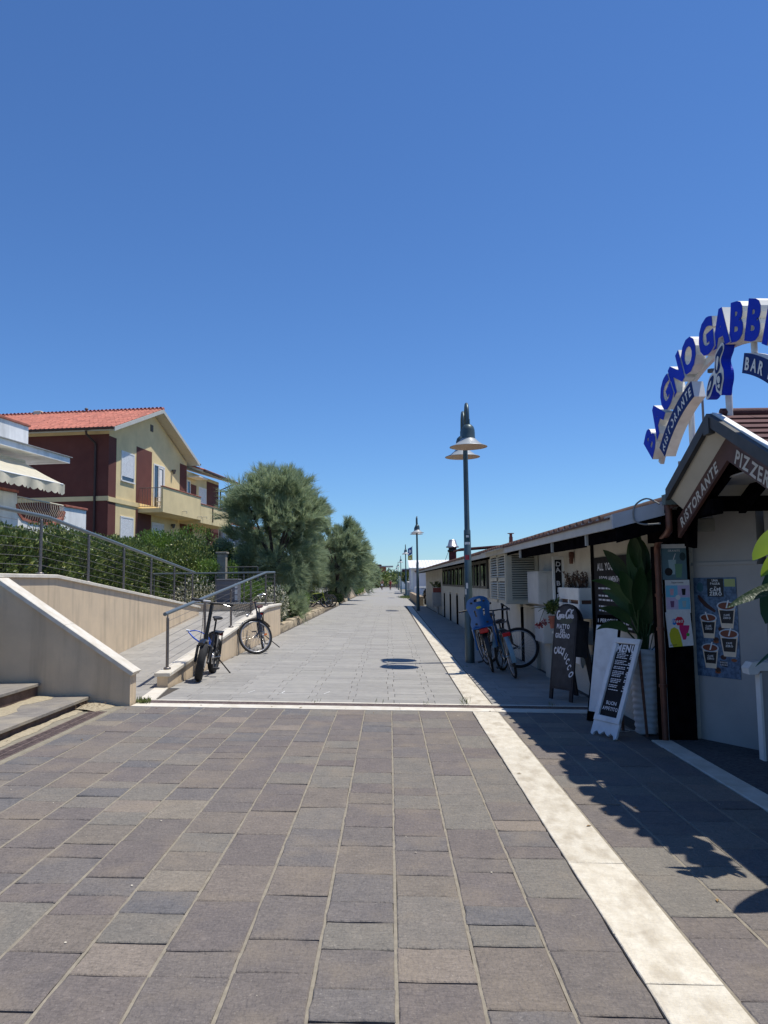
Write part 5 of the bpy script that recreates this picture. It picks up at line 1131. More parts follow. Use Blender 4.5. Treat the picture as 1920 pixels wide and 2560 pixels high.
# posters: flat prints
def col(n_, r, g_, b, rough=.45): return mat(n_, hexc(r, g_, b), rough, var=.03, scale=30)
def poster(name, base, rgt, label, w_, h, bgm, lean=0.):
    o = plane_empty(name, base, rgt, lean, label, 'poster'); MB().box(0, w_, 0, h, -.003, 0).build('sheet', bgm, o); return o
def ell(cx, cy, a, b, n=20, a0=0, a1=2*math.pi): return [(cx+a*math.cos(a0+(a1-a0)*k/(n-1 if a1-a0 < 6.2 else n)), cy+b*math.sin(a0+(a1-a0)*k/(n-1 if a1-a0 < 6.2 else n))) for k in range(n)]
def flat(parent, poly, m, z, name='print'): mb = MB(); mb.add([(x, y, z) for x, y in poly], [tuple(range(len(poly)))]); return mb.build(name, m, parent)
m_pw = col('print_white', 225, 225, 225); m_pk = col('print_black', 25, 25, 28)
ppy = 7.412
p1 = poster('drinks_poster', (2.615, ppy, 1.430), (1, 0), 'upper poster on the black pier showing iced drinks on teal', .235, .34, col('print_teal', 95, 125, 135))
flat(p1, [(0, .30), (.235, .30), (.235, .34), (0, .34)], m_pw, .0006); flat(p1, ell(.06, .075, .038, .038), m_pk, .0008); tb = MB(); text(tb, 'GRANITE', (.118, .268, .001), (1, 0, 0), (0, 1, 0), .018, center=True); tb.build('lettering', m_pw, p1)
mg = col('print_pale_glass', 165, 190, 195); mg2 = col('print_mint', 110, 150, 120); mg3 = col('print_dark_teal', 45, 65, 70)
flat(p1, [(.07, .05), (.12, .05), (.135, .19), (.06, .19)], mg, .0007); flat(p1, [(.13, .02), (.18, .02), (.195, .15), (.12, .15)], mg2, .0008); flat(p1, ell(.2, .22, .03, .04), mg3, .0007); flat(p1, [(.105, .19), (.113, .19), (.135, .25), (.128, .25)], m_pw, .0009)
p2_ = poster('drinks_poster', (2.635, ppy, 1.112), (1, 0), 'middle poster on the black pier with four drinks in coloured squares', .235, .315, m_pw)
for i, (x_, y_, c) in enumerate([(0.005, .15, col('print_blue_a', 120, 195, 225)), (.118, .15, col('print_lilac', 200, 185, 215)), (.005, .035, col('print_lilac', 200, 185, 215)), (.118, .035, col('print_blue_a', 120, 195, 225))]):
    flat(p2_, [(x_, y_), (x_+.112, y_), (x_+.112, y_+.113), (x_, y_+.113)], c, .0006); cxx = x_+.056
    flat(p2_, [(cxx-.014, y_+.02), (cxx+.014, y_+.02), (cxx+.02, y_+.08), (cxx-.02, y_+.08)], [col('print_pinkish', 215, 170, 180), m_pk, col('print_mauve', 120, 80, 120), mg][i], .0008)
flat(p2_, ell(.117, .148, .024, .024), m_pw, .001); tb = MB(); text(tb, 'Supercrema', (.118, .283, .001), (1, 0, 0), (0, 1, 0), .016, center=True, sx=.9); tb.build('lettering', m_pk, p2_)
p3 = poster('drinks_poster', (2.645, ppy-.004, .79), (1, .0), 'lowest tilted poster on the black pier with yellow and pink slush drinks', .235, .33, m_pw); p3.matrix_world = p3.matrix_world @ Matrix.Translation((0, 0, .003)) @ Matrix.Rotation(.07, 4, 'Z')
my = col('print_lime', 195, 190, 40); mp_ = col('print_magenta', 205, 35, 110); mr_ = col('print_red', 210, 30, 60); mb_ = col('print_azure', 40, 130, 210)
flat(p3, [(.04, .0), (.13, .0), (.12, .10), (.105, .16), (.07, .185), (.035, .17), (.015, .12), (.02, .05)], my, .0006); flat(p3, [(.14, .06), (.165, .06), (.205, .15), (.215, .19), (.12, .20), (.115, .17)], mp_, .0007)
flat(p3, [(.1, .2), (.155, .195), (.175, .235), (.15, .275), (.11, .28), (.08, .25)], mr_, .0006); flat(p3, ell(.075, .235, .022, .03), mb_, .0005); flat(p3, ell(.19, .105, .016, .016), col('print_green', 60, 170, 60), .0008)
tb = MB(); text(tb, 'freezy', (.118, .225, .001), (1, 0, 0), (0, 1, 0), .032, center=True, slant=.2, sx=.85, bold=.03); tb.build('lettering', m_pw, p3); tb = MB(); text(tb, 'FRIZZY', (.045, .012, .0012), (1, 0, 0), (0, 1, 0), .012, center=True, bold=.03); tb.build('lettering', m_pk, p3)
# diagonal entrance wall
dw = Vector((.545, -.838, 0)); W0 = Vector((2.885, 7.60, 0)); 
ew = empty('entrance_wall', mat4=plane_empty('q', (W0.x, W0.y, 0), (dw.x, dw.y), 0, '', '').matrix_world.copy(), label='smooth white angled entrance wall carrying the tall coffee poster', cat='wall')
bpy.data.objects.remove(bpy.data.objects['q'])
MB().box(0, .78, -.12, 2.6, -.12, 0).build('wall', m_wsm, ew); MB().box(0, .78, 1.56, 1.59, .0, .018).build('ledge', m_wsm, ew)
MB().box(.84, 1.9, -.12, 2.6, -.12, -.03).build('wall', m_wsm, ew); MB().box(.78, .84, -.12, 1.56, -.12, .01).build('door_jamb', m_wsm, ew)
ld = empty('louvred_door', mat4=ew.matrix_world @ Matrix.Translation((.86, 0, -.01)), label='grey white louvred door right of the coffee poster', cat='door')
MB().box(0, .7, -.1, 1.25, -.02, 0).build('leaf_panel', m_wsm, ld)
for k in range(14): MB().box(.02+k*.045, .045+k*.045, .15, 1.2, .0005, .012).build('slat', m_wsm, ld)
MB().tube([(.03, .62, .02), (.03, .72, .02)], .008, 6).build('handle', m_steel, ld)
cp = plane_empty('coffee_poster', (0, 0, 0), (1, 0), 0, 'tall blue coffee poster with iced cups on the angled white wall', 'poster'); cp.matrix_world = ew.matrix_world @ Matrix.Translation((.09, .515, .006))
Wp, Hp = .47, .93; mbl = mat('print_ice_blue', hexc(105, 135, 165), .5, scale=26, col2=hexc(38, 58, 84)); MB().box(0, Wp, 0, Hp, -.003, 0).build('sheet', mbl, cp)
mco = col('print_coffee', 120, 62, 40); mcr = col('print_cream', 225, 205, 180); mbn = col('print_bean', 60, 30, 24); mgl = col('print_cup', 190, 200, 210)
flat(cp, [(.17, .75), (.34, .75), (.34, .92), (.17, .92)], m_pk, .0006); tb = MB()
for i, (s_, sz) in enumerate([('UNA', .02), ('PAUSA', .02), ('DI', .014)]): text(tb, s_, (.255, .893-i*.03, .001), (1, 0, 0), (0, 1, 0), sz, center=True, bold=.03)
text(tb, 'CAFÉ', (.255, .80, .001), (1, 0, 0), (0, 1, 0), .03, center=True, bold=.04); text(tb, 'ZERO', (.255, .762, .001), (1, 0, 0), (0, 1, 0), .03, center=True, bold=.04); tb.build('lettering', m_pw, cp)
flat(cp, [(.35, .845), (.46, .845), (.46, .915), (.35, .915)], col('print_olive', 165, 175, 110), .0006); flat(cp, ell(.095, .84, .035, .045), col('print_teal_b', 50, 95, 110), .0006)
flat(cp, [(.06, .76), (.08, .765), (.17, .68), (.25, .62), (.24, .60), (.14, .65), (.08, .71)], mbn, .0006)
for i, (x_, y_, s) in enumerate([(.36, .46, 1.08), (.165, .36, 1.0), (.37, .20, 1.1), (.17, .08, 1.0)]):
    w1_, w2_, h_ = .085*s, .055*s, .19*s
    flat(cp, [(x_-w2_, y_), (x_+w2_, y_), (x_+w1_, y_+h_), (x_-w1_, y_+h_)], mcr, .0007+i*.0001); flat(cp, [(x_-w2_*.95, y_+.045), (x_+w2_*.95, y_+.045), (x_+w1_*.8, y_+h_*.8), (x_-w1_*.8, y_+h_*.8)], m_pk, .0012+i*.0001)
    flat(cp, ell(x_, y_+h_, w1_*1.08, .040*s), mgl, .0016+i*.0001); flat(cp, ell(x_, y_+h_, w1_*.92, .031*s), mco, .002+i*.0001); flat(cp, [(x_-.008, y_+h_-.02), (x_+.006, y_+h_-.02), (x_+.025*(1 if i != 1 else -1)+.006, y_+h_+.055), (x_+.025*(1 if i != 1 else -1)-.008, y_+h_+.055)], m_pw, .0026)
    tb = MB(); text(tb, 'CAFÉ', (x_, y_+.105*s, .003), (1, 0, 0), (0, 1, 0), .016, center=True, bold=.03); text(tb, 'ZERO', (x_, y_+.08*s, .003), (1, 0, 0), (0, 1, 0), .018, center=True, bold=.03); tb.build('lettering', m_pw, cp)
    flat(cp, ell(x_+(.12 if i % 2 else -.11)*.6, y_-.01, .03, .022), mbn, .0006); flat(cp, ell(x_+(.07 if i % 2 else .04), y_-.03, .03, .015), col('print_nut', 135, 75, 40), .0006)
flat(cp, [(.27, .11), (.34, .10), (.34, .15), (.27, .16)], m_pk, .0008); tb = MB(); text(tb, 'COCCO', (.306, .136, .001), (1, 0, 0), (0, 1, 0), .013, center=True, bold=.03); text(tb, 'CACAO', (.306, .114, .001), (1, 0, 0), (0, 1, 0), .013, center=True, bold=.03); tb.build('lettering', m_pw, cp)
# porch ------------------------------------------------------------
po = empty('gabled_porch', (0, 0, 0), 0, 'small gabled entrance porch with dark red shingle roof and painted fascia boards', 'porch')
m_slope = mat('porch_dark_paint', (.045, .045, .045), .55, var=.15, scale=5)
m_shing = mat('red_shingle', (.115, .045, .042), .85, scale=9, col2=(.075, .03, .03), obrand=.14, bump=.5, bscale=90)
m_fbrn = mat('painted_brown_board', (.085, .036, .026), .55, var=.12, scale=5)
m_soff = mat('cream_soffit', (.50, .47, .40), .7, var=.05, scale=3)
YA, ZA, HW, SL = 5.79, 2.67, .935, .5
def rakepts(side, x, dz): s_ = 1 if side > 0 else -1; return Vector((x, YA, ZA+dz)), Vector((x, YA+s_*HW, ZA-HW*SL+dz))
XA, XB = 2.45, 5.5
for sd_ in (1, -1):
    a, b = rakepts(sd_, XA, 0); c = Vector((XB-XA, 0, 0)); t = Vector((0, 0, -.05))
    MB().hexa([a+t+Vector((.02, 0, 0)), b+t+Vector((.02, 0, 0)), b+c+t, a+c+t, a+Vector((.02, 0, 0)), b+Vector((.02, 0, 0)), b+c, a+c]).build('roof', m_soff, po)
    # outer rake board
    o_ = Vector((0, 0, .012)); MB().hexa([a+Vector((-.02, 0, -.075)), b+Vector((-.02, 0, -.075)), b+Vector((.018, 0, -.075)), a+Vector((.018, 0, -.075)), a+Vector((-.02, 0, .02)), b+Vector((-.02, 0, .02)), b+Vector((.018, 0, .02)), a+Vector((.018, 0, .02))]).build('rake_board', m_slope, po)
    # white flashing strip next to the rake
    up = Vector((0, sd_*SL, 1)).normalized()
    MB().hexa([a+Vector((.02, 0, 0))+up*.004, b+Vector((.02, 0, 0))+up*.004, b+Vector((.085, 0, 0))+up*.004, a+Vector((.085, 0, 0))+up*.004, a+Vector((.02, 0, 0))+up*.03, b+Vector((.02, 0, 0))+up*.03, b+Vector((.085, 0, 0))+up*.022, a+Vector((.085, 0, 0))+up*.022]).build('flashing', m_wpaint, po)
    # brown board carrying the painted words, set back from the rake
    xi = 2.57; a2, b2 = Vector((xi, YA, 2.50)), Vector((xi, YA+sd_*1.06, 2.50-1.06*SL)); h_ = .17
    MB().hexa([a2+Vector((0, 0, -h_)), b2+Vector((0, 0, -h_)), b2+Vector((.03, 0, -h_)), a2+Vector((.03, 0, -h_)), a2, b2, b2+Vector((.03, 0, 0)), a2+Vector((.03, 0, 0))]).build('name_board', m_fbrn, po)
    # cream boarding between the rake and the name board
    MB().hexa([Vector((xi-.10, YA, 2.615)), Vector((xi-.10, YA+sd_*HW, 2.615-HW*SL)), Vector((xi+.02, YA+sd_*HW, 2.50-HW*SL)), Vector((xi+.02, YA, 2.50)), Vector((xi-.10, YA, 2.62)), Vector((xi-.10, YA+sd_*HW, 2.62-HW*SL)), Vector((xi+.02, YA+sd_*HW, 2.51-HW*SL)), Vector((xi+.02, YA, 2.51))]).build('soffit_board', m_soff, po)
    # shingles in courses
    n_c = 8; dr_ = (b-a); Ls = dr_.length; dn = dr_.normalized(); first = True
    for cidx in range(n_c):
        x = XA+.087-random.uniform(0, .25)
        while x < (4.2 if sd_ < 0 else 3.2):
            w_ = random.uniform(.20, .34); x0_, x1_ = max(x, XA+.087), x+w_-.004
            if x1_-x0_ > .03:
                p = a+dn*(Ls*(cidx)/n_c); q = a+dn*(Ls*(cidx+1)/n_c+.015); p = Vector((x0_, p.y, p.z)); q = Vector((x0_, q.y, q.z)); e = Vector((x1_-x0_, 0, 0)); jz = random.uniform(0, .003)
                MB().hexa([p+up*.004, q+up*(.014), q+e+up*.014, p+e+up*.004, p+up*.010, q+up*(.024+jz), q+e+up*(.024+jz), p+e+up*.010]).build('shingle', m_shing, po)
            x += w_
MB().tube([(XA+.09, YA, ZA+.025), (XB, YA, ZA+.025)], .035, 8).build('ridge_cap', m_shing, po)
MB().box(XA-.03, XA+.02, YA-.05, YA+.05, ZA-.14, ZA-.02).build('apex_block', m_slope, po)
# painted words
def gable_text(s_, side, h_, t0):
    tb = MB(); k = 1/math.sqrt(1+SL*SL)
    if side > 0: # reading from the far foot up to the apex
        o_ = Vector((2.566, YA+.97, 2.50-.97*SL-.145)); ux_ = Vector((0, -k, SL*k)); uy_ = Vector((0, SL*k, k)); text(tb, s_, o_+ux_*t0, ux_, uy_, h_, bold=.03, jit=.07, sx=1.0, gap=.13)
    else:
        o_ = Vector((2.566, YA-.10, 2.50-.10*SL-.145)); ux_ = Vector((0, -k, -SL*k)); uy_ = Vector((0, -SL*k, k)); text(tb, s_, o_+ux_*t0, ux_, uy_, h_, bold=.03, jit=.07, sx=1.0, gap=.13)
    tb.build('lettering', mat('cream_lettering', (.58, .54, .46), .6, var=.03), po)
gable_text('RiSTORANTE', 1, .088, .03); gable_text('PIZZERIA', -1, .10, .03)
# beams, bracket, inner gable wall
MB().box(2.62, 5.4, 6.72, 6.84, 2.03, 2.215).build('beam', m_blk, po); MB().box(2.62, 5.4, 4.80, 4.90, 2.03, 2.215).build('beam', m_blk, po)
MB().hexa([(2.66, 6.86, 1.73), (2.74, 6.86, 1.71), (2.74, 6.94, 1.71), (2.66, 6.94, 1.73), (2.64, 6.86, 2.03), (2.76, 6.86, 2.03), (2.76, 6.94, 2.03), (2.64, 6.94, 2.03)]).build('bracket', m_blk, po)
MB().box(2.62, 2.70, 6.2, 7.1, 1.96, 2.08).build('beam', m_blk, po)
MB().hexa([(2.66, 5.80, 2.34), (2.72, 5.80, 2.34), (2.72, 6.70, 1.96), (2.66, 6.70, 1.96), (2.66, 5.80, 2.44), (2.72, 5.80, 2.44), (2.72, 6.70, 2.06), (2.66, 6.70, 2.06)]).build('rafter', m_blk, po)
MB().hexa([(3.05, 5.80, 2.40), (3.11, 5.80, 2.40), (3.11, 6.70, 2.0), (3.05, 6.70, 2.0), (3.05, 5.80, 2.55), (3.11, 5.80, 2.55), (3.11, 6.70, 2.12), (3.05, 6.70, 2.12)]).build('rafter', m_blk, po)
MB().box(2.70, 5.4, 4.92, 6.71, 2.232, 2.245).build('ceiling_board', m_wsm, po)
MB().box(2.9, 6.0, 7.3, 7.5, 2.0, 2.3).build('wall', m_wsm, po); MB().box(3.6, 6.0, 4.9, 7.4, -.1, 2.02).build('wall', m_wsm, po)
# gutter and hose loop on the far eave
MB().prism([(-.05, .05), (-.04, -.04), (.04, -.04), (.05, .05)], (2.43, YA+HW+.05, 2.13), (0, 1, 0), (0, 0, 1), (1, 0, 0), 1.4).build('gutter', mat('green_grey_gutter', (.10, .13, .12), .5, var=.1), po)
MB().tube(smoothpoly([(2.40, 6.80, 2.10), (2.32, 6.9, 2.16), (2.23, 6.95, 2.10), (2.22, 6.95, 1.98), (2.28, 6.9, 1.93), (2.42, 6.85, 1.93)], 6, False), .008, 6).build('hose', mat('grey_hose', (.2, .2, .19), .6, var=.1), po)
# second fascia joining the building to the porch
e2 = empty('side_eave', (0, 0, 0), 0, 'short dark roof piece joining the long restaurant eave to the porch', 'eave')
MB().box(2.50, 2.9, 6.95, 8.45, 2.03, 2.06).build('soffit_board', m_blk, e2)
MB().hexa([(2.50, 6.78, 2.06), (6.5, 6.78, 3.2), (6.5, 8.45, 3.2), (2.50, 8.45, 2.06), (2.50, 6.78, 2.15), (6.5, 6.78, 3.3), (6.5, 8.45, 3.3), (2.50, 8.45, 2.15)]).build('roof', m_rooft2, e2)
MB().box(2.50, 2.56, 6.98, 7.45, 1.78, 1.98).build('fascia_block', m_blk, e2)
jb = empty('junction_box', (2.87, 6.98, 1.92), 0, 'grey electrical junction box on the porch wall beside the black bracket', 'box'); MB().box(-.08, .08, -.02, .1, -.06, .06, .008).build('body', mat('beige_box', (.26, .235, .19), .7, var=.08), jb)
# roof of the building nearer than the porch (outside the picture, it throws the long shade edge)
nr = empty('near_restaurant_wing', (0, 0, 0), 0, 'next stretch of the restaurant with tiled eave nearer than the porch', 'building')
MB().box(3.2, 7, -2, 4.6, -.1, 2.1).build('wall', m_whw, nr); MB().hexa([(2.58, -2, 2.12), (7, -2, 3.3), (7, 4.85, 3.3), (2.58, 4.85, 2.12), (2.58, -2, 2.2), (7, -2, 3.4), (7, 4.85, 3.4), (2.58, 4.85, 2.2)]).build('roof', m_rooft2, nr)
# white planter wall at the frame edge
wp = empty('white_planter_box', (3.10, 6.60, 0), 0, 'white painted planter wall with curved coping under the banana leaves', 'planter')
MB().box(.02, 1.2, .0, .06, -.12, .66).build('body', m_wsm, wp); MB().box(-.0, .02, -.012, .07, -.12, .64).build('lit_end_board', m_wpaint, wp)  # end painted brighter than the body, standing for light on that side
MB().prism([(-.09, .63), (-.10, .68), (-.06, .73), (1.2, .74), (1.2, .66), (.0, .66), (-.02, .63)], (0, -.03, 0), (1, 0, 0), (0, 0, 1), (0, 1, 0), .13).build('coping', m_wpaint, wp)
bn = empty('banana_plant', (2.62, 4.10, -.07), 0, 'banana plant with torn leaves, one lit bright yellow green, entering from the frame edge', 'plant')
MB().tube([(0, 0, 0), (-.02, .02, .8), (-.05, .02, 1.35)], [.09, .07, .04], 12).build('trunk', m_leafd, bn)
def bleaf(base, d, L, Wd, droop, m, side, fold=.1, cuts=0, n=12):
    lm = MB(); leafblade(lm, base, d, L, Wd, droop, fold=fold, n=n, side=side)
    if cuts:
        nf = []; 
        for f in lm.f:
            r_ = (f[0]//5) % n
            if r_ in cuts and f[0] % 5 in (0,): continue
            nf.append(f)
        lm.smooth = lm.smooth[:len(nf)]; lm.f = nf
    lm.build('leaf', m, bn)
bleaf((-.38, .10, 1.80), (-.75, .0, -.38), .33, .17, .35, m_leafb, (0, .75, .62), cuts=(4,)); bleaf((-.36, .12, 1.70), (-.72, .0, -.42), .30, .15, .3, m_leafb, (0, .8, .5)); bleaf((-.30, .14, 1.66), (-.5, .05, -.62), .48, .30, .3, m_leafd, (0, .6, .6), cuts=(4,))
bleaf((-.34, .15, 1.49), (-.8, .0, -.10), .46, .09, .35, m_leafd, (0, .7, .7)); bleaf((-.02, -.05, 1.4), (-.3, -.2, 1), .8, .3, 1.3, m_leafd, (0, 1, 0)); bleaf((0, 0, 1.3), (.5, .2, 1), .9, .3, 1.4, m_leafd, (0, 1, 0))
bleaf((-.42, .15, 1.18), (-.6, .05, -.35), .26, .05, .2, m_leafd, (0, 1, .2))
# ------------------------------------------------------------------ arched sign
m_sblue = mat('sign_blue', (.004, .035, .52), .6, spec=.2, var=.06, scale=4)
m_sblue2 = mat('sign_band_blue', (.008, .030, .15), .6, spec=.2, var=.08, scale=4)
m_swht = mat('sign_white', (.76, .75, .70), .5, var=.05, scale=8, dirt=((.38, .33, .26), .45, 7.))
SO = Vector((0, 5.773, 1.638)); sx = Vector((.05, -1, 0)).normalized()   # reading direction runs towards the camera
sn = Vector((-1, -.05, 0)).normalized()
def sp_(ang, rad, off=0.): # ang in degrees from the top, + is the far side
    a = R(ang); y = SO.y+rad*math.sin(a); z = SO.z+rad*math.cos(a); x = 2.5-.05*(y-5.8); return Vector((x, y, z))+sn*off
sg_ = empty('arched_sign', (0, 0, 0), 0, 'arched roof sign with blue and white letters on white posts above the porch', 'sign')
def band(mb, a0, a1, r0, r1, o0, o1, n=24):
    vs = []
    for i in range(n+1):
        a = a0+(a1-a0)*i/n; vs += [sp_(a, r0, o0), sp_(a, r1, o0), sp_(a, r1, o1), sp_(a, r0, o1)]
    mb.add(vs, [(i*4+k, i*4+(k+1) % 4, i*4+4+(k+1) % 4, i*4+4+k) for i in range(n) for k in range(4)]+[(0, 1, 2, 3), (n*4+3, n*4+2, n*4+1, n*4)])
mb = MB(); band(mb, -56, 56, 1.53, 1.585, -.11, -.075, 40); mb.build('arch_rail', m_swht, sg_)
letters = [('B', 50.3), ('A', 41.3), ('G', 32.2), ('N', 23.5), ('O', 14.6), ('G', 3.5), ('A', -4.7), ('B', -12.9), ('B', -21.0), ('I', -27.6), ('A', -34.0), ('N', -42.5), ('O', -51.5)]
def letter3d(ch, ang, rad, h, depth, m1, m2, sxx=1.):
    a = R(ang); c = sp_(ang, rad); up = Vector((0, math.sin(a), math.cos(a))); rt = up.cross(sn).normalized()
    if rt.y > 0 and abs(ang) < 89: rt = -rt
    rt = Vector((-.0, -math.cos(a), math.sin(a))); k = h/.70
    vs, fs, wd = glyph(ch, .055, 0.); vs_e, fs_e, _ = glyph(ch, .055, depth/2/k)
    tf = lambda v, z: c+rt*((v[0]-wd/2)*k*sxx)+up*(v[1]*k-h/2)+sn*z
    b_ = MB(); zmid = -depth/2
    b_.add([tf(v, zmid+v[2]*k) for v in vs_e], fs_e); lo_ = b_.build('letter', m1, sg_)
    f_ = MB(); f_.add([tf(v, .004) for v in vs], fs); f_.build('letter_face', m2, lo_)
for ch_, an in letters: letter3d(ch_, an, 1.683, .255, .085, m_swht, m_sblue, 1.02)
def arcsign(a0, a1, r0, r1, s_, h, t_off):
    mb = MB(); band(mb, a0, a1, r0, r1, -.095, -.0); bo = mb.build('band_box', m_swht, sg_); mb = MB(); band(mb, a0, a1, r0, r1, .001, .006); mb.build('band_face', m_sblue2, bo)
    tb = MB(); k = h/.70; tot = sum(glyph(c, .03)[2]*.95+.13 for c in s_)*k; rm = r0+(r1-r0)*.5-h/2; a = (a0 if a0 > a1 else a1)-math.degrees(t_off/rm)
    for c in s_:
        vs, fs, wd = glyph(c, .03); w_ = wd*.95*k; ac = R(a-math.degrees(w_/2/rm)); cc_ = sp_(math.degrees(ac), rm, .008); up = Vector((0, math.sin(ac), math.cos(ac))); rt = Vector((0, -math.cos(ac), math.sin(ac)))
        if fs: tb.add([cc_+rt*((v[0]-wd/2)*.95*k)+up*(v[1]*k) for v in vs], fs)
        a -= math.degrees((w_+.13*k)/rm)
    tb.build('lettering', m_swht, bo)
arcsign(48.0, 15.6, 1.315, 1.455, 'RISTORANTE', .074, .03); arcsign(-18.4, -52, 1.315, 1.455, 'BAR PIZZERIA', .085, .03)
for an_, y_, w_ in ((0, 6.50, .026), (0, 5.77, .025)):
    x_ = 2.60; rz_ = ZA-abs(y_-YA)*SL; top_ = SO.z+math.sqrt(max(.1, 1.57**2-(y_-SO.y)**2)); MB().tube([(x_, y_, rz_-.05), (x_, y_, top_)], w_, 10).build('post', m_swht, sg_)
MB().tube([(2.60, 5.33, 3.02), (2.60, 5.33, 3.16)], .022, 10).build('hanger', m_swht, sg_)
MB().tube([(2.66, 6.40, 2.3), (2.66, 6.40, 2.95)], .010, 6).build('conduit', m_cabg, sg_)
for an in (12, -30, 35): MB().lathe([(.03, -.012), (.03, .012)], sp_(an, 1.50, -.13), 10).build('clamp', m_fence, sg_)
# three winged bird emblem
L7 = lambda a, b: (1680+a/6.91, 740+b/6.91)
bird = [(905, 880), (940, 930), (930, 1010), (870, 1110), (880, 1210), (905, 1290), (905, 1420), (870, 1530), (845, 1640), (800, 1590), (755, 1530), (745, 1420), (700, 1450), (640, 1560), (560, 1585), (550, 1520), (580, 1390), (640, 1270), (690, 1240), (735, 1190), (750, 1090), (770, 985), (840, 920)]
def b2(a, b):  # emblem drawing units to the sign plane (y,z)
    return Vector(((a-745)/390*.36, (1245-b)/760*.385))
def bird_pt(a, b, off): u = b2(a, b); c = sp_(-.6, 1.365); return Vector((c.x, c.y-u.x, c.z+u.y))+sn*off
pb = smoothpoly(bird, 3)
def fill(mb, pts, o0, o1=None):
    n = len(pts); A = [bird_pt(a, b, o0) for a, b in pts]
    if o1 is None: mb.add(A, [tuple(range(n))])
    else: B = [bird_pt(a, b, o1) for a, b in pts]; mb.add(A+B, [tuple(range(n)), tuple(range(n, 2*n))[::-1]]+[(i, (i+1) % n, (i+1) % n+n, i+n) for i in range(n)])
mb = MB(); fill(mb, pb, .0, -.075); be = mb.build('emblem', m_sblue, sg_); mb = MB(); fill(mb, pb, .004); mb.build('emblem_face', m_swht, be)
cb_ = MB()
for poly in ([(905, 925), (918, 1000), (850, 1100), (855, 1200), (820, 1270), (770, 1280), (755, 1200), (775, 1100), (790, 1000)], [(720, 1280), (700, 1400), (640, 1500), (580, 1545), (590, 1420), (640, 1310)], [(800, 1310), (860, 1310), (880, 1400), (850, 1500), (820, 1570), (780, 1500), (770, 1400)]): fill(cb_, smoothpoly(poly, 3), .007)
cb_.build('emblem_wings', m_sblue2, be); cw_ = MB()
for poly in ([(820, 1040), (845, 1070), (825, 1160), (800, 1240), (785, 1200), (795, 1100)], [(600, 1460), (640, 1380), (680, 1340), (670, 1400), (640, 1450)], [(790, 1360), (830, 1340), (850, 1400), (830, 1450), (800, 1430)], [(790, 1470), (840, 1470), (825, 1530)]): fill(cw_, smoothpoly(poly, 3), .010)
cw_.build('emblem_feathers', m_swht, be)
# ------------------------------------------------------------------ street lamps
m_lp = mat('lamp_green_grey', (.062, .098, .108), .42, var=.12, scale=3, metal=.3)
m_lpd = mat('lamp_disc_grey', (.30, .33, .35), .45, var=.06, scale=3); m_lin = mat('lamp_inner_cream', (.55, .44, .32), .6, var=.05)
def lamp(loc, label, seg=20):
    t = empty('street_lamp', loc, 0, label, 'street lamp', 'double headed lamps in a row along the walkway')
    MB().lathe([(.085, 0), (.082, .9), (.072, .92), (.062, 2.4), (.050, 2.42), (.044, 3.9), (.044, 4.0)], (0, 0, 0), seg).lathe([(.088, .40), (.088, .43)], (0, 0, 0), seg).build('pole', m_lp, t)
    for s in (-1, 1):
        arm = smoothpoly([(0, s*.0, 3.85), (0, s*.05, 4.2), (0, s*.15, 4.50), (0, s*.33, 4.68), (0, s*.50, 4.58), (0, s*.56, 4.34)], 6, False)
        MB().tube(arm, .030, 10).lathe([(.036, 0), (.036, .09)], (0, s*.56, 4.27), 12).build('arm', m_lp, t)
        MB().lathe([(.02, 4.27), (.06, 4.26), (.10, 4.22), (.118, 4.16), (.120, 4.12), (.122, 4.115), (.122, 4.02), (.125, 4.015)], (0, s*.56, 0), seg+8).build('lamp_housing', m_lp, t)
        d = MB().lathe([(.10, 4.03), (.13, 4.0), (.18, 3.95), (.25, 3.895), (.335, 3.862), (.337, 3.856)], (0, s*.56, 0), seg+14); d.f = [f for f in d.f if len(f) == 4]; d.smooth = d.smooth[:len(d.f)]; do = d.build('lamp_shade', m_lpd, t)
        MB().lathe([(.332, 3.855), (.25, 3.885), (.17, 3.935), (.12, 3.99), (.001, 3.995)], (0, s*.56, 0), seg+14).build('shade_lining', m_lin, do)
        MB().lathe([(.001, 3.93), (.10, 3.94), (.11, 3.985)], (0, s*.56, 0), 16).build('lens', mat('lamp_lens', (.5, .5, .48), .2, var=.03), do)
    return t
l0 = lamp((1.44, 14.15, gz(1.44)), 'nearest tall double lamp post with stickers on its pole')
m_stk = col('sticker_white', 215, 215, 210); m_stkr = col('sticker_red', 170, 45, 55); m_stkd = col('sticker_teal', 30, 70, 75)
def sticker(z0, z1, a0, a1, r_, m, n=6):
    mb = MB(); vs = []
    for i in range(n+1): a = a0+(a1-a0)*i/n; vs += [(r_*math.cos(a), r_*math.sin(a), z0), (r_*math.cos(a), r_*math.sin(a), z1)]
    mb.add(vs, [(2*i, 2*i+2, 2*i+3, 2*i+1) for i in range(n)]); return mb.build('sticker', m, l0)
sticker(2.19, 2.33, -2.5, -.9, .0665, m_stkd); sticker(2.14, 2.185, -2.5, -.9, .0665, m_stk); sticker(1.86, 1.95, -2.4, -1.2, .0675, m_stkr); sticker(1.34, 1.44, -2.3, -1.75, .0715, m_stk); sticker(2.27, 2.31, -2.0, -1.2, .067, m_stk)
sticker(1.23, 1.33, -2.6, -2.2, .0725, m_stk)
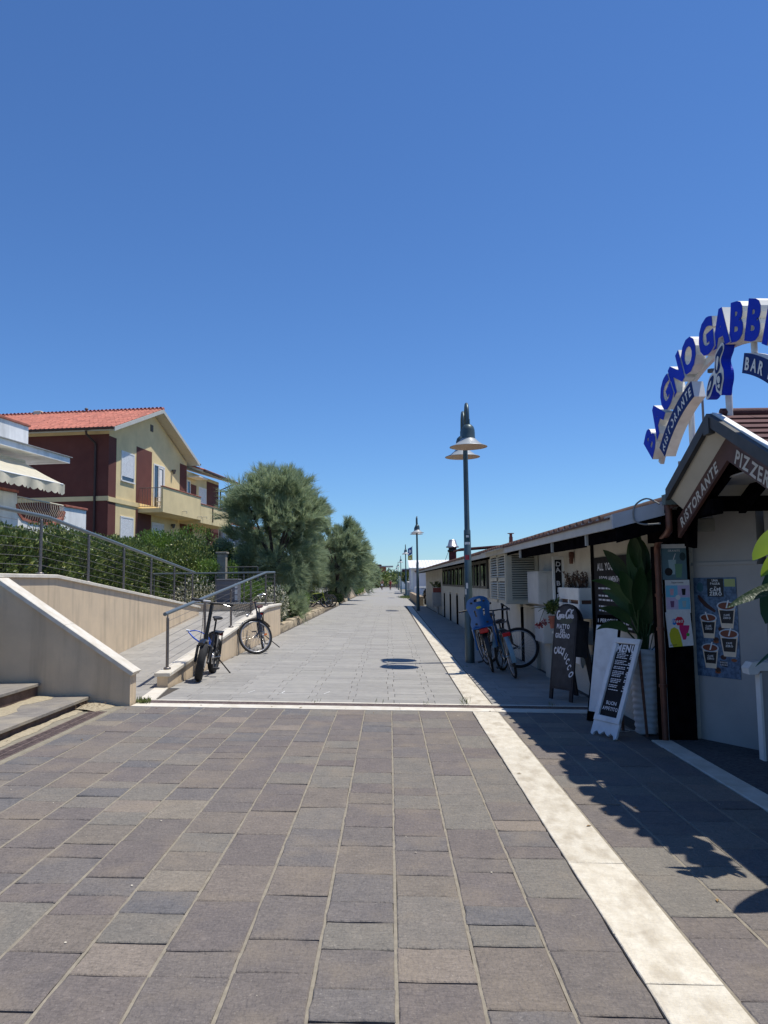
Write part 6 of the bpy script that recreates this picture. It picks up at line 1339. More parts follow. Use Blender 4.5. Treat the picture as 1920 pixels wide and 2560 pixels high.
for (x, y, lb) in ((1.405, 38.64, 'second lamp post along the walkway, beside the end of the restaurant wall'), (1.44, 68.0, 'third lamp post in the row, next to the white rail'), (1.455, 98.4, 'fourth lamp post in the row before the white cabin roof'), (1.456, 129.7, 'fifth lamp post in the row, thin and distant'), (1.46, 161, 'sixth and smallest lamp post of the receding row')):
    c = copy_tree(l0) if False else None
    c = l0.copy(); COL.objects.link(c); c.location = (x, y, gz(1.44)); c['label'] = lb
    for ch_ in [o for o in COL.objects if o.parent is l0 and not o.name.startswith('sticker')]:
        d = ch_.copy(); COL.objects.link(d); d.parent = c
        for g_ in [o for o in COL.objects if o.parent is ch_]: e_ = g_.copy(); COL.objects.link(e_); e_.parent = d
# ------------------------------------------------------------------ bicycles
m_tyre = mat('tyre_rubber', (.018, .018, .018), .85, var=.2, scale=30); m_rim = mat('alloy_rim', (.45, .45, .46), .35, var=.05, metal=.8); m_blkp = mat('black_bike_paint', (.014, .014, .018), .3, var=.1, coat=.4); m_blkm = mat('black_metal', (.03, .03, .03), .4, var=.1, metal=.5); m_chr = mat('bright_chrome', (.6, .6, .6), .2, var=.03, metal=.95)
m_bblue = mat('vivid_blue', (.006, .09, .52), .35, var=.05, coat=.3); m_brl = mat('brown_leather', (.085, .025, .02), .5, var=.1); m_plb = mat('black_plastic', (.02, .02, .022), .6, var=.1)
m_redl = mat('red_reflector', (.42, .012, .016), .2, var=.05); m_lblue = mat('pale_blue_paint', (.16, .28, .36), .35, var=.05, coat=.3)
def bicycle(name, origin, heading, lean, label, R_=.345, tw=.020, wb_=1.05, frame=m_blkp, fat=False, guard=None, rack=False, basket=False, seatm=m_plb, step=False, stand=1, steer=0., rimm=m_rim, spokes=28, group=None, folding=False, bars='city', hi=0., simple=False):
    """origin: ground contact of the rear wheel; x forward, z up"""
    hd = R(heading); rot = Matrix.Rotation(hd, 4, 'Z') @ Matrix.Rotation(R(lean), 4, 'X')
    t = empty(name, mat4=Matrix.Translation(origin) @ rot, label=label, cat='bicycle', group=group)
    Rt = R_
    def wheel(cx, par_m=None, st=0.):
        wm = Matrix.Translation((cx, 0, Rt)) @ Matrix.Rotation(st, 4, 'Z'); we = empty('wheel'); we.parent = t; we.matrix_local = wm
        MB().ring((0, 0, 0), (0, 1, 0), Rt-tw, tw, 40, 10, flat=1.15 if fat else 1).build('tyre', m_tyre, we); MB().ring((0, 0, 0), (0, 1, 0), Rt-2*tw-.008, .011, 40, 6, flat=1.2 if not fat else 3.2).build('rim', rimm, we)
        sp = MB(); ro = Rt-2*tw-.01
        for k in range(spokes): a = 2*math.pi*k/spokes; s = .03 if k % 2 else -.03; b = a+(.5 if k % 4 < 2 else -.5); sp.tube([(.02*math.cos(b), s, .02*math.sin(b)), (ro*math.cos(a), s*.2, ro*math.sin(a))], .0016 if not simple else .004, 3, cap=False)
        sp.lathe([(.012, -.05), (.024, -.045), (.016, -.03), (.016, .03), (.024, .045), (.012, .05)], (0, 0, 0), 12, ax=(0, 1, 0)); sp.build('spokes', m_chr if not simple else m_blkm, we, kind='stuff'); return we
    bb = Vector((.44 if not folding else .40, 0, .27)); rear = Vector((0, 0, Rt)); front = Vector((wb_, 0, Rt)); st_top = Vector((.26, 0, .72+hi)) if not folding else Vector((.30, 0, .55)); hdb = Vector((wb_-.16, 0, Rt*1.0+.28)) if not folding else Vector((wb_-.12, 0, .52)); hdt = Vector((hdb.x-.05, 0, hdb.z+.16))
    wheel(0); 
    # steered front end: one matrix turns wheel, fork, bars about the head axis
    fm = Matrix.Translation(hdb) @ Matrix.Rotation(steer, 4, (hdt-hdb).normalized()) @ Matrix.Translation(-hdb)
    fw_ = wheel(wb_); fw_.matrix_local = fm @ Matrix.Translation((wb_, 0, Rt))
    rt_ = (.022 if step else .018) if not fat else .026; f = MB(); ww = .055 if not fat else .09
    if step: f.tube(smoothpoly([tuple(hdb+Vector((.0, 0, .03))), tuple(hdb.lerp(bb, .55)+Vector((0, 0, -.05))), tuple(bb)], 5, False), rt_*1.2, 8).tube(smoothpoly([tuple(hdt), tuple(hdt.lerp(bb, .55)+Vector((0, 0, -.03))), tuple(bb.lerp(st_top, .35))], 5, False), rt_, 8)
    elif folding: f.tube(smoothpoly([tuple(hdb), (.62, 0, .46), tuple(bb+Vector((-.05, 0, .14)))], 5, False), .035, 10)
    else: f.tube([hdb, bb], rt_, 8).tube([hdt, st_top], rt_*.9, 8)
    f.tube([bb, st_top+Vector((-.02, 0, .05))], rt_*.95, 8).tube([hdb-Vector((0, 0, .03)), hdt+Vector((-.01, 0, .03))], .022, 10)
    for s in (-1, 1): f.tube([bb+Vector((0, s*.03, 0)), Vector((.08, s*ww, Rt-.0)), rear+Vector((0, s*ww, 0))], .010, 6).tube([st_top+Vector((0, s*.015, -.06)), rear+Vector((0, s*ww, 0))], .009, 6)
    f.build('frame', frame, t)
    fk = MB(); 
    for s in (-1, 1): fk.tube([hdb+Vector((.0, s*ww, -.03)), Vector((hdb.x+.05, s*ww, Rt*1.0+.06)), front+Vector((0, s*ww, 0))], .014 if not fat else .02, 8)
    fk.tube([hdb+Vector((0, -ww, -.03)), hdb+Vector((0, ww, -.03))], .018, 8); bz = (1.02 if not folding else 1.10)+hi*.6; stem = Vector((hdt.x-.03, 0, bz)); fk.tube([hdb, hdt, stem], .016 if not folding else .026, 8); fk.xf(fm).build('fork', m_blkm if folding else frame, t)
    hb = MB(); W_ = .30
    if bars == 'city': pts = [(stem.x-.16, -W_+.02, bz+.03), (stem.x-.02, -W_+.04, bz+.05), (stem.x+.05, -.08, bz+.03), (stem.x+.06, 0, bz), (stem.x+.05, .08, bz+.03), (stem.x-.02, W_-.04, bz+.05), (stem.x-.16, W_-.02, bz+.03)]
    else: pts = [(stem.x-.04, -W_, bz+.02), (stem.x, -.1, bz+.01), (stem.x+.02, 0, bz), (stem.x, .1, bz+.01), (stem.x-.04, W_, bz+.02)]
    hb.tube(smoothpoly(pts, 4, False), .011 if not fat else .017, 8).xf(fm); hbo = hb.build('handlebar', m_chr if bars == 'city' else m_blkm, t)
    for s in (0, -1):
        a, b = Vector(pts[s]), Vector(pts[1 if s == 0 else -2]); d = (b-a).normalized(); MB().tube([a, a+d*.12], .016 if not fat else .022, 8).xf(fm).build('grip', seatm if seatm is m_brl else m_plb, hbo); MB().tube([a+d*.14+Vector((.03, 0, -.01)), a+d*.04+Vector((.05, 0, -.03))], .006, 5).xf(fm).build('brake_lever', m_chr, hbo)
    sz = st_top.z+(.14 if not folding else .28)
    MB().tube([st_top, (st_top.x-.05, 0, sz)], .014, 8).build('seat_post', m_blkm, t)
    sd = MB(); sec = [(-.14, .075, .0), (-.10, .085, .012), (-.03, .07, .012), (.04, .035, .006), (.11, .022, 0), (.14, .010, -.005)]; vs = []
    for (x, w_, dz) in sec:
        for k in range(8): a = 2*math.pi*k/8; vs.append((st_top.x-.05+x, w_*math.cos(a), sz+.02+dz+.028*math.sin(a)*(1 if math.sin(a) < 0 else .8)))
    sd.add(vs, [(i*8+k, i*8+(k+1) % 8, i*8+8+(k+1) % 8, i*8+8+k) for i in range(5) for k in range(8)]+[tuple(range(8)), tuple(range(40, 48))], True); sd.build('saddle', seatm, t)
    MB().lathe([(.085, .045), (.09, .05), (.085, .055)], bb, 20, ax=(0, 1, 0)).build('chainring', m_chr, t); 
    for s in (-1, 1): e = bb+Vector((s*.10, s*.09, -s*.13)); MB().tube([bb+Vector((0, s*.06, 0)), e], .010, 6).build('crank', m_blkm, t); MB().box(e.x-.045, e.x+.045, min(e.y, e.y+s*.09), max(e.y, e.y+s*.09), e.z-.010, e.z+.012, .004).build('pedal', m_plb, t)
    MB().ring(bb.lerp(rear, .5)+Vector((0, -.05, 0)), (0, 1, 0), .001, .001, 3, 3).tube([bb+Vector((0, -.05, .08)), rear+Vector((0, -.05, .035))], .004, 4).tube([bb+Vector((0, -.05, -.08)), rear+Vector((0, -.05, -.035))], .004, 4).build('chain', m_blkm, t)
    if guard:
        gm = MB(); 
        for cx, a0, a1, mm in ((0, R(5), R(190), None), (wb_, R(20), R(165), fm)):
            g1 = MB(); n = 16; vs = []
            for i in range(n+1):
                a = a0+(a1-a0)*i/n; rr_ = Rt+.022; 
                for k in range(5): b = -1+.5*k; vs.append((cx+rr_*math.cos(a), b*(tw+.014), Rt+rr_*math.sin(a)-(abs(b)**2)*.012*math.sin(a)))
            g1.add(vs, [(i*5+k, i*5+k+1, i*5+6+k, i*5+5+k) for i in range(n) for k in range(4)], True)
            if mm is not None: g1.xf(mm)
            g1.build('mudguard', guard, t)
    if rack:
        rk = MB(); z = Rt*2+.06 if not folding else .62
        for s in (-1, 1): rk.tube([(.22, s*.05, z), (-.22, s*.06, z)], .006, 6).tube([(-.15, s*.06, z), (0, s*ww, Rt+.03)], .005, 6).tube([(-.02, s*.06, z), (0, s*ww, Rt+.03)], .005, 6)
        for k in range(5): rk.tube([(-.2+k*.09, -.06, z), (-.2+k*.09, .06, z)], .005, 5)
        rk.build('rack', m_blkm, t)
        MB().box(-.245, -.225, -.045, .045, z-.06, z-.01, .004).build('rear_light', m_redl, t)
    if stand: MB().tube([(.12 if stand == 1 else .38, stand*.0+.05, .27), (.05 if stand == 1 else .30, .24 if lean > 0 else -.24 if False else .22, .0)], .009, 6).build('kickstand', m_blkm, t)
    if basket:
        bk_ = MB(); x0_, x1_, z0_, z1_ = wb_-.10, wb_+.20, .86, 1.10
        for k in range(6): z = z0_+(z1_-z0_)*k/5; g = (.03)*(k/5); bk_.tube([(x0_-g, -.15-g, z), (x1_+g, -.15-g, z), (x1_+g, .15+g, z), (x0_-g, .15+g, z), (x0_-g, -.15-g, z)], .003, 4)
        for k in range(9):
            for s in (-1, 1): x = x0_+(x1_-x0_)*k/8; bk_.tube([(x, s*.15, z0_), (x, s*.18, z1_)], .002, 4)
            y = -.15+.3*k/8; bk_.tube([(x1_, y, z0_), (x1_+.03, y*1.15, z1_)], .002, 4).tube([(x0_, y, z0_), (x0_-.03, y*1.15, z1_)], .002, 4).tube([(x0_, y, z0_), (x1_, y, z0_)], .002, 4)
        bk_.xf(fm).build('basket', m_blkm, t)
        MB().lathe([(.01, 0), (.035, .02), (.035, .05)], (wb_-.02, 0, .80), 12, ax=(1, 0, 0)).xf(fm).build('headlight', m_chr, t)
    return t, fm
# fat tyred folding bike nearest the ramp wall: front wheel towards us
fb, fm = bicycle('folding_bicycle', (-2.76, 12.05, gz(-2.76)), -88, -7, 'black fat tyred folding electric bicycle with bright blue lock leaning by the ramp wall', R_=.27, tw=.048, wb_=1.02, fat=True, folding=True, rack=True, guard=None, stand=0, bars='flat', rimm=m_blkm, spokes=20, steer=.16)
MB().tube([(.10, .05, .27), (.0, .30, .0)], .011, 6).build('kickstand', m_blkm, fb)
MB().ring((.46, -.05, .50), (.25, 1, .25), .075, .013, 24, 6).build('lock', m_bblue, fb)
MB().tube(smoothpoly([(.80, -.28, .66), (.78, -.16, .68), (.72, -.02, .62), (.55, .02, .52)], 5, False), .009, 6).tube(smoothpoly([(.80, -.28, .66), (.84, -.18, .58), (.82, -.04, .50)], 5, False), .011, 6).build('blue_cable', m_bblue, fb)
MB().tube([(.80, -.31, .67), (.79, -.26, .665)], .02, 8).build('cable_lock', m_chr, fb)
MB().box(.10, .24, -.05, .05, .40, .62, .02).build('battery', m_blkp, fb); MB().tube(smoothpoly([(.95, .05, 1.08), (1.02, .06, .95), (.98, .05, .75), (.93, .02, .55)], 5, False), .004, 5).tube(smoothpoly([(.95, -.08, 1.08), (1.03, -.05, .9), (.99, -.05, .7), (1.0, -.07, .4)], 5, False), .004, 5).build('brake_cable', m_plb, fb)
MB().box(.86, .93, -.10, .0, 1.11, 1.14, .008).build('display', m_box, fb); MB().lathe([(.09, .052), (.092, .056)], (1.02, 0, .27), 20, ax=(0, 1, 0)).build('brake_disc', m_chr, fb)
MB().box(-.19, .18, -.07, .07, .625, .64, .004).build('rack_plate', m_blkm, fb); MB().lathe([(.05, -.06), (.085, -.05), (.085, .05), (.05, .06)], (0, 0, .27), 16, ax=(0, 1, 0)).build('hub_motor', m_blkm, fb); MB().tube(smoothpoly([(1.02+.31*math.cos(R(a_)), 0, .27+.31*math.sin(R(a_))) for a_ in (60, 85, 110, 135, 160)], 4, False), .045, 8, flat=.5).build('front_mudguard', m_blkp, fb); MB().tube([(.90, 0, .46), (.86, 0, .66)], .034, 10).build('head_tube', m_blkm, fb)
MB().hexa([(-.18, -.09, .36), (.14, -.09, .36), (.14, -.07, .36), (-.18, -.07, .36), (-.2, -.10, .62), (.16, -.10, .62), (.16, -.07, .62), (-.2, -.07, .62)]).build('side_plate', m_blkm, fb)
# city bike with basket, front wheel turned side-on
cbk, fm = bicycle('city_bicycle', (-2.66, 16.25, gz(-2.66)), -84, 5, 'black city bicycle with wire basket and brown saddle, front wheel turned sideways', R_=.35, tw=.021, wb_=1.08, rack=True, guard=m_blkp, basket=True, seatm=m_brl, stand=0, steer=-1.12, step=True)
MB().tube([(.12, .05, .30), (.02, .34, .0)], .010, 6).build('kickstand', m_blkm, cbk)
MB().prism(ell(0, 0, .032, .020), (1.08, .0, .35), (1, 0, 0), (0, 0, 1), (0, 1, 0), .006).xf(fm @ Matrix.Translation((-.22, 0, -.02))).build('reflector', mat('orange_reflector', (.55, .13, .02), .3, var=.05), cbk)
# yellow green bike in the bed opening
m_yg = mat('yellow_green_paint', (.36, .44, .03), .35, var=.05, coat=.3)
bicycle('sport_bicycle', (-4.35, 40.2, gz(-4)), 18, 4, 'yellow green bicycle poking out of the planted bed, wheels over the kerb gap', R_=.35, tw=.026, wb_=1.08, frame=m_yg, stand=0, bars='flat', steer=-.3)
bicycle('dark_bicycle', (-4.20, 40.9, gz(-4)), 16, 3, 'dark bicycle parked directly behind the yellow green one', R_=.35, tw=.026, wb_=1.08, frame=m_blkp, stand=0, bars='flat', steer=-.3)
# three bikes by the lamp
grp = 'bicycles crowded beside the lamp post'
b1, fm = bicycle('child_seat_bicycle', (1.66, 12.72, gz(1.6)), 87, -12, 'bicycle with large blue child seat leaning on the lamp post', R_=.34, tw=.021, wb_=1.05, frame=m_blkp, rack=True, guard=m_blkm, stand=0, group=grp, bars='flat', steer=.2)
m_cseat = mat('child_seat_blue', (.014, .105, .33), .42, var=.06, scale=5)
prof2 = smoothpoly([(-.17, 0), (-.185, .12), (-.15, .27), (-.17, .40), (-.195, .54), (-.165, .68), (-.08, .765), (.08, .765), (.165, .68), (.195, .54), (.17, .40), (.15, .27), (.185, .12), (.17, 0)], 4)
cs = MB(); nP = len(prof2)
def bend(a, b, off): return Vector((-.20-b*.18-off+.10*(abs(a)/.2)**2, a, .74+b*.68))
A = [bend(a, b, 0) for a, b in prof2]; B = [bend(a*.97, b, .03) for a, b in prof2]; C0 = bend(0, .38, .02)
# seat back shell as strips between left and right edges (curved in plan), thick
rows = []; 
def width(b):
    tb_ = [(0, .17), (.12, .185), (.27, .15), (.40, .17), (.54, .195), (.68, .165), (.74, .11), (.765, .05)]
    for (p, q), (r_, s) in zip(tb_[:-1], tb_[1:]):
        if b <= r_: return q+(s-q)*(b-p)/(r_-p)
    return .05
NB = 24; NA = 12; vs = []
for i in range(NB+1):
    b = .765*i/NB; w_ = width(b)
    for j in range(NA+1): a = w_*(-1+2*j/NA); vs.append(bend(a, b, .0))
for i in range(NB+1):
    b = .765*i/NB; w_ = width(b)
    for j in range(NA+1): a = w_*(-1+2*j/NA); vs.append(bend(a, b, .022))
o2 = (NB+1)*(NA+1); hole = lambda i, j: (i in (20, 21) and 4 <= j <= 7) or (9 <= i <= 13 and j in (3, 8))
fs = []
for i in range(NB):
    for j in range(NA):
        q = (i*(NA+1)+j, i*(NA+1)+j+1, (i+1)*(NA+1)+j+1, (i+1)*(NA+1)+j)
        if hole(i, j):
            for k in range(4): fs.append((q[k], q[(k+1) % 4], q[(k+1) % 4]+o2, q[k]+o2))
            continue
        fs.append(q); fs.append(tuple(x+o2 for x in q[::-1]))
for j in range(NA): fs += [(j, j+1, j+1+o2, j+o2), (NB*(NA+1)+j, NB*(NA+1)+j+1, NB*(NA+1)+j+1+o2, NB*(NA+1)+j+o2)]
for i in range(NB): a_, b_ = i*(NA+1), (i+1)*(NA+1); fs += [(a_, b_, b_+o2, a_+o2), (a_+NA, b_+NA, b_+NA+o2, a_+NA+o2)]
cs.add(vs, fs, False); cse = empty('child_seat'); cse.parent = b1; cs.build('shell', m_cseat, cse)
for s in (-1, 1): MB().hexa([(.04, s*.14, .40), (-.12, s*.15, .40), (-.22, s*.15, .74), (.02, s*.15, .74), (.04, s*.165, .40), (-.12, s*.175, .40), (-.22, s*.175, .74), (.02, s*.175, .74)]).build('leg_guard', m_cseat, cse)
MB().box(-.24, .04, -.16, .16, .74, .77, .01).build('seat_base', m_cseat, cse); 
for (a, b) in ((-.10, .63), (.10, .63), (-.09, .12), (.09, .12)): p_ = bend(a, b, .024); MB().box(p_.x-.008, p_.x, p_.y-.018, p_.y+.018, p_.z-.014, p_.z+.014, .003).build('clip', m_plb, cse)
p_ = bend(0, .50, .024); MB().prism([(y_, z_) for y_, z_ in ell(0, 0, .042, .02)], (p_.x-.003, 0, p_.z), (0, 1, 0), (0, 0, 1), (1, 0, 0), .003).build('badge', my, cse)
MB().box(-.27, -.24, -.07, .07, .66, .74, .01).build('rear_reflector', m_redl, b1)
b2_, fm = bicycle('pale_blue_bicycle', (1.90, 11.95, gz(1.9)), 90, -13, 'pale blue step-through bicycle with blue mudguard in front of the white wall', R_=.34, tw=.020, wb_=1.05, frame=mat('steel_blue_paint', (.028, .07, .11), .35, var=.05, coat=.3), rack=True, guard=m_lblue, stand=0, group=grp, step=True, basket=False, bars='flat', steer=-.5)
MB().box(-.27, -.24, -.06, .06, .67, .73, .008).build('rear_reflector', m_redl, b2_)
b3_, fm = bicycle('mountain_bicycle', (1.84, 14.28, gz(1.9)), -70, 6, 'dark bicycle with knobbly tyres standing side-on against the white wall', R_=.345, tw=.024, wb_=1.02, frame=m_blkp, guard=None, stand=0, group=grp, bars='flat', steer=.95)
# ------------------------------------------------------------------ cyclists far away
m_skin = mat('tanned_skin', (.33, .17, .11), .6, var=.06); m_drk = mat('dark_shorts', (.02, .02, .025), .8, var=.1); m_redv = mat('red_clothes', (.33, .03, .035), .8, var=.1); m_hair = mat('dark_hair', (.03, .02, .015), .8, var=.2)
def rider(x, y, label, shirt, bag=None):
    t = empty('person', (x, y, gz(x)), R(-90), label, 'person')
    J = {'pel': (.22, 0, .92), 'ch': (.36, 0, 1.26), 'nk': (.42, 0, 1.44), 'hd': (.46, 0, 1.58), 'ht': (.48, 0, 1.68)}
    for s in (-1, 1): J.update({f'h{s}': (.24, s*.09, .90), f'k{s}': (.55, s*.10, .70 if s > 0 else .58), f'a{s}': (.42, s*.09, .36 if s > 0 else .16), f't{s}': (.56, s*.09, .33 if s > 0 else .13), f's{s}': (.38, s*.18, 1.38), f'e{s}': (.55, s*.24, 1.18), f'w{s}': (.74, s*.25, 1.06)})
    names = list(J); E_ = [('pel', 'ch'), ('ch', 'nk'), ('nk', 'hd'), ('hd', 'ht')]
    for s in (-1, 1): E_ += [('pel', f'h{s}'), (f'h{s}', f'k{s}'), (f'k{s}', f'a{s}'), (f'a{s}', f't{s}'), ('nk', f's{s}'), (f's{s}', f'e{s}'), (f'e{s}', f'w{s}')]
    rad = {'pel': .13, 'ch': .15, 'nk': .06, 'hd': .10, 'ht': .07}
    for s in (-1, 1): rad.update({f'h{s}': .10, f'k{s}': .065, f'a{s}': .04, f't{s}': .035, f's{s}': .06, f'e{s}': .042, f'w{s}': .03})
    me = bpy.data.meshes.new('body'); me.from_pydata([J[k] for k in names], [(names.index(a), names.index(b)) for a, b in E_], [])
    o = bpy.data.objects.new('body', me); COL.objects.link(o); md = o.modifiers.new('s', 'SKIN')
    for i, k in enumerate(names): me.skin_vertices[0].data[i].radius = (rad[k], rad[k]); 
    me.skin_vertices[0].data[0].use_root = True
    ss = o.modifiers.new('ss', 'SUBSURF'); ss.levels = 1; ss.render_levels = 1
    dg = bpy.context.evaluated_depsgraph_get(); dg.update(); m2 = bpy.data.meshes.new_from_object(o.evaluated_get(dg)); o.modifiers.clear(); o.data = m2; m2.materials.clear(); m2.materials.append(m_skin); o.parent = t
    MB().tube([(.22, 0, .88), (.27, 0, 1.02), (.36, 0, 1.26), (.40, 0, 1.40)], [.15, .145, .175, .12], 12).build('top', shirt, t)
    for s in (-1, 1): MB().tube([J[f'h{s}'], Vector(J[f'h{s}']).lerp(Vector(J[f'k{s}']), .8)], [.115, .08], 10).build('shorts', m_drk, t)
    MB().lathe([(.105, -.02), (.11, .04), (.08, .10), (.001, .125)], (.455, 0, 1.60), 12).build('hair', m_hair, t)
    if bag: MB().box(.60, .80, -.12, .12, .70, .98, .02).build('bag', bag, t)
    return t
rider(-1.22, 124.0, 'tanned cyclist in dark shorts riding towards us, left of the pair', m_skin, m_white); rider(.12, 124.0, 'cyclist in red top riding towards us, right of the pair', m_redv)
bicycle('ridden_bicycle', (-1.22, 124.25, gz(-1.2)), -90, 0, 'bicycle ridden by the tanned cyclist in dark shorts', stand=0, spokes=10, simple=True, bars='flat', tw=.03)
bicycle('ridden_bicycle', (.12, 124.25, gz(0)), -90, 0, 'bicycle ridden by the cyclist in the red top', stand=0, spokes=10, simple=True, bars='flat', frame=m_redv, tw=.03)
# dark cart parked by the far bed
car = empty('parked_cart', (-3.72, 118, gz(-3.7)), 0, 'small dark parked vehicle with pale roof edge beside the far bed', 'cart'); m_carp = mat('dark_car_paint', (.02, .02, .025), .25, var=.1, coat=.6)
cb_ = MB(); sec = [(0, .35, .75, .78), (.15, .28, .85, .84), (.9, .25, .95, .88), (1.3, .25, 1.5, .80), (2.6, .25, 1.55, .78), (3.2, .3, 1.0, .84)]; vs = []
for (y_, z0_, z1_, hw) in sec:
    vs += [(-hw*.78, y_, z0_), (hw*.78, y_, z0_), (hw*.80, y_, z0_+.3*(z1_-z0_)), (hw*.76, y_, z0_+.7*(z1_-z0_)), (hw*.6, y_, z1_), (-hw*.6, y_, z1_), (-hw*.76, y_, z0_+.7*(z1_-z0_)), (-hw*.80, y_, z0_+.3*(z1_-z0_))]
cb_.add(vs, [(i*8+k, i*8+(k+1) % 8, i*8+8+(k+1) % 8, i*8+8+k) for i in range(5) for k in range(8)]+[tuple(range(8)), tuple(range(40, 48))], True); cb_.build('body', m_carp, car)
MB().hexa([(-.48, .98, .98), (.48, .98, .98), (.42, 1.28, 1.46), (-.42, 1.28, 1.46), (-.5, .96, 1.0), (.5, .96, 1.0), (.44, 1.26, 1.48), (-.44, 1.26, 1.48)]).build('windscreen', m_glass, car); MB().box(-.5, .5, 1.25, 2.6, 1.555, 1.59, .01).build('roof', m_eave, car)
for s in (-1, 1):
    MB().lathe([(.001, -.02), (.09, -.01), (.1, .03)], (s*.48, -.02, .66), 12, ax=(0, 1, 0)).build('headlight', m_chr, car)
    for yy in (.55, 2.6): MB().lathe([(.1, -.08), (.28, -.08), (.28, .08), (.1, .08)], (s*.62, yy, .28), 16, ax=(1, 0, 0)).build('wheel', m_tyre, car)
MB().box(-.22, .22, -.03, .0, .34, .46).build('number_plate', m_white, car)
# ------------------------------------------------------------------ beyond the restaurant, right side
wbench = empty('stone_bench_wall', (0, 0, 0), 0, 'low tan stone wall beside the second lamp post', 'wall'); m_tan = mat('tan_stone', (.40, .31, .20), .9, scale=5, col2=(.3, .22, .14), bump=.5)
MB().hexa([(1.72, 47, -.1), (2.05, 47, -.1), (1.95, 66, -.1), (1.70, 66, -.1), (1.72, 47, .50), (2.05, 47, .50), (1.95, 66, .50), (1.70, 66, .50)]).build('wall_body', m_tan, wbench)
vp = empty('white_post', (1.72, 70, -.05), 0, 'short white pillar at the end of the tan stone wall', 'pillar'); MB().box(-.16, .16, -.15, .15, 0, .66, .01).build('shaft', m_wsm, vp); MB().box(-.2, .4, -.2, .6, .662, .74, .01).build('cap', m_travw, vp)
sw = empty('white_screen_wall', (0, 0, 0), 0, 'white screen wall sloping behind the third lamp post', 'wall'); MB().hexa([(1.9, 82, -.1), (3.2, 82, -.1), (3.2, 96, -.1), (1.9, 96, -.1), (2.0, 82, 1.3), (3.2, 82, 1.3), (3.2, 96, 1.5), (1.9, 96, 1.5)]).build('wall_body', m_wsm, sw)
wc = empty('white_cabin', (0, 0, 0), 0, 'white beach cabin with bright white ribbed metal roof beyond the restaurant', 'cabin')
m_lilw = mat('shaded_white_plaster', (.66, .64, .68), .8, var=.04, scale=1); m_wroof = mat('white_sheet_roof', (.80, .80, .78), .5, var=.04)
MB().box(2.0, 12, 70, 78, -.2, 2.55).build('wall', m_lilw, wc)
MB().hexa([(1.75, 69.4, 2.55), (12, 69.4, 2.55), (12, 74, 3.35), (1.75, 74, 3.35), (1.75, 69.4, 2.62), (12, 69.4, 2.62), (12, 74, 3.42), (1.75, 74, 3.42)]).build('roof', m_wroof, wc)
for k in range(32): MB().hexa([(1.8+k*.32, 69.4, 2.621), (1.84+k*.32, 69.4, 2.621), (1.84+k*.32, 74, 3.421), (1.8+k*.32, 74, 3.421), (1.8+k*.32, 69.4, 2.66), (1.84+k*.32, 69.4, 2.66), (1.84+k*.32, 74, 3.46), (1.8+k*.32, 74, 3.46)]).build('roof_rib', m_wroof, wc)
MB().box(1.95, 2.1, 69.9, 70, 0, 2.5).build('corner_trim', m_wpaint, wc); MB().box(4.2, 4.9, 69.95, 69.99, .9, 1.6).build('window', m_glass, wc)
dkp = empty('dark_pergola', (0, 0, 0), 0, 'brown pergola with climbing plant left of the white cabin', 'pergola')
MB().box(1.55, 1.65, 90, 97, 1.4, 2.7).box(1.5, 3.2, 90, 90.2, 2.2, 2.8).build('frame', m_brn, dkp); MB().box(1.5, 3.0, 91, 96, 2.81, 2.9).build('roof', m_wroof, dkp); MB().box(1.7, 2.7, 103, 108, 1.8, 3.1).build('screen', mat('blue_screen', (.05, .12, .22), .5, var=.1), dkp)
blob('climbing_plant', (1.75, 90, 1.2), (.5, .8, .7), 3500, .12, 'leafy plant on the brown pergola behind the fourth lamp', m_hed, lumps=5)
wr = empty('white_rail', (0, 0, 0), 0, 'white tubular rail in front of the white cabin', 'railing')
for z in (.95, .42): MB().tube([(1.95, 60, z), (4.2, 60, z)], .04, 6).build('rail', m_wpaint, wr)
for x in (1.95, 2.7, 3.45, 4.2): MB().tube([(x, 60, -.1), (x, 60, .97)], .05, 6).build('post', m_wpaint, wr)
ws = empty('stacked_chairs', (3.05, 56, -.08), 0, 'white stacked plastic chairs behind the restaurant corner', 'chair stack')
for k in range(6): MB().box(-.3, .3, -.3, .3, .35+k*.11, .39+k*.11, .01).build('seat', m_wpaint, ws); MB().box(-.3, .3, .26, .3, .4+k*.11, .75+k*.11, .01).build('backrest', m_wpaint, ws)
for sx_ in (-.28, .28):
    for sy_ in (-.28, .28): MB().tube([(sx_, sy_, 0), (sx_, sy_, .95)], .02, 5).build('leg', m_wpaint, ws)
db = empty('dark_scooter', (2.3, 49.5, -.08), 0, 'dark scooter half hidden behind the tan wall at the restaurant end', 'scooter')
MB().lathe([(.1, -.05), (.27, -.05), (.27, .05), (.1, .05)], (0, 0, .27), 16, ax=(1, 0, 0)).lathe([(.1, -.05), (.27, -.05), (.27, .05), (.1, .05)], (0, 1.25, .27), 16, ax=(1, 0, 0)).build('wheel', m_tyre, db)
MB().tube([(0, 1.2, .5), (0, .9, .62), (0, .5, .45), (0, .15, .5), (0, .05, .85), (0, .0, 1.0)], [.16, .2, .14, .17, .15, .05], 10).tube([(-.3, .05, 1.02), (.3, .05, 1.02)], .02, 6).build('body', m_carp, db)
MB().tube([(0, .7, .72), (0, 1.3, .76)], [.13, .11], 8).build('seat', m_plb, db)
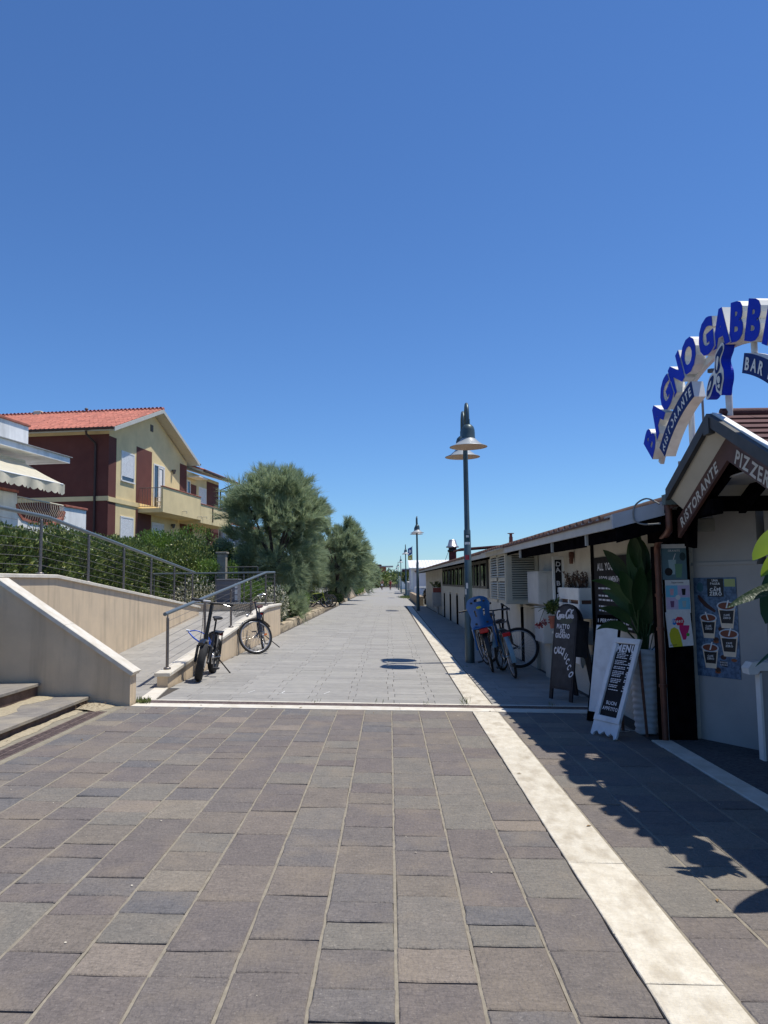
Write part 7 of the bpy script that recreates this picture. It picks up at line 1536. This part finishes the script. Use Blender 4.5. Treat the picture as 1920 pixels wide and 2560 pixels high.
# planter on a grey box beside the boarded panels
gbx = empty('grey_meter_box', (2.15, 34.8, -.06), 0, 'grey box on a short leg by the far boarded panels', 'box'); MB().box(-.24, .22, -.2, .2, .35, .98, .01).build('body', mat('light_grey_box', (.34, .34, .34), .6, var=.06), gbx); MB().tube([(0, 0, 0), (0, 0, .36)], .06, 8).build('leg', m_wsm, gbx)
rp = empty('red_planter', (2.15, 34.8, .925), 0, 'small red planter with trailing plant on the grey box', 'planter'); MB().box(-.2, .2, -.13, .13, 0, .2, .01).build('trough', mat('planter_red', (.25, .05, .04), .6, var=.1), rp)
rpp = empty('trailing_plant', (2.15, 34.8, 1.1), 0, 'small trailing plant growing in the red planter', 'plant'); sprig(rpp, 16, .3, .18, m_hed, (.18, .08), .07)
# chimneys, roof timber, aerial on the restaurant roof
def on(x, y): return 2.0+.33*(x-(2.14-.0127*y))
ck = empty('cowl_chimney', (2.55, 31.0, on(2.55, 31)-.1), 0, 'dark red flue with conical metal cowl on the restaurant roof', 'chimney')
MB().lathe([(.15, 0), (.15, .48)], (0, 0, 0), 18).build('flue', mat('flue_red', (.13, .02, .02), .6, var=.1), ck); MB().lathe([(.17, .42), (.20, .44), (.20, .5), (.16, .52), (.16, .60)], (0, 0, 0), 18).build('collar', m_blkm, ck); MB().lathe([(.25, .60), (.26, .62), (.24, .66), (.20, .67), (.135, .90), (.11, .92)], (0, 0, 0), 20).build('cowl', m_rim, ck); MB().tube([(-.16, 0, .45), (-.3, 0, .1)], .008, 5).build('stay', m_blkm, ck)
cs2 = empty('clay_chimney', (2.36, 14.9, on(2.36, 14.9)-.05), 0, 'small clay vent pipe with flat cap above the louvred enclosure', 'chimney'); MB().lathe([(.045, 0), (.035, .16), (.04, .17), (.028, .2), (.028, .25)], (0, 0, 0), 12).build('pipe', m_redcap, cs2); MB().lathe([(.065, .25), (.065, .262)], (0, 0, 0), 12).build('cap', m_redcap, cs2)
rt2 = empty('roof_timber_frame', (0, 0, 0), 0, 'brown timber canopy on the restaurant roof behind the lamp post', 'canopy')
MB().hexa([(2.5, 27, 2.52), (4.0, 27, 2.62), (4.0, 30, 2.66), (2.5, 30, 2.56), (2.5, 27, 2.57), (4.0, 27, 2.67), (4.0, 30, 2.71), (2.5, 30, 2.61)]).build('canopy_board', m_redcap, rt2)
for x in (2.65, 3.4): MB().box(x, x+.06, 27.3, 27.36, 2.1, 2.53).build('post', m_wpaint, rt2)
an = empty('roof_aerial', (2.72, 27.8, 2.1), 0, 'thin grey rod aerial on the restaurant roof left of the lamp post', 'aerial'); MB().tube([(0, 0, 0), (0, 0, .95)], .011, 5).build('rod', m_cabg, an)
# flags
fp_ = empty('flag_pole', (3.53, 118.0, 0), 0, 'pole carrying a blue flag above a yellow one behind the lamps', 'flag pole'); MB().tube([(0, 0, 0), (0, 0, 6.8)], .035, 6).build('pole', m_cabg, fp_)
def flag(z0, z1, m, name, label, cm, shape):
    f_ = empty(name, (3.53, 118, 0), 0, label, 'flag'); mb = MB(); n = 8; vs = []
    for i in range(n+1):
        u = i/n; x = -.05-.62*u; y = .15*math.sin(u*6); vs += [(x, y, z0-.35*u), (x, y, z1-.30*u)]
    mb.add(vs, [(2*i, 2*i+2, 2*i+3, 2*i+1) for i in range(n)], True); mb.build('cloth', m, f_)
    mb = MB(); mb.add([(-.36+a, -.2, (z0+z1)/2-.15+b) for a, b in shape], [tuple(range(len(shape)))]); mb.build('emblem', cm, f_)
flag(5.56, 6.67, mat('flag_blue', (.02, .06, .28), .7, var=.1), 'blue_flag', 'blue flag with white round emblem flying on the far pole', m_white, ell(0, 0, .17, .26)); flag(4.6, 5.5, mat('flag_yellow', (.55, .45, .04), .7, var=.1), 'yellow_flag', 'yellow flag with pale emblem under the blue flag', mat('flag_cream', (.7, .65, .35), .7), ell(0, 0, .17, .2))
gl = empty('teal_lantern', (1.3, 215, 0), 0, 'slim teal lantern tower at the far end of the row of lamps', 'lantern'); MB().lathe([(.4, 0), (.36, 2.3), (.6, 2.4), (.6, 3.1), (.25, 3.3), (.35, 3.8), (.05, 4.8)], (0, 0, 0), 10).build('tower', mat('teal_paint', (.06, .16, .16), .5, var=.1), gl)
gb2 = empty('white_hut', (3.2, 150, 0), 0, 'small white hut behind the farthest lamps', 'hut'); MB().box(-1.2, 2.5, 0, 4, -.1, 2.3).build('wall', m_wpaint, gb2); MB().prism([(-1.5, 2.3), (2.8, 2.3), (2.8, 3.4)], (0, -.2, 0), (1, 0, 0), (0, 0, 1), (0, 1, 0), 4.4).build('roof', m_wroof, gb2)
# clumps of grass at the foot of the third lamp
n = 900; P = np.c_[rng.normal(1.45, .22, n), rng.normal(68.3, 1.0, n), np.full(n, -.04)]; leaves(P, rng.normal(size=(n, 3))*.5+np.array([0, 0, 1]), .22, .04, 'grass_tuft', m_grass, None, .05, 'stuff')
